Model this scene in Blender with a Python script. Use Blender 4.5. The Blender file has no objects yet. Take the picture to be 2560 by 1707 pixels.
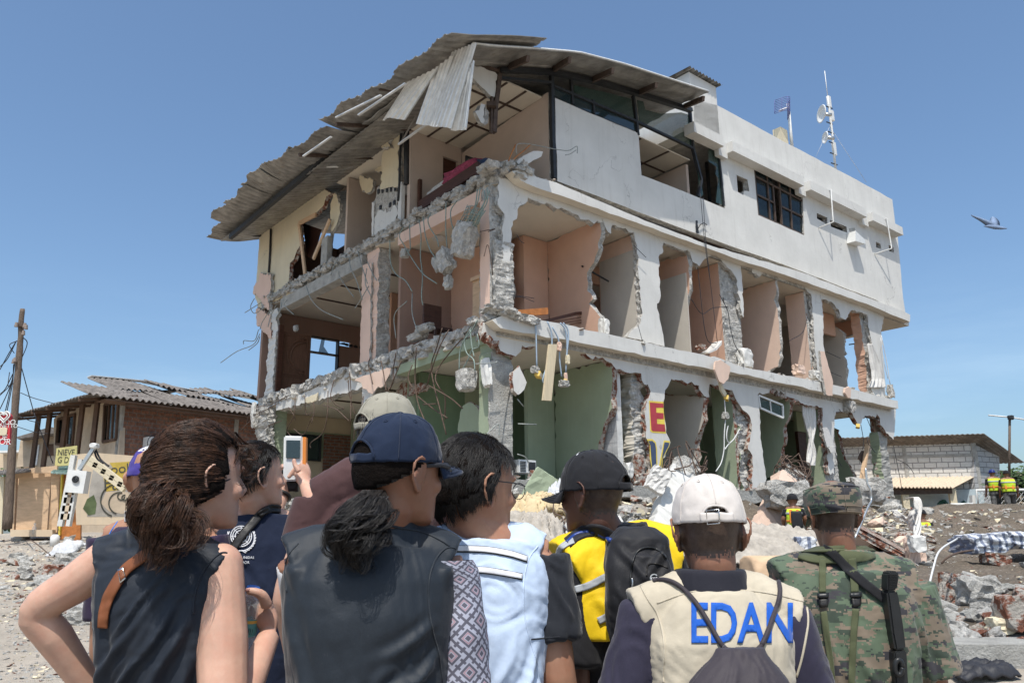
import bpy, bmesh, math, random
import numpy as np
from math import sin, cos, pi, radians, atan2, sqrt
from mathutils import Vector, Matrix, noise
from mathutils.geometry import tessellate_polygon
from mathutils.bvhtree import BVHTree
V = Vector
random.seed(7)
scene = bpy.context.scene
COL = scene.collection

# ------------------------------------------------------------------ camera
CAM = V((0,0,1.55)); FPX = 2000.0; CX, CY = 1280.0,853.5
_th, _ro = radians(14.0), radians(0.6)
_r0, _u0, _f0 = V((1,0,0)), V((0,-sin(_th), cos(_th))), V((0, cos(_th), sin(_th)))
_r = _r0 * cos(_ro) - _u0 * sin(_ro); _u = _r0 * sin(_ro) + _u0 * cos(_ro)
cam_d = bpy.data.cameras.new('camera'); cam = bpy.data.objects.new('camera', cam_d); COL.objects.link(cam)
cam_d.sensor_width = 36; cam_d.lens = FPX / 2560 * 36; cam_d.clip_end = 3000; cam_d.clip_start = 0.05
m = Matrix((_r, _u,-_f0)).transposed().to_4x4(); m.translation = CAM; cam.matrix_world = m
scene.camera = cam

# ------------------------------------------------------------------ sky + sun
SUN_EL, SUN_AZ = radians(64), radians(186)      # the sun stands high behind the viewer
w = bpy.data.worlds.new('World'); scene.world = w; w.use_nodes = True
nt = w.node_tree; bg = nt.nodes['Background']
sky = nt.nodes.new('ShaderNodeTexSky'); sky.sky_type = 'NISHITA'; sky.sun_disc = False
sky.sun_elevation = SUN_EL; sky.sun_rotation = SUN_AZ; sky.air_density = 1.0; sky.dust_density = 2.4; sky.ozone_density = 1.5
tc = nt.nodes.new('ShaderNodeTexCoord'); mp = nt.nodes.new('ShaderNodeMapping'); mp.inputs['Scale'].default_value = (1.2,1.2,7)
nz = nt.nodes.new('ShaderNodeTexNoise'); nz.inputs['Scale'].default_value = 2.2; nz.inputs['Detail'].default_value = 7; nz.inputs['Roughness'].default_value = .62
cr = nt.nodes.new('ShaderNodeValToRGB'); cr.color_ramp.elements[0].position = .44; cr.color_ramp.elements[1].position = .8
cr.color_ramp.elements[1].color = (.35,.35,.35,1)
sp = nt.nodes.new('ShaderNodeSeparateXYZ'); mr = nt.nodes.new('ShaderNodeMapRange')
mr.inputs['From Min'].default_value = .3; mr.inputs['From Max'].default_value = .1
mu = nt.nodes.new('ShaderNodeMath'); mu.operation = 'MULTIPLY'
mx = nt.nodes.new('ShaderNodeMix'); mx.data_type = 'RGBA'; mx.inputs['B'].default_value = (5.6,6.1,6.6,1)
L_ = nt.links.new
L_(tc.outputs['Generated'], mp.inputs[0]); L_(mp.outputs[0], nz.inputs['Vector']); L_(nz.outputs['Fac'], cr.inputs[0])
L_(tc.outputs['Generated'], sp.inputs[0]); L_(sp.outputs['Z'], mr.inputs['Value']); L_(cr.outputs[0], mu.inputs[0]); L_(mr.outputs[0], mu.inputs[1])
L_(mu.outputs[0], mx.inputs['Factor']); L_(sky.outputs[0], mx.inputs['A']); tn = nt.nodes.new('ShaderNodeMix'); tn.data_type = 'RGBA'; tn.blend_type = 'MULTIPLY'; tn.inputs['Factor'].default_value = 1; tn.inputs['B'].default_value = (.865,1.0,1.07,1)
L_(mx.outputs['Result'], tn.inputs['A']); L_(tn.outputs['Result'], bg.inputs['Color'])
bg.inputs['Strength'].default_value = .15
sun_d = bpy.data.lights.new('sun', 'SUN'); sun_d.energy = 4.1; sun_d.angle = radians(.53); sun_d.color = (1,.95,.87)
sun = bpy.data.objects.new('sun', sun_d); COL.objects.link(sun)
_sd = V((sin(SUN_AZ) * cos(SUN_EL), cos(SUN_AZ) * cos(SUN_EL), sin(SUN_EL)))
sun.rotation_euler = _sd.to_track_quat('Z', 'Y').to_euler(); sun.location = (0,-5,30)
scene.view_settings.view_transform = 'Standard'; scene.view_settings.look = 'None'
scene.view_settings.exposure = .17; scene.view_settings.gamma = 1
scene.render.engine = 'CYCLES'
scene.cycles.max_bounces = 6; scene.cycles.diffuse_bounces = 4; scene.cycles.glossy_bounces = 2
scene.cycles.transmission_bounces = 4; scene.cycles.transparent_max_bounces = 6; scene.cycles.caustics_reflective = False; scene.cycles.caustics_refractive = False

# ------------------------------------------------------------------ measuring the place from the photograph
_az = radians(50.1)
RD = V((sin(_az), cos(_az),0)); LD = V((-cos(_az), sin(_az),0)); UP = V((0,0,1))
def ray(x, y): return _f0 * FPX + _r * (x - CX) + _u * (CY - y)
def at_y(x, y, Y): d = ray(x, y); return CAM + d * (Y / d.y)
def at_z(x, y, z): d = ray(x, y); return CAM + d * ((z - CAM.z) / d.z)
CO = at_y(1240,600,15.0); CO.z = 0
def B(t, s, z): return CO + RD * t + LD * s + UP * z        # building frame: t along the street front, s along the broken side
def _pl(x, y, p, n): d = ray(x, y); return CAM + d * ((p - CAM).dot(n) / d.dot(n))
def fr(x, y, d=0.): P = _pl(x, y, CO - LD * d, LD); return ((P - CO).dot(RD), P.z)
def fl(x, y, d=0.): P = _pl(x, y, CO - RD * d, RD); return ((P - CO).dot(LD), P.z)
ZR = {1: (500,50,2.94),2: (1200,50,2.94),3: (1700,150,2.94),4: (500,450,2.94),5: (1200,450,2.94),6: (1700,600,2.94),7: (500,800,2.94),
      8: (1200,800,2.94),9: (0,740,2.94), 'a': (0,1174,2.94), 'b': (600,1174,2.94), 'c': (1200,1174,2.94), 'd': (1760,1174,2.94),
      'e': (1960,1000,3.92), 'f': (600,950,3.92), 'g': (1200,1050,3.92), 'z1': (1180,360,5.8725), 'z2': (1180,700,5.8725), 'z3': (600,560,5.8725),
      'z4': (900,360,5.8725), 'z5': (600,800,5.8725), 'z7': (1580,960,5.8725), 'z8': (1900,960,5.8725), 'z6': (940,90,5.8725), 'p': (0,0,1)}
def px(k, pts):
    a, b, q = ZR[k]; return [(a + x / q, b + y / q) for x, y in pts]
def pxs(*segs):
    o = []
    for k, pts in segs: o += px(k, pts)
    return o
def FRp(pp, d=0.): return [fr(x, y, d) for x, y in pp]
def FLp(pp, d=0.): return [fl(x, y, d) for x, y in pp]

# ------------------------------------------------------------------ materials
MATS = {}
def nn(nt, t, **kw):
    n = nt.nodes.new(t)
    for k, v in kw.items():
        if k.startswith('i_'): n.inputs[k[2:].replace('_', ' ')].default_value = v
        else: setattr(n, k, v)
    return n
def rgba(c): return (c[0], c[1], c[2],1)
def ramp(nt, stops, interp='LINEAR'):
    r = nn(nt, 'ShaderNodeValToRGB'); e = r.color_ramp.elements; r.color_ramp.interpolation = interp
    while len(e) < len(stops): e.new(.5)
    for el,(p, c) in zip(e, stops): el.position = p; el.color = rgba(c)
    return r
def mixc(nt, f, a, b, bt='MIX'):
    m_ = nn(nt, 'ShaderNodeMix', data_type='RGBA', blend_type=bt); L = nt.links.new
    for s_, v in (('Factor', f),('A', a),('B', b)):
        if isinstance(v,(int, float)): m_.inputs[s_].default_value = v
        elif isinstance(v,(tuple, list)): m_.inputs[s_].default_value = rgba(v)
        else: L(v, m_.inputs[s_])
    return m_.outputs['Result']
def math_(nt, op, a, b=None, c=None):
    n = nn(nt, 'ShaderNodeMath', operation=op)
    for i, v in enumerate((a, b, c)):
        if v is None: continue
        if isinstance(v,(int, float)): n.inputs[i].default_value = v
        else: nt.links.new(v, n.inputs[i])
    return n.outputs[0]
def noise_(nt, vec, scale, detail=5, rough=.6, stretch=None):
    if stretch:
        mpn = nn(nt, 'ShaderNodeMapping'); mpn.inputs['Scale'].default_value = stretch; nt.links.new(vec, mpn.inputs[0]); vec = mpn.outputs[0]
    n = nn(nt, 'ShaderNodeTexNoise', i_Scale=scale, i_Detail=detail, i_Roughness=rough); nt.links.new(vec, n.inputs['Vector']); return n.outputs['Fac']
def base_mat(name):
    m = bpy.data.materials.new(name); m.use_nodes = True; nt = m.node_tree; b = nt.nodes['Principled BSDF']
    g = nn(nt, 'ShaderNodeNewGeometry'); MATS[name] = m
    return m, nt, b, g.outputs['Position']
def M(name, c, r=.85, var=.12, sc=2.5, bump=.25, bsc=35, c2=None, c2sc=6, c2p=(.55,.7), metal=0, spec=.3, dist=.02, stretch=None, coat=0, sheen=0, alpha=None, subs=0):
    m, nt, b, P = base_mat(name); L = nt.links.new
    f = noise_(nt, P, sc,6,.65, stretch)
    lo = tuple(max(0, x * (1 - var * 1.6)) for x in c); hi = tuple(x * (1 + var * 1.2) for x in c)
    r_ = ramp(nt,[(.28, lo),(.72, hi)]); L(f, r_.inputs[0]); out = r_.outputs[0]
    if c2:
        f2 = noise_(nt, P, c2sc,8,.7, stretch); r2 = ramp(nt,[(c2p[0],(0,0,0)),(c2p[1],(1,1,1))]); L(f2, r2.inputs[0]); out = mixc(nt, r2.outputs[0], out, c2)
    L(out, b.inputs['Base Color'])
    b.inputs['Roughness'].default_value = r; b.inputs['Metallic'].default_value = metal; b.inputs['Specular IOR Level'].default_value = spec
    if coat: b.inputs['Coat Weight'].default_value = coat
    if sheen: b.inputs['Sheen Weight'].default_value = sheen
    if subs: b.inputs['Subsurface Weight'].default_value = subs; b.inputs['Subsurface Radius'].default_value = (1.,.35,.2); b.inputs['Subsurface Scale'].default_value = .008
    if bump:
        bf = noise_(nt, P, bsc,6,.7); bn = nn(nt, 'ShaderNodeBump', i_Strength=bump, i_Distance=dist); L(bf, bn.inputs['Height']); L(bn.outputs[0], b.inputs['Normal'])
    return m
def brick_mat(name, c1, c2, mortar, axis, bw=.3, bh=.09, ms=.012, plaster=None, var=.5):
    m, nt, b, P = base_mat(name); L = nt.links.new
    d = nn(nt, 'ShaderNodeVectorMath', operation='DOT_PRODUCT'); L(P, d.inputs[0]); d.inputs[1].default_value = axis
    se = nn(nt, 'ShaderNodeSeparateXYZ'); L(P, se.inputs[0]); co = nn(nt, 'ShaderNodeCombineXYZ'); L(d.outputs['Value'], co.inputs[0]); L(se.outputs['Z'], co.inputs[1])
    wob = noise_(nt, P,5,3); co2 = nn(nt, 'ShaderNodeVectorMath', operation='ADD'); sc_ = nn(nt, 'ShaderNodeVectorMath', operation='SCALE'); L(wob, sc_.inputs[0]); sc_.inputs['Scale'].default_value = .02
    L(co.outputs[0], co2.inputs[0]); L(sc_.outputs[0], co2.inputs[1])
    t = nn(nt, 'ShaderNodeTexBrick', i_Scale=1., i_Mortar_Size=ms, i_Brick_Width=bw, i_Row_Height=bh, i_Mortar_Smooth=.3, i_Bias=0.)
    t.inputs['Color1'].default_value = rgba(c1); t.inputs['Color2'].default_value = rgba(c2); t.inputs['Mortar'].default_value = rgba(mortar)
    L(co2.outputs[0], t.inputs['Vector'])
    f = noise_(nt, P,9,7,.7); g = ramp(nt,[(.3,(1 - var,) * 3),(.7,(1 + var * .4,) * 3)]); L(f, g.inputs[0])
    out = mixc(nt,1., t.outputs['Color'], g.outputs[0], 'MULTIPLY')
    if plaster:
        f2 = noise_(nt, P,1.6,6,.6); r2 = ramp(nt,[(.52,(0,0,0)),(.56,(1,1,1))]); L(f2, r2.inputs[0]); out = mixc(nt, r2.outputs[0], out, plaster)
    L(out, b.inputs['Base Color']); b.inputs['Roughness'].default_value = .9
    bn = nn(nt, 'ShaderNodeBump', i_Strength=.7, i_Distance=.02); inv = math_(nt, 'SUBTRACT',1., t.outputs['Fac']); f3 = noise_(nt, P,50,4); L(math_(nt, 'ADD', inv, math_(nt, 'MULTIPLY', f3,.4)), bn.inputs['Height']); L(bn.outputs[0], b.inputs['Normal'])
    return m

# ------------------------------------------------------------------ mesh helpers
BASE = {}
def V3(p): return V((p[0], p[1], p[2]))
def thing(name, loc, label, cat, group=None):
    o = bpy.data.objects.new(name, None); COL.objects.link(o); o.location = loc; o.empty_display_size = .2
    o['label'] = label; o['category'] = cat
    if group: o['group'] = group
    BASE[o.name] = V(loc); return o
def mk(name, src, mats, parent=None, label=None, cat=None, group=None, kind=None, smooth=False, base=None):
    if isinstance(src, bmesh.types.BMesh):
        me = bpy.data.meshes.new(name); src.to_mesh(me); src.free()
    elif isinstance(src, tuple):
        me = bpy.data.meshes.new(name); me.from_pydata(*src)
    else: me = src
    if not isinstance(mats,(list, tuple)): mats = [mats]
    me.materials.clear() if len(me.materials) else None
    mi_ = np.empty(len(me.polygons), 'i'); me.polygons.foreach_get('material_index', mi_)
    for a in mats: me.materials.append(MATS[a] if isinstance(a, str) else a)
    me.polygons.foreach_set('material_index', np.minimum(mi_, len(mats) - 1))
    n = len(me.vertices); co = np.empty(n * 3, 'f'); me.vertices.foreach_get('co', co); co = co.reshape(-1,3)
    if parent is not None: b = BASE[parent.name]
    elif base is not None: b = V(base)
    else: b = V(((co[:,0].min() + co[:,0].max()) / 2,(co[:,1].min() + co[:,1].max()) / 2, co[:,2].min()))
    co = co - np.array(b, 'f'); me.vertices.foreach_set('co', co.ravel())
    if smooth: me.polygons.foreach_set('use_smooth',[True] * len(me.polygons))
    me.update()
    o = bpy.data.objects.new(name, me); COL.objects.link(o)
    if parent is not None: o.parent = parent
    else: o.location = b
    BASE[o.name] = b
    if label: o['label'] = label
    if cat: o['category'] = cat
    if group: o['group'] = group
    if kind: o['kind'] = kind
    return o
def bm_new(): return bmesh.new()
def add_box(bm, o, ax, ay, az, mi=0):
    """o corner, three edge vectors"""
    vs = [bm.verts.new(o + ax * i + ay * j + az * k) for i, j, k in ((0,0,0),(1,0,0),(1,1,0),(0,1,0),(0,0,1),(1,0,1),(1,1,1),(0,1,1))]
    fs = [bm.faces.new([vs[i] for i in f]) for f in ((3,2,1,0),(4,5,6,7),(0,1,5,4),(1,2,6,5),(2,3,7,6),(3,0,4,7))]
    for f in fs: f.material_index = mi
    return vs
def bbox(bm, t0, t1, s0, s1, z0, z1, mi=0): return add_box(bm, B(t0, s0, z0), RD * (t1 - t0), LD * (s1 - s0), UP * (z1 - z0), mi)
def beam(bm, a, b, w, h, mi=0, up=UP):
    a, b = V3(a), V3(b); d = (b - a).normalized(); s = d.cross(up)
    if s.length < 1e-3: s = d.cross(V((1,0,0)))
    s.normalize(); u = s.cross(d)
    return add_box(bm, a - s * w / 2 - u * h / 2, b - a, s * w, u * h, mi)
def tube(bm, pts, r, n=6, mi=0, cap=True, flat=1.0):
    pts = [V3(p) for p in pts]; k = len(pts); rs = r if isinstance(r,(list, tuple, np.ndarray)) else [r] * k
    rings = []; d0 = (pts[1] - pts[0]).normalized(); s = d0.orthogonal().normalized()
    for i, p in enumerate(pts):
        d = (pts[min(i + 1, k - 1)] - pts[max(i - 1,0)])
        d = d.normalized() if d.length > 1e-9 else d0
        s = (s - d * s.dot(d))
        s = s.normalized() if s.length > 1e-6 else d.orthogonal().normalized()
        u = d.cross(s)
        rings.append([bm.verts.new(p + (s * cos(2 * pi * j / n) + u * sin(2 * pi * j / n) * flat) * rs[i]) for j in range(n)])
    for i in range(k - 1):
        for j in range(n):
            f = bm.faces.new((rings[i][j], rings[i][(j + 1) % n], rings[i + 1][(j + 1) % n], rings[i + 1][j])); f.material_index = mi; f.smooth = True
    if cap:
        f = bm.faces.new(rings[0][::-1]); f.material_index = mi; f = bm.faces.new(rings[-1]); f.material_index = mi
def catmull(pts, n=6):
    pts = [V3(p) for p in pts]
    if len(pts) < 3: return pts
    o = []
    P = [pts[0] * 2 - pts[1]] + pts + [pts[-1] * 2 - pts[-2]]
    for i in range(1, len(P) - 2):
        for j in range(n):
            t = j / n; a, b, c, d = P[i - 1], P[i], P[i + 1], P[i + 2]
            o.append(.5 * ((2 * b) + (c - a) * t + (2 * a - 5 * b + 4 * c - d) * t * t + (3 * b - a - 3 * c + d) * t ** 3))
    o.append(pts[-1]); return o
def rough_loop(L, step=.1, amp=.025, seed=0):
    rr = random.Random(seed * 13 + 5); o = []
    for i in range(len(L)):
        a, b = L[i], L[(i + 1) % len(L)]; d = sqrt((a[0] - b[0]) ** 2 + (a[1] - b[1]) ** 2); n = max(1, int(d / step))
        nx, ny = ((b[1] - a[1]) / d,-(b[0] - a[0]) / d) if d > 1e-6 else (0,0)
        for j in range(n):
            t = j / n; e = rr.gauss(0, amp) * (.35 if j == 0 else 1); e = max(-2 * amp, min(2 * amp, e))
            tt = t + rr.uniform(-.25,.25) / n if j else t
            o.append((a[0] + (b[0] - a[0]) * tt + nx * e, a[1] + (b[1] - a[1]) * tt + ny * e))
    return o
def prism(bm, loops, to3, h, mi=(0,1,2), jag=.0, seed=0, layers=3):
    """loops in plane coordinates (outer first, then holes), pushed h deep; broken sides wander by jag"""
    rr = random.Random(seed + 99)
    lv = [[V((p[0], p[1],0)) for p in lp] for lp in loops]
    tris = tessellate_polygon(lv); flat = [p for lp in loops for p in lp]
    lay = []
    for k in range(layers + 1):
        c = h * k / layers
        lay.append([bm.verts.new(to3(p[0] + (rr.gauss(0, jag) if k else 0), p[1] + (rr.gauss(0, jag) if k else 0), c + (rr.uniform(-.3,.3) * h / layers if 0 < k < layers and jag else 0))) for p in flat])
    for t in tris:
        try:
            f = bm.faces.new([lay[0][i] for i in t]); f.material_index = mi[0]
            f = bm.faces.new([lay[-1][i] for i in reversed(t)]); f.material_index = mi[2]
        except ValueError: pass
    off = 0
    for lp in loops:
        n = len(lp)
        for i in range(n):
            for k in range(layers):
                try:
                    f = bm.faces.new((lay[k][off + i], lay[k][off + (i + 1) % n], lay[k + 1][off + (i + 1) % n], lay[k + 1][off + i])); f.material_index = mi[1]
                except ValueError: pass
        off += n
def fixn(bm): bmesh.ops.recalc_face_normals(bm, faces=bm.faces[:]); return bm
def hull_chunk(bm, c, sx, sy, sz, rr, n=14, rot=True, mi=0):
    """an angular broken lump"""
    R_ = Matrix.Rotation(rr.uniform(0,6.28),3, 'Z') @ Matrix.Rotation(rr.uniform(-.5,.5),3, 'X') if rot else Matrix.Identity(3)
    b2 = bmesh.new()
    for i in range(n):
        v = V((rr.uniform(-1,1), rr.uniform(-1,1), rr.uniform(-1,1))); v = v / max(abs(v.x), abs(v.y), abs(v.z)) * rr.uniform(.75,1)
        b2.verts.new(V3(c) + R_ @ V((v.x * sx, v.y * sy, v.z * sz)))
    r_ = bmesh.ops.convex_hull(b2, input=b2.verts[:]); bmesh.ops.delete(b2, geom=list({g for g in r_['geom_interior'] if isinstance(g, bmesh.types.BMVert)}), context='VERTS')
    mp_ = {v: bm.verts.new(v.co) for v in b2.verts}
    for f in b2.faces:
        nf = bm.faces.new([mp_[v] for v in f.verts]); nf.material_index = mi
    b2.free()
def rock(bm, c, axes, rr, sub=3, amp=.18, fs=2.2, mi=0):
    """a rounded broken lump: displaced icosphere; axes = three vectors"""
    b2 = bmesh.new(); bmesh.ops.create_icosphere(b2, subdivisions=sub, radius=1); o = V((rr.uniform(0,90), rr.uniform(0,90), rr.uniform(0,90)))
    mp_ = {}
    for v in b2.verts:
        p = v.co.copy(); q = V([max(-.78, min(.78, x * 1.15)) for x in p]); k = 1 + amp * (noise.fractal(q * fs + o,1.,2.,4) )
        q = q * k; mp_[v] = bm.verts.new(V3(c) + axes[0] * q.x + axes[1] * q.y + axes[2] * q.z)
    for f in b2.faces: nf = bm.faces.new([mp_[v] for v in f.verts]); nf.material_index = mi
    b2.free()
# ------------------------------------------------------------------ the stuffs things are made of
def plaster_mat(name, c, streak=.12, crack=True, grime=(.35,.33,.29)):
    m, nt, b, P = base_mat(name); L = nt.links.new
    f = noise_(nt, P,1.3,7,.6); r1 = ramp(nt,[(.3, tuple(x * .9 for x in c)),(.7, tuple(min(1, x * 1.04) for x in c))]); L(f, r1.inputs[0])
    st = noise_(nt, P,3.0,6,.7,(3,3,.22)); r2 = ramp(nt,[(.52,(0,0,0)),(.8,(streak * 2.6,) * 3)]); L(st, r2.inputs[0])
    out = mixc(nt, r2.outputs[0], r1.outputs[0], grime)
    sp_ = noise_(nt, P,14,8,.75); r3 = ramp(nt,[(.64,(0,0,0)),(.72,(.35,) * 3)]); L(sp_, r3.inputs[0]); out = mixc(nt, r3.outputs[0], out, grime)
    if crack:
        v = nn(nt, 'ShaderNodeTexVoronoi', feature='DISTANCE_TO_EDGE', i_Scale=.55); wv = nn(nt, 'ShaderNodeVectorMath', operation='ADD'); nc = nn(nt, 'ShaderNodeTexNoise', i_Scale=2.2, i_Detail=6); L(P, nc.inputs['Vector'])
        L(P, wv.inputs[0]); L(nc.outputs['Color'], wv.inputs[1]); L(wv.outputs[0], v.inputs['Vector'])
        mk_ = noise_(nt, P,.6,2); rc = ramp(nt,[(0,(1,1,1)),(.006,(0,0,0))]); L(v.outputs['Distance'], rc.inputs[0]); rk = ramp(nt,[(.5,(0,0,0)),(.6,(.6,) * 3)]); L(mk_, rk.inputs[0])
        out = mixc(nt, math_(nt, 'MULTIPLY', rc.outputs[0], rk.outputs[0]), out,(.2,.19,.18))
    L(out, b.inputs['Base Color']); b.inputs['Roughness'].default_value = .9; b.inputs['Specular IOR Level'].default_value = .2
    bn = nn(nt, 'ShaderNodeBump', i_Strength=.35, i_Distance=.02); L(math_(nt, 'ADD', noise_(nt, P,7,8,.7), math_(nt, 'MULTIPLY', noise_(nt, P,60,4),.3)), bn.inputs['Height']); L(bn.outputs[0], b.inputs['Normal'])
plaster_mat('white_plaster',(.64,.63,.60)); plaster_mat('cream_plaster',(.66,.58,.42),.1); plaster_mat('pink_plaster',(.70,.50,.40),.05)
plaster_mat('peach_wall',(.60,.38,.28),.05, False); plaster_mat('peach_pale',(.70,.52,.42),.05, False); plaster_mat('green_wall',(.32,.37,.26),.08, False,(.5,.5,.42))
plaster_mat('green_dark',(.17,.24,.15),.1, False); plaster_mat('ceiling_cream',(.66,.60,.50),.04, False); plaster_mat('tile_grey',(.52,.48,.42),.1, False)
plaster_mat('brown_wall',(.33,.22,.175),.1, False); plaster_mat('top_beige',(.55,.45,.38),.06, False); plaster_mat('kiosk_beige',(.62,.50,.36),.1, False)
M('concrete',(.42,.41,.38),.95,.22,5,.9,22, c2=(.28,.27,.25), c2sc=10, dist=.05); M('broken_concrete',(.62,.60,.56),.97,.28,9,1.,14, c2=(.34,.32,.29), c2sc=14, c2p=(.5,.68), dist=.12)
M('brick_break',(.30,.12,.075),.95,.35,9,1.,16, c2=(.48,.44,.39), c2sc=9, c2p=(.46,.53), dist=.08)
M('rebar_rust',(.13,.09,.07),.8,.3,20,.3,80, metal=.3); M('rebar_grey',(.30,.32,.30),.6,.2,20,.2,80, metal=.3); M('rebar_green',(.24,.30,.27),.6,.2,20,.2,80, metal=.2)
M('cable_black',(.03,.03,.035),.5,.1); M('cable_blue',(.33,.42,.52),.5,.1, bump=0); M('cable_white',(.6,.6,.6),.5,.1, bump=0)
M('zinc',(.30,.285,.26),.5,.3,3,.15,30, c2=(.20,.17,.14), c2sc=5, metal=.35); M('zinc_bright',(.68,.68,.66),.42,.12,6,.15,30, c2=(.45,.42,.36), c2sc=7, c2p=(.6,.75), metal=.2)
M('zinc_old',(.17,.15,.135),.85,.35,2.5,.3,20, c2=(.25,.235,.215), c2sc=4); M('dark_steel',(.035,.037,.04),.5,.2,8,.2,50, metal=.2)
M('rust_steel',(.10,.07,.055),.7,.3,8,.3,40, metal=.2); M('wood_dark',(.075,.032,.02),.45,.3,6,.2,30, stretch=(1,1,6)); M('wood_door',(.16,.085,.055),.55,.25,6,.15,40, stretch=(6,6,.6))
M('wood_orange',(.45,.17,.05),.5,.25,8,.1,30); M('wood_pale',(.62,.52,.36),.7,.12,5,.1,30, stretch=(5,5,.5)); M('ply',(.60,.42,.27),.75,.12,4,.1,20, stretch=(1,1,4))
M('cloth_white',(.62,.60,.57),.9,.06,8,.3,25, dist=.04); M('mattress_white',(.50,.50,.50),.9,.12,12,.4,30); M('blanket_magenta',(.30,.06,.11),.95,.35,14,.5,40)
M('yellow_box',(.72,.50,.12),.5,.1, bump=0); M('red_paint',(.42,.055,.07),.7,.1,6); M('yellow_paint',(.75,.58,.10),.7,.1,6); M('navy_paint',(.06,.085,.15),.7,.15,6)
M('white_metal',(.7,.7,.68),.4,.06,8,.05,30); M('aluminium',(.55,.56,.56),.35,.1,8,.05,30, metal=.8); M('insulator',(.25,.2,.17),.5)
M('asphalt_dust',(.40,.35,.29),.97,.15,1.2,.8,18, c2=(.28,.25,.22), c2sc=2.5, dist=.05); M('foam_yellow',(.58,.46,.28),.95,.12,8,.5,25)
M('pole_wood',(.15,.115,.09),.9,.3,14,.7,30, stretch=(3,3,.6)); M('sack_white',(.55,.56,.58),.8,.12,12,.6,20, dist=.04); M('purple_tarp',(.12,.10,.2),.7)
def glass_mat(name, c, alpha, rough=.05):
    m, nt, b, P = base_mat(name); b.inputs['Base Color'].default_value = rgba(c); b.inputs['Roughness'].default_value = rough; b.inputs['Alpha'].default_value = alpha; b.inputs['Specular IOR Level'].default_value = .7
    L = nt.links.new; bn = nn(nt, 'ShaderNodeBump', i_Strength=.1, i_Distance=.02); L(noise_(nt, P,3,3), bn.inputs['Height']); L(bn.outputs[0], b.inputs['Normal'])
glass_mat('glass_green',(.035,.07,.06),.55); glass_mat('glass_dark',(.02,.035,.04),.93); glass_mat('lens_glass',(.02,.02,.022),.9); glass_mat('specs_glass',(.5,.5,.5),.12); glass_mat('bottle_plastic',(.75,.82,.86),.28)
brick_mat('brick_left',(.22,.10,.065),(.30,.15,.10),(.19,.17,.15),(.64,.77,0),.33,.17,.018, var=.6)
brick_mat('brick_in',(.20,.08,.05),(.26,.11,.07),(.2,.18,.16), tuple(RD),.3,.1,.015)
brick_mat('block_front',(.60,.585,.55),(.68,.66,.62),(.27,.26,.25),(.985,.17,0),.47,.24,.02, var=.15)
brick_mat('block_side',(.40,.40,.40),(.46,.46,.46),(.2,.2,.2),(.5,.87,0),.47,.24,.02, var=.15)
# tile with a faint square pattern
def tile_mat(name, c, c2, sz):
    m, nt, b, P = base_mat(name); L = nt.links.new; se = nn(nt, 'ShaderNodeSeparateXYZ'); L(P, se.inputs[0]); d = nn(nt, 'ShaderNodeVectorMath', operation='DOT_PRODUCT'); L(P, d.inputs[0]); d.inputs[1].default_value = LD
    u_ = math_(nt, 'PINGPONG', math_(nt, 'DIVIDE', d.outputs['Value'], sz),.5); v_ = math_(nt, 'PINGPONG', math_(nt, 'DIVIDE', se.outputs['Z'], sz),.5)
    k = math_(nt, 'LESS_THAN', math_(nt, 'MINIMUM', u_, v_),.03); rad = math_(nt, 'ADD', math_(nt, 'POWER', u_,2.), math_(nt, 'POWER', v_,2.)); ring = math_(nt, 'COMPARE', rad,.1,.02)
    L(mixc(nt, math_(nt, 'MAXIMUM', k, math_(nt, 'MULTIPLY', ring,.5)), c, c2), b.inputs['Base Color']); b.inputs['Roughness'].default_value = .35
tile_mat('tile_pattern',(.42,.42,.42),(.27,.27,.28),.24)
# soil and rubble ground
def ground_mat(name, a, b_, c):
    m, nt, b, P = base_mat(name); L = nt.links.new
    f = noise_(nt, P,1.1,8,.7); r = ramp(nt,[(.3, a),(.5, b_),(.72, c)]); L(f, r.inputs[0])
    v = nn(nt, 'ShaderNodeTexVoronoi', i_Scale=16.); L(P, v.inputs['Vector']); rv = ramp(nt,[(.0,(1.25,) * 3),(.45,(.8,) * 3)]); L(v.outputs['Distance'], rv.inputs[0])
    o1 = mixc(nt,1., r.outputs[0], rv.outputs[0], 'MULTIPLY'); f2 = noise_(nt, P,9,8,.8); r2 = ramp(nt,[(.6,(0,0,0)),(.66,(1,1,1))]); L(f2, r2.inputs[0]); o2 = mixc(nt, math_(nt, 'MULTIPLY', r2.outputs[0],.5), o1,(.42,.20,.13))
    L(o2, b.inputs['Base Color']); b.inputs['Roughness'].default_value = .97
    bn = nn(nt, 'ShaderNodeBump', i_Strength=1., i_Distance=.08); L(math_(nt, 'ADD', noise_(nt, P,12,10,.75), math_(nt, 'MULTIPLY', v.outputs['Distance'],-.6)), bn.inputs['Height']); L(bn.outputs[0], b.inputs['Normal'])
ground_mat('street_dust',(.38,.31,.25),(.46,.39,.32),(.54,.48,.41)); ground_mat('dirt',(.14,.115,.085),(.21,.17,.13),(.29,.24,.19))
ground_mat('debris_ground',(.36,.32,.28),(.48,.43,.37),(.56,.51,.45))
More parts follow.
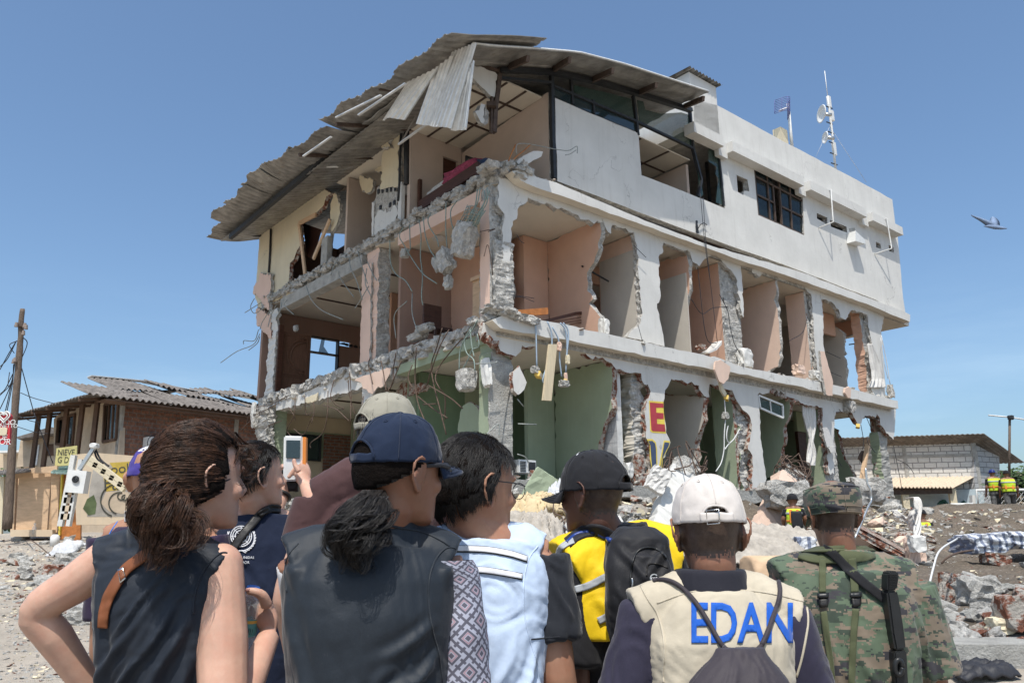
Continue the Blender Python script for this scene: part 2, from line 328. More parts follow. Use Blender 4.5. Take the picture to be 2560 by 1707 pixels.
# ================================================================== the wrecked building
bld = thing('apartment_building', B(8,5,1.6), 'three storey white concrete building with its street wall smashed open and its corner torn away', 'building')
def part(name, bm, mats, par=None, label=None, smooth=False, kind=None, fix=True):
    if isinstance(bm, bmesh.types.BMesh) and fix: fixn(bm)
    return mk(name, bm, mats, par or bld, label=label, smooth=smooth, kind=kind)
def rf(d=0.): return lambda t, z, c: B(t, c - d, z)
def lf(d=0.): return lambda s, z, c: B(c - d, s, z)
def wall_fr(name, segs, th, mats, d=0., jag=.02, step=.09, amp=.018, holes=(), seed=1, par=None, label=None):
    bm = bm_new(); loops = [rough_loop(FRp(pxs(*segs), d), step, amp, seed)] + [rough_loop(FRp(pxs(*h), d), step, amp * .6, seed + 3 + i) for i, h in enumerate(holes)]
    prism(bm, loops, rf(d), th, jag=jag, seed=seed); return part(name, bm, mats, par, label)
def wall_fl(name, segs, th, mats, d=0., jag=.02, step=.09, amp=.018, holes=(), seed=1, par=None, label=None):
    bm = bm_new(); loops = [rough_loop(FLp(pxs(*segs), d), step, amp, seed)] + [rough_loop(FLp(pxs(*h), d), step, amp * .6, seed + 3 + i) for i, h in enumerate(holes)]
    prism(bm, loops, lf(d), th, jag=jag, seed=seed); return part(name, bm, mats, par, label)
WP = ['white_plaster', 'broken_concrete', 'peach_wall']
# middle storey street wall: a comb of piers
wall_fr('facade_wall',[(5,[(134,-20),(345,8),(1215,318),(1920,572),(2352,735)]),(6,[(1370,440),(1530,500),(1500,560),(1480,660),(1490,800),(1505,1000),(1512,1168),(1430,1150),(1400,1080),(1410,760),(1385,640),(1380,550),(1265,512),(1250,525),(1220,585),(1180,570),(1165,510),(1125,465),(1042,425),(1055,620),(1055,780),(1068,840),(1078,1050),(1015,1030),(1005,900),(990,780),(975,500),(962,400),(940,380),(900,330),(800,285),(780,300),(760,305),(700,265),(620,235),(590,265),(530,240),(530,200),(450,165),(455,300),(465,430),(470,570),(442,500),(445,440),(425,390),(420,300),(385,235),(340,190),(300,140),(240,108),(205,120)]),
    (5,[(1640,592),(1612,632),(1562,600),(1545,530),(1350,460),(1340,540),(1320,545),(1315,700),(1328,850),(1300,940),(1320,1020),(1350,1160),(1357,1225),(1080,1150),(1165,1070),(1192,1000),(1165,700),(1155,480),(1130,385),(970,330),(962,398),(905,315),(862,302),(840,322),(800,295),(740,290),(720,255),(680,245),(620,215),(540,195),(490,165),(470,180),(352,130),(350,155),(275,215),(270,285),(240,300),(232,420),(215,640),(205,757),(160,640),(165,440),(178,250),(132,180),(140,90)])],
    .13, WP, seed=3)
# ground storey street wall
wall_fr('facade_wall',[(8,[(20,15),(160,60),(820,180),(1700,370),(2352,490)]),('z8',[(800,60),(1340,160),(2000,310),(1985,560),(1960,820),(1880,730),(1820,650),(1770,600),(1760,500),(1720,440),(1700,490),(1540,460),(1530,490),(1490,580),(1430,580),(1375,480),(1345,400),(1290,430),(1200,400),(1115,405),(1095,530),(1088,700),(1075,850),(1108,1000),(1092,1200),(1088,1320),(1010,1300),(985,960),(950,760),(925,640),(915,560),(920,347),(600,280),(560,240),(430,200),(330,130),(190,90),(140,140),(70,140),(-30,150)]),
    ('z7',[(1850,150),(1880,600),(1900,850),(1920,1040),(1960,1270),(1980,1600),(1760,1600),(1770,1280),(1770,1050),(1700,950),(1740,780),(1755,680),(1750,550),(1720,450),(1600,330),(1520,200),(1480,105)]),
    (8,[(1860,520),(1760,490),(1688,470),(1686,568),(1650,560),(1612,510),(1610,478),(1405,430)]),('z7',[(545,10),(490,80),(465,250),(460,400),(480,520),(500,640),(545,800),(560,850),(550,920),(520,960),(450,1100),(440,1250),(460,1340),(390,1370),(340,1460),(255,1460),(270,1330),(300,1240),(280,1130),(260,890),(200,780),(200,380),(205,300),(250,200),(270,110),(230,0)]),
    (8,[(1225,480),(1188,440),(1185,392),(1070,380),(1000,358),(965,315),(930,300),(850,270),(830,290),(795,265),(760,235),(640,190),(540,165),(435,165),(370,195),(310,185),(300,230),(262,262),(200,250),(150,225),(130,180),(70,140),(15,100)])],
    .14,['white_plaster', 'brick_break', 'green_wall'], jag=.025, amp=.022, seed=5)
# top storey street wall and parapet
wall_fr('facade_wall',[(2,[(552,575),(1000,765),(1165,835),(1175,980),(1187,1140),(1500,1262),(1800,1385),(1775,1100),(1752,945),(1575,860),(1572,640),(1580,590)]),(3,[(275,335),(800,620),(1240,850),(1560,1025),(1572,1120),(1582,1200),(1600,1300),(1640,1750),(1664,1900)]),
    (6,[(1440,440),(760,180),(0,-90)]),(2,[(570,1185),(566,1000),(556,900)])],.18,['white_plaster', 'broken_concrete', 'top_beige'], step=.4, amp=.006, jag=.01,
    holes=[[(3,[(540,765),(900,960),(915,1290),(575,1140)])],[(3,[(415,845),(495,880),(510,965),(470,962),(465,995),(425,970)])],[(3,[(1005,1125),(1083,1160),(1085,1212),(1007,1165)])],[(3,[(1102,1175),(1225,1227),(1230,1272),(1110,1225)])],[(3,[(1440,1335),(1475,1352),(1478,1390),(1442,1378)])],[(3,[(1533,1360),(1570,1378),(1574,1418),(1538,1405)])]], seed=9)
# ledges
def ledge(segs, th, seed, amp=.008, mats=('white_plaster', 'ceiling_cream', 'white_plaster')):
    bm = bm_new(); prism(bm,[rough_loop(FRp(pxs(*segs),.25),.3, amp, seed)], rf(.25), th, jag=.0, seed=seed); part('ledge', bm, list(mats))
ledge([(2,[(235,1110),(300,1100),(420,1155),(560,1195),(1210,1475),(1700,1660)]),(6,[(860,225),(1450,450),(1665,535),(1692,550),(1690,602),(1370,468),(760,252)]),(5,[(1920,592),(1215,337),(345,27),(300,5)])],.24,4)
ledge([(5,[(150,1085),(90,1030),(180,985),(260,995),(620,1060),(1200,1190),(1700,1300)]),(6,[(250,855),(420,920),(600,960),(1000,1035),(1400,1130),(1600,1180),(1605,1238),(1380,1190),(1000,1105),(600,1018),(380,970)]),(5,[(1700,1390),(1200,1290),(820,1212)])],.24,6,.012)
bm = bm_new(); prism(bm,[rough_loop(FRp(pxs((8,[(250,1165),(450,1170),(640,1180),(1050,1215),(1300,1230)]),('e',[(740,925),(860,940),(1140,980),(1140,1050),(860,1035)]),(8,[(1270,1318),(1050,1300),(555,1280),(250,1280)])),.25),.15,.012,8)], rf(.25),.25, jag=.02, seed=3); part('ledge', bm,['concrete', 'broken_concrete', 'concrete'])
# window hoods: a proud band with drop blocks
bm = bm_new(); zb = 11.80
for t0, t1 in ((6.36,7.64),(8.04,11.62),(12.01,15.47),(15.89,18.05)): bbox(bm, t0, t1,-.32,-.003, zb, zb + .3)
for t0, t1 in ((7.643,8.037),(11.623,12.007),(15.473,15.887)): bbox(bm, t0, t1,-.14,-.003, zb - .17, zb + .3)
part('window_hood', bm, 'white_plaster')
# water tank room on the roof
bm = bm_new(); bbox(bm,6.75,7.95,.0,3.4,12.2,13.86); part('tank_room', bm, 'white_plaster')
bm = bm_new(); N = 34
g = [[bm.verts.new(B(6.6 + 1.5 * i / N, s_,13.9 + .035 * sin(i * 1.9) + (.12 if s_ > 0 else 0))) for i in range(N + 1)] for s_ in (-.14,3.5)]
for i in range(N): bm.faces.new((g[0][i], g[0][i + 1], g[1][i + 1], g[1][i]))
bmesh.ops.solidify(bm, geom=bm.faces[:], thickness=.03); part('tank_roof', bm, 'zinc')
# closing walls behind and at the far end, parapet returns
bm = bm_new(); bbox(bm,8.0,18.3,11.85,12.0,8.97,13.2); bbox(bm,18.12,18.3,.181,11.84,8.97,13.3); part('rear_wall', bm, 'white_plaster')
bm = bm_new(); bbox(bm,7.2,18.1,.19,11.83,12.1,12.25); part('roof_slab', bm, 'concrete')
# slabs
def slab(name, tt, ss, z0, z1, mats, seed, jag=.03, extra=None):
    bm = bm_new(); n = 60; rr = random.Random(seed)
    left = [(tt[0] + rr.gauss(0,.06), ss[1] - (ss[1] - ss[0]) * i / n) for i in range(n + 1)]
    lp = [(tt[0] + .1, ss[0]),(tt[1], ss[0]),(tt[1], ss[1])] + left
    prism(bm,[lp], lambda a, b, c: B(a, b, z1 - c), z1 - z0, jag=jag, seed=seed); return part(name, bm, mats)
slab('floor_slab',(.02,18.3),(.01,12.3),8.62,8.95,['broken_concrete', 'broken_concrete', 'ceiling_cream'],1)
slab('floor_slab',(-.02,16.05),(.01,11.6),5.40,5.78,['broken_concrete', 'broken_concrete', 'ceiling_cream'],2)
slab('floor_slab',(.3,15.5),(.01,11.3),2.38,2.66,['broken_concrete', 'broken_concrete', 'concrete'],3)
# beams under the torn side
bm = bm_new(); bbox(bm,-.06,.26,.42,3.62,8.33,8.61,0); bbox(bm,-.05,.26,5.35,10.2,8.28,8.61,1); bbox(bm,.262,.27,5.35,10.2,8.28,8.61,2)
part('beam', bm,['pink_plaster', 'concrete', 'peach_wall'])
bm = bm_new(); prism(bm,[rough_loop([(3.6,5.15),(4.5,5.12),(4.5,5.6),(3.6,5.6)],.1,.03,2)], lf(.05),.3, jag=.02); part('beam', bm,['white_plaster', 'broken_concrete', 'green_wall'])
bm = bm_new(); prism(bm,[rough_loop(FLp(px('z5',[(560,1330),(700,1290),(900,1250),(960,1225),(1060,1225),(1240,1150),(1500,1090),(1800,1000),(2200,850),(2210,700),(1400,880),(900,1100),(560,1220)])),.12,.02,2)], lf(.06),.3, jag=.02); part('beam', bm,['white_plaster', 'broken_concrete', 'green_wall'])
bm = bm_new(); prism(bm,[FLp(px(7,[(1440,410),(1480,330),(2060,110),(2110,90),(2120,175),(2095,178)]))], lf(.04),.28); part('beam', bm,['green_wall', 'green_wall', 'ceiling_cream'])
# crumbling crust along the torn edges
def crust(s0, s1, zc, seed, big=.2, drop=0):
    rr = random.Random(seed); bm = bm_new(); s = s0
    while s < s1:
        h = rr.uniform(.5,1.) * big
        rock(bm, B(rr.uniform(-.1,.02), s, zc + rr.uniform(-.07,.1)),(RD * h * .7, LD * h * rr.uniform(.9,1.6), UP * h * .75), rr,2,.6,3.0)
        if rr.random() < .7: hull_chunk(bm, B(rr.uniform(-.12,.1), s + rr.uniform(-.1,.1), zc + big * .7), h * .5, h * .6, h * .35, rr)
        s += rr.uniform(.06,.12)
    return part('broken_edge', bm, 'broken_concrete')
crust(.1,11.2,8.80,11,.14); crust(-.05,10.9,5.62,12,.16); crust(.3,10.5,2.52,13,.15)
rr = random.Random(5); bm = bm_new()                                        # the smashed corner heads
for k in range(36): rock(bm, B(rr.uniform(-.25,.85), rr.uniform(-.3,.35),8.93 + rr.uniform(-.13,.13)),(RD * rr.uniform(.06,.17), LD * .13, UP * rr.uniform(.05,.12)), rr,2,.5,2)
part('broken_edge', bm, 'broken_concrete'); bm = bm_new()
for k in range(40): rock(bm, B(rr.uniform(-.3,.9), rr.uniform(-.32,.7),5.80 + rr.uniform(-.1,.12)),(RD * rr.uniform(.06,.2), LD * .15, UP * rr.uniform(.04,.1)), rr,2,.5,2)
part('broken_edge', bm, 'broken_concrete')
bm = bm_new(); rr = random.Random(77)                                         # crumbs along the street ledges
for (ta, tb, zz_, n) in ((.3,1.7,9.0,30),(.2,15.9,5.79,420),(.5,15.3,2.7,300)):
    for k in range(n):
        a = rr.uniform(.02,.09) * (1.6 if rr.random() < .1 else 1); t = rr.uniform(ta, tb); hull_chunk(bm, B(t, rr.uniform(-.22,.7), zz_ + a * .3), a, a, a * .6, rr,9, mi=0 if rr.random() < (.9 if zz_ > 5 else .6) else 1)
part('debris_crumbs', bm,['broken_concrete', 'brick_break'], kind='stuff')
# columns
def column(t0, t1, s0, s1, z0, z1, mats, seed, lean=0., jag=.013, name='column'):
    """mats: left face, front face, right/back"""
    bm = bm_new(); n = 70; rr = random.Random(seed); ring = []
    for i in range(n + 1):
        z = z0 + (z1 - z0) * i / n; q = []
        for (t, s) in ((t0, s0),(t0 * .67 + t1 * .33, s0),(t0 * .33 + t1 * .67, s0),(t1, s0),(t1, s1),(t0, s1),(t0,(s0 + s1) / 2)): nv_ = noise.noise_vector(V((t * 4 + seed, s * 4, z * 5.5))) * jag * 3 + noise.noise_vector(V((t * 9, s * 9 + seed, z * 17))) * jag * 1.6; q.append(bm.verts.new(B(t + nv_.x, s + nv_.y, z)))
        ring.append(q)
    for i in range(n):
        for j in range(7):
            f = bm.faces.new((ring[i][j], ring[i][(j + 1) % 7], ring[i + 1][(j + 1) % 7], ring[i + 1][j])); f.material_index = 1 if j < 3 else (0 if j >= 5 else 2)
    bm.faces.new(ring[0][::-1]); bm.faces.new(ring[-1])
    return part(name, bm, list(mats))
BC = 'broken_concrete'
column(-.03,.47,.135,.5,5.78,8.62,(BC, BC, BC),1); column(-.02,.45,.0,.13,5.78,7.4,(BC, BC, BC),2, name='column_core')
bm = bm_new(); prism(bm,[rough_loop([(.08,5.85),(.40,5.85),(.4,8.3),(.1,8.3)],.2,.008,3)], lf(.09),.055, jag=.01); part('column_plaster', bm,['pink_plaster', BC, BC])
column(.02,.5,.145,.55,2.66,5.4,('green_wall', 'concrete', 'concrete'),3, jag=.008)
bm = bm_new(); prism(bm,[rough_loop([(-.08,2.7),(.03,2.7),(.5,4.9),(.5,4.9),(.03,4.95),(-.1,4.9)],.15,.01,3)], rf(-.10),.04, jag=.01); part('column_plaster', bm,['concrete', BC, BC])
bm = bm_new(); prism(bm,[rough_loop([(.14,2.7),(.52,2.7),(.52,5.1),(.14,5.1)],.2,.008,3)], lf(.03),.045, jag=.01); part('column_plaster', bm,['green_wall', BC, BC], label='pale green corner column face in full sun')
column(.02,.36,4.62,5.2,5.6,8.6,('pink_plaster', BC, 'peach_wall'),4, jag=.014)
bm = bm_new(); prism(bm,[rough_loop([(4.78,5.5),(5.26,5.5),(5.3,8.3),(4.86,8.25)],.1,.02,3)], lf(.05),.06, jag=.01); part('column_plaster', bm,['pink_plaster', BC, BC])
column(.0,.4,4.7,5.15,2.66,5.5,('white_plaster', BC, 'green_wall'),5)
column(-.03,.06,10.4,10.95,5.6,8.4,('white_plaster', BC, 'pink_plaster'),6, jag=.016); column(.08,.45,10.4,10.9,2.2,5.4,('white_plaster', 'green_wall', 'green_wall'),7, jag=.008)
column(-.22,.075,10.3,10.95,2.2,5.4,(BC, BC, BC),8, jag=.04, name='column_core')
column(7.72,8.42,.14,.5,5.78,8.62,(BC, BC, 'peach_wall'),9); column(11.85,12.5,.14,.5,5.78,8.62,('peach_pale', BC, 'peach_wall'),10); column(15.1,15.95,.14,.45,5.78,8.62,('peach_wall', BC, 'peach_wall'),11)
column(3.95,4.4,.15,.5,2.66,5.4,('tile_grey', BC, 'green_wall'),12, jag=.03); column(7.9,8.35,.15,.5,2.66,5.4,('green_wall', BC, 'green_wall'),13, jag=.03)
column(12.0,12.7,.15,.5,2.66,5.4,('green_wall', BC, 'green_wall'),14); column(15.4,15.92,.15,.45,2.66,4.75,('green_wall', 'concrete', BC),15)
column(3.45,3.62,.14,.9,2.66,5.4,('tile_pattern', 'white_plaster', 'green_wall'),35, jag=.003, name='tiled_jamb')
# partitions: broken front edges traced in their own planes
def partn(t, front, sb, z0, z1, th, mats, seed=1, amp=.02, jag=.025, name='partition_wall', label=None, par=None):
    lp = [(sb, z1)] + front + [(sb, z0)]
    bm = bm_new(); prism(bm,[rough_loop(lp,.12, amp, seed)], lf(-t), th, jag=jag, seed=seed); return part(name, bm, mats, par, label)
PE = ['peach_wall', BC, 'peach_wall']; GE = ['green_wall', 'brick_break', 'green_wall']
A_ = lambda k, pts, t: [(max(.03, a), b) for a, b in FLp(px(k, pts),-t)]
partn(3.05,[(.02,8.62)] + A_(5,[(880,330),(890,420),(850,560),(790,680),(790,810),(830,870),(800,910),(850,960),(890,1050)],3.05) + [(.05,5.79)],1.8,5.79,8.61,.14, PE,21,.03)
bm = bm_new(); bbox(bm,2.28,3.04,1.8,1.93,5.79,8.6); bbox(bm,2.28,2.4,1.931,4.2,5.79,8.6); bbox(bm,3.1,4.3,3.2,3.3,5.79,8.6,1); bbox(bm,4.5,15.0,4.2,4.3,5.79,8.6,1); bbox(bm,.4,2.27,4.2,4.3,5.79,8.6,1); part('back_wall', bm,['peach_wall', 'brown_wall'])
partn(4.3,[(.14,8.6),(.14,5.79)],1.3,5.79,8.6,.12,['peach_pale', BC, 'peach_wall'],22,.004)
bm = bm_new(); bbox(bm,4.27,4.297,.142,1.25,5.79,8.2); bbox(bm,6.16,6.19,.1,2.2,5.79,8.02); part('tile_lining', bm, 'tile_grey')
partn(6.2, A_(5,[(1548,545),(1555,620),(1560,760),(1530,850),(1480,960),(1490,1040),(1465,1140),(1500,1215)],6.2),2.4,5.79,8.6,.14, PE,23,.03)
partn(7.6,[(.13,8.6),(.13,5.79)],1.5,5.79,8.6,.1, PE,24,.004)
partn(10.1,[(.0,8.6)] + A_(6,[(725,310),(720,390),(690,440),(705,480),(735,510),(740,620),(735,760),(722,930)],10.1),2.6,5.79,8.6,.13,['peach_pale', BC, 'peach_wall'],25,.02)
partn(11.7,[(.1,8.6),(.1,5.79)],.7,5.79,8.6,.1,['peach_pale', BC, 'peach_wall'],26,.004)
bm = bm_new(); bbox(bm,10.5,11.69,1.5,1.6,8.2,8.6); bbox(bm,4.5,5.9,2.3,2.4,8.1,8.6); bbox(bm,6.3,7.59,1.1,1.2,8.15,8.6); part('lintel_wall', bm, 'peach_wall')
partn(14.9, A_(6,[(1042,430),(1062,640),(1190,700),(1180,860),(1190,1000),(1197,1062)],14.9)[::1] if 0 else [(1.3,8.6),(.65,7.95),(.75,7.2),(.7,6.6),(.9,5.8)],4.2,5.79,8.6,.12,['tile_grey', BC, 'peach_wall'],27)
bm = bm_new(); prism(bm,[rough_loop([(.14,5.79),(.14,8.6),(4.2,8.6),(4.2,5.79),(2.6,5.79),(2.6,8.0),(1.2,8.1),(.45,8.1),(.45,5.79)],.2,.02,4)], lf(-15.9),.12, jag=.02); part('end_wall', bm, PE)
bm = bm_new(); bbox(bm,12.6,14.89,.9,1.0,7.9,8.6); bbox(bm,12.6,13.6,1.1,1.2,5.79,8.6); part('lintel_wall', bm, 'peach_wall')
# low storey partitions
partn(3.25,[(.05,5.38)] + A_(8,[(960,315),(1000,365),(990,430),(980,500),(960,560),(965,640),(935,720),(900,830),(870,910)],3.25) + [(.7,2.67)],1.9,2.67,5.38,.16,['green_wall', 'brick_break', 'brown_wall'],31,.03, label='green wall ending in a jagged edge of red brick')
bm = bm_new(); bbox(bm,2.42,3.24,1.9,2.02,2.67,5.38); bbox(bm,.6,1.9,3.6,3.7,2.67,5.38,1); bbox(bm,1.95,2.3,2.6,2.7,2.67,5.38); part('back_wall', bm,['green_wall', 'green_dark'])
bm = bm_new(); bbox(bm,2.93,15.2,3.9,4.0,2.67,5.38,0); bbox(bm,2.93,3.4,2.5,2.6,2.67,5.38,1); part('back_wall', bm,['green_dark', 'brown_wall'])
partn(6.45, A_('z7',[(960,170),(1055,200),(1080,215),(1040,300),(1030,420),(1050,530),(1000,660),(950,750),(925,850),(930,1000),(945,1150),(975,1290)],6.45),3.2,2.67,5.38,.16,['tile_grey', 'brick_break', 'green_wall'],32,.02)
partn(7.76,[(.14,5.38),(.14,2.67)],.75,2.67,5.38,.12,['green_wall', 'brick_break', 'green_wall'],33,.01)
partn(10.25, A_('z8',[(430,225),(440,330),(430,430),(385,560),(340,680),(350,790),(320,930),(320,1100),(290,1300)],10.25),3.0,2.67,5.38,.16, GE,34,.02)
partn(11.93,[(.14,5.38),(.14,2.67)],.6,2.67,5.38,.12,['green_wall', BC, 'green_wall'],36,.004)
partn(15.0,[(2.0,5.38),(1.3,4.9),(1.2,4.2),(.9,3.4),(.7,2.67)],3.9,2.67,5.38,.14, GE,37,.02)
bm = bm_new(); bbox(bm,13.2,14.2,1.6,1.7,2.67,4.75); part('door', bm, 'wood_dark')
bm = bm_new(); bbox(bm,13.2,14.9,1.6,1.7,4.76,5.38); part('lintel_wall', bm, 'green_wall')
bm = bm_new(); prism(bm,[rough_loop(FRp(px('z8',[(1660,480),(1730,440),(1765,520),(1770,620),(1800,640),(1800,760),(1830,1560),(1760,1560),(1700,900)]),-.3),.12,.012,3)], rf(-.3),.12, jag=.01); part('door_post', bm,['pink_plaster', 'brick_break', 'green_wall'])
bm = bm_new(); beam(bm, B(14.0,.3,2.7), B(14.95,.3,4.35),.12,.08); part('door_post', bm, 'ply')
# broken bits of brick and block hanging in the openings of the low storey
bm = bm_new(); rr = random.Random(8)
for k, pts, d in (('z8',[(190,110),(260,150),(330,180),(400,210),(460,250),(520,265)],.02),('z2',[(180,830),(230,880),(290,920),(350,950)],.02)):
    for (x, y) in px(k, pts): t, z = fr(x, y, d); hull_chunk(bm, B(t,0, z),.13,.09,.08, rr,12)
part('brick_stub', bm, 'brick_break')
# far side walls of the open left rooms
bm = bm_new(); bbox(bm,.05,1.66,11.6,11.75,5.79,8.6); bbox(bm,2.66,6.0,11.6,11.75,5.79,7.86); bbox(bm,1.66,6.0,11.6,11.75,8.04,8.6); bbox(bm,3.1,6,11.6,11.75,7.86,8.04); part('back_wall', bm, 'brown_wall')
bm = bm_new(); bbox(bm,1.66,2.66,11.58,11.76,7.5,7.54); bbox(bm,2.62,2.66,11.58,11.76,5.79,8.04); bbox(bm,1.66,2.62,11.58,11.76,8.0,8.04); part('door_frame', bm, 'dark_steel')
bm = bm_new(); prism(bm,[[(1.95,7.54),(2.3,7.54),(2.12,7.75),(2.15,8.0),(2.03,8.0)]], rf(-11.62),.008); part('glass_shard', bm, 'glass_green')
bm = bm_new()
for k in range(6): hull_chunk(bm, B(2.75 + k * .17,11.6,7.93 - k * .008),.12,.05,.05, rr,10)
part('dark_edge', bm, 'dark_steel')  # row of dark broken lumps along the gap in the wall
bm = bm_new(); bbox(bm,.02,.16,10.3,10.39,5.79,7.86); part('door_frame', bm, 'wood_dark')
d = mk('door',(lambda b: (bbox(b,.17,1.13,10.55,10.61,5.79,7.74), b)[1])(bm_new()), 'wood_door', bld, label='brown panelled door leaf with a raised oval, standing ajar')
bm = bm_new()
for (a, b_, c_, d_) in ((.24,1.06,6.45,6.49),(.24,1.06,5.95,5.99),(.24,.28,6.49,7.62),(1.02,1.06,6.49,7.62),(.24,1.06,7.62,7.66),(.3,1.,6.0,6.03),(.3,1.,6.38,6.41)): bbox(bm, a, b_,10.53,10.55, c_, d_)
for k in range(2): tube(bm,[B(.98 - (.55 - k * .1) * sin(a * pi / 16),10.54,7.03 - (.55 - k * .1) * cos(a * pi / 16)) for a in range(17)],.022,6)
mk('moulding', fixn(bm), 'wood_door', d)
bm = bm_new(); bbox(bm,.3,6,11.3,11.45,2.2,4.1,0); bbox(bm,.3,6,11.28,11.45,4.1,4.9,1); bbox(bm,.3,6,11.3,11.45,4.9,5.39,0); part('back_wall', bm,['kiosk_beige', 'green_wall'])
bm = bm_new(); bbox(bm,2.1,3.4,11.2,11.27,2.3,4.85); part('brick_infill', bm, 'brick_in')
bm = bm_new()
for (a, b_, c_, d_) in ((.6,2.,4.75,4.8),(.6,2.,4.0,4.05),(.6,.65,4.05,4.75),(1.3,1.34,4.05,4.75),(1.95,2.,4.05,4.75)): bbox(bm, a, b_,11.2,11.25, c_, d_)
wf = part('window_frame', bm, 'dark_steel'); bm = bm_new(); bbox(bm,.65,1.95,11.26,11.27,4.05,4.75); mk('pane', fixn(bm), 'glass_dark', wf)
partn(1.9,[(1.9,8.6),(2.0,7.6),(1.75,7.1),(2.2,6.6),(1.9,6.1),(1.8,5.79)],4.2,5.79,8.6,.12, PE,41,.03)      # peach wall left of the corner, mid
bm = bm_new(); bbox(bm,.5,6.5,4.31,4.42,5.79,8.6,0); bbox(bm,2.2,6.5,7.6,7.7,5.79,8.6,0); bbox(bm,.4,1.8,3.72,3.8,2.67,5.38,1); bbox(bm,3.0,3.1,3.9,11.2,2.67,5.38,1); bbox(bm,4.2,4.3,7.71,11.5,5.79,8.6,0); part('inner_wall', bm,['peach_wall', 'green_wall'])
# ceiling battens in the left rooms
bm = bm_new()
for s_ in (6.2,7.9,9.4): bbox(bm,.3,4.1, s_, s_ + .06,8.585,8.612)
part('ceiling_batten', bm, 'rust_steel'); bm = bm_new()
for s_ in (6.0,8.2): bbox(bm,.4,2.9, s_, s_ + .05,5.36,5.392)
part('ceiling_batten', bm, 'rust_steel')
for (t_, s_, z_) in ((.9,2.2,5.385),(.8,3.2,8.605)):
    bm = bm_new(); bmesh.ops.create_cone(bm, cap_ends=True, segments=20, radius1=.14, radius2=.17, depth=.05, matrix=Matrix.Translation(B(t_, s_, z_ - .025))); part('ceiling_lamp', bm, 'cloth_white')
# ---------------------------------------------------------------- top storey, torn corner
partn(1.62,[(.12,11.35),(.12,9.0)],3.4,8.96,11.15,.1,['top_beige', BC, 'top_beige'],51,.004)
bm = bm_new(); bbox(bm,.1,1.05,3.4,3.52,8.96,11.3); bbox(bm,1.5,1.61,3.4,3.52,8.96,11.3); bbox(bm,1.05,1.5,3.4,3.52,10.9,11.3); bbox(bm,1.75,7.1,3.6,3.7,8.96,12.4); bbox(bm,7.0,7.1,.5,3.59,8.96,11.4); part('back_wall', bm, 'top_beige')
bm = bm_new(); bbox(bm,1.06,1.49,3.47,3.5,8.96,10.89); part('door', bm, 'wood_dark')
bm = bm_new(); bbox(bm,.08,1.6,.3,3.39,11.28,11.31); bbox(bm,.08,1.6,3.55,7.2,11.28,11.31); bbox(bm,1.75,7.0,.35,3.59,11.45,11.48); part('ceiling_panel', bm, 'ceiling_cream')
bm = bm_new()
for s_ in (1.0,2.2): bbox(bm,.08,1.6, s_, s_ + .06,11.26,11.278)
for t_ in (.55,1.1): bbox(bm, t_, t_ + .05,.3,3.39,11.255,11.275)
for t_ in (2.8,3.9,5.0,6.1): bbox(bm, t_, t_ + .05,.35,3.59,11.425,11.447)
for s_ in (1.2,2.4): bbox(bm,1.75,7.0, s_, s_ + .05,11.42,11.444)
part('ceiling_batten', bm, 'rust_steel')
# glass screen in the corner room
bm = bm_new(); o = B(1.0,2.5,8.96)
for k in (0,.62): bbox(bm,.95 + k,1.0 + k,2.3,2.34,8.96,10.45)
bbox(bm,.95,1.6,2.3,2.34,10.41,10.45); bbox(bm,.95,1.6,2.3,2.34,9.6,9.64); gs = part('glass_screen', bm, 'dark_steel')
bm = bm_new(); bbox(bm,1.0,1.57,2.31,2.32,9.0,10.41); mk('pane', fixn(bm), 'glass_green', gs)
# steel and glass of the clerestory
def fbm(bm, k, pts, d, w, dep=.06):
    P = FRp(px(k, pts), d)
    for a, b_ in zip(P, P[1:]): beam(bm, B(a[0],-d, a[1]), B(b_[0],-d, b_[1]), w, dep)
bm = bm_new()
fbm(bm,2,[(525,400),(530,760),(545,1165)],-.02,.09,.09); fbm(bm,2,[(668,430),(680,620)],-.02,.06); fbm(bm,2,[(830,590),(836,690)],-.02,.06); fbm(bm,2,[(1125,560),(1148,740),(1160,850)],-.02,.08)
fbm(bm,2,[(1540,650),(1562,940)],-.02,.09); fbm(bm,2,[(1562,940),(1625,1180),(1600,1300)],-.05,.09); fbm(bm,2,[(1750,950),(1792,1370)],-.03,.06)
fbm(bm,2,[(150,430),(520,465)],-.02,.09); fbm(bm,2,[(520,480),(1130,740),(1565,945)],-.02,.07); fbm(bm,2,[(1575,870),(1750,945)],-.03,.05); fbm(bm,2,[(150,372),(330,375),(520,385),(860,455),(1170,545),(1550,665)],.06,.13,.1)
part('steel_frame', bm, 'dark_steel'); bm = bm_new(); fbm(bm,2,[(1665,1045),(1690,1335)],-.9,.08)
part('steel_frame', bm, 'dark_steel')
for i,(seg, d_, m_) in enumerate(([[(535,480),(665,545),(680,610),(545,560)],-.03, 'glass_dark'],[[(690,480),(1110,580),(1135,730),(690,545)],-.03, 'glass_green'],[[(1155,590),(1200,600),(1215,660),(1330,690),(1480,680),(1540,700),(1560,930),(1170,750)],-.03, 'glass_green'],[[(690,560),(1130,750),(1158,825),(560,575)],-.035, 'glass_dark'],
    [[(1680,930),(1750,955),(1790,1365),(1735,1340),(1745,1230),(1755,1170),(1730,1130),(1740,1080),(1680,1040)],-.04, 'glass_green'],[[(1590,1000),(1605,1050),(1640,1280),(1620,1310)],-.05, 'glass_green'])):
    bm = bm_new(); prism(bm,[FRp(px(2, seg), d_)], rf(d_),.008, layers=1); part('pane', bm, m_)
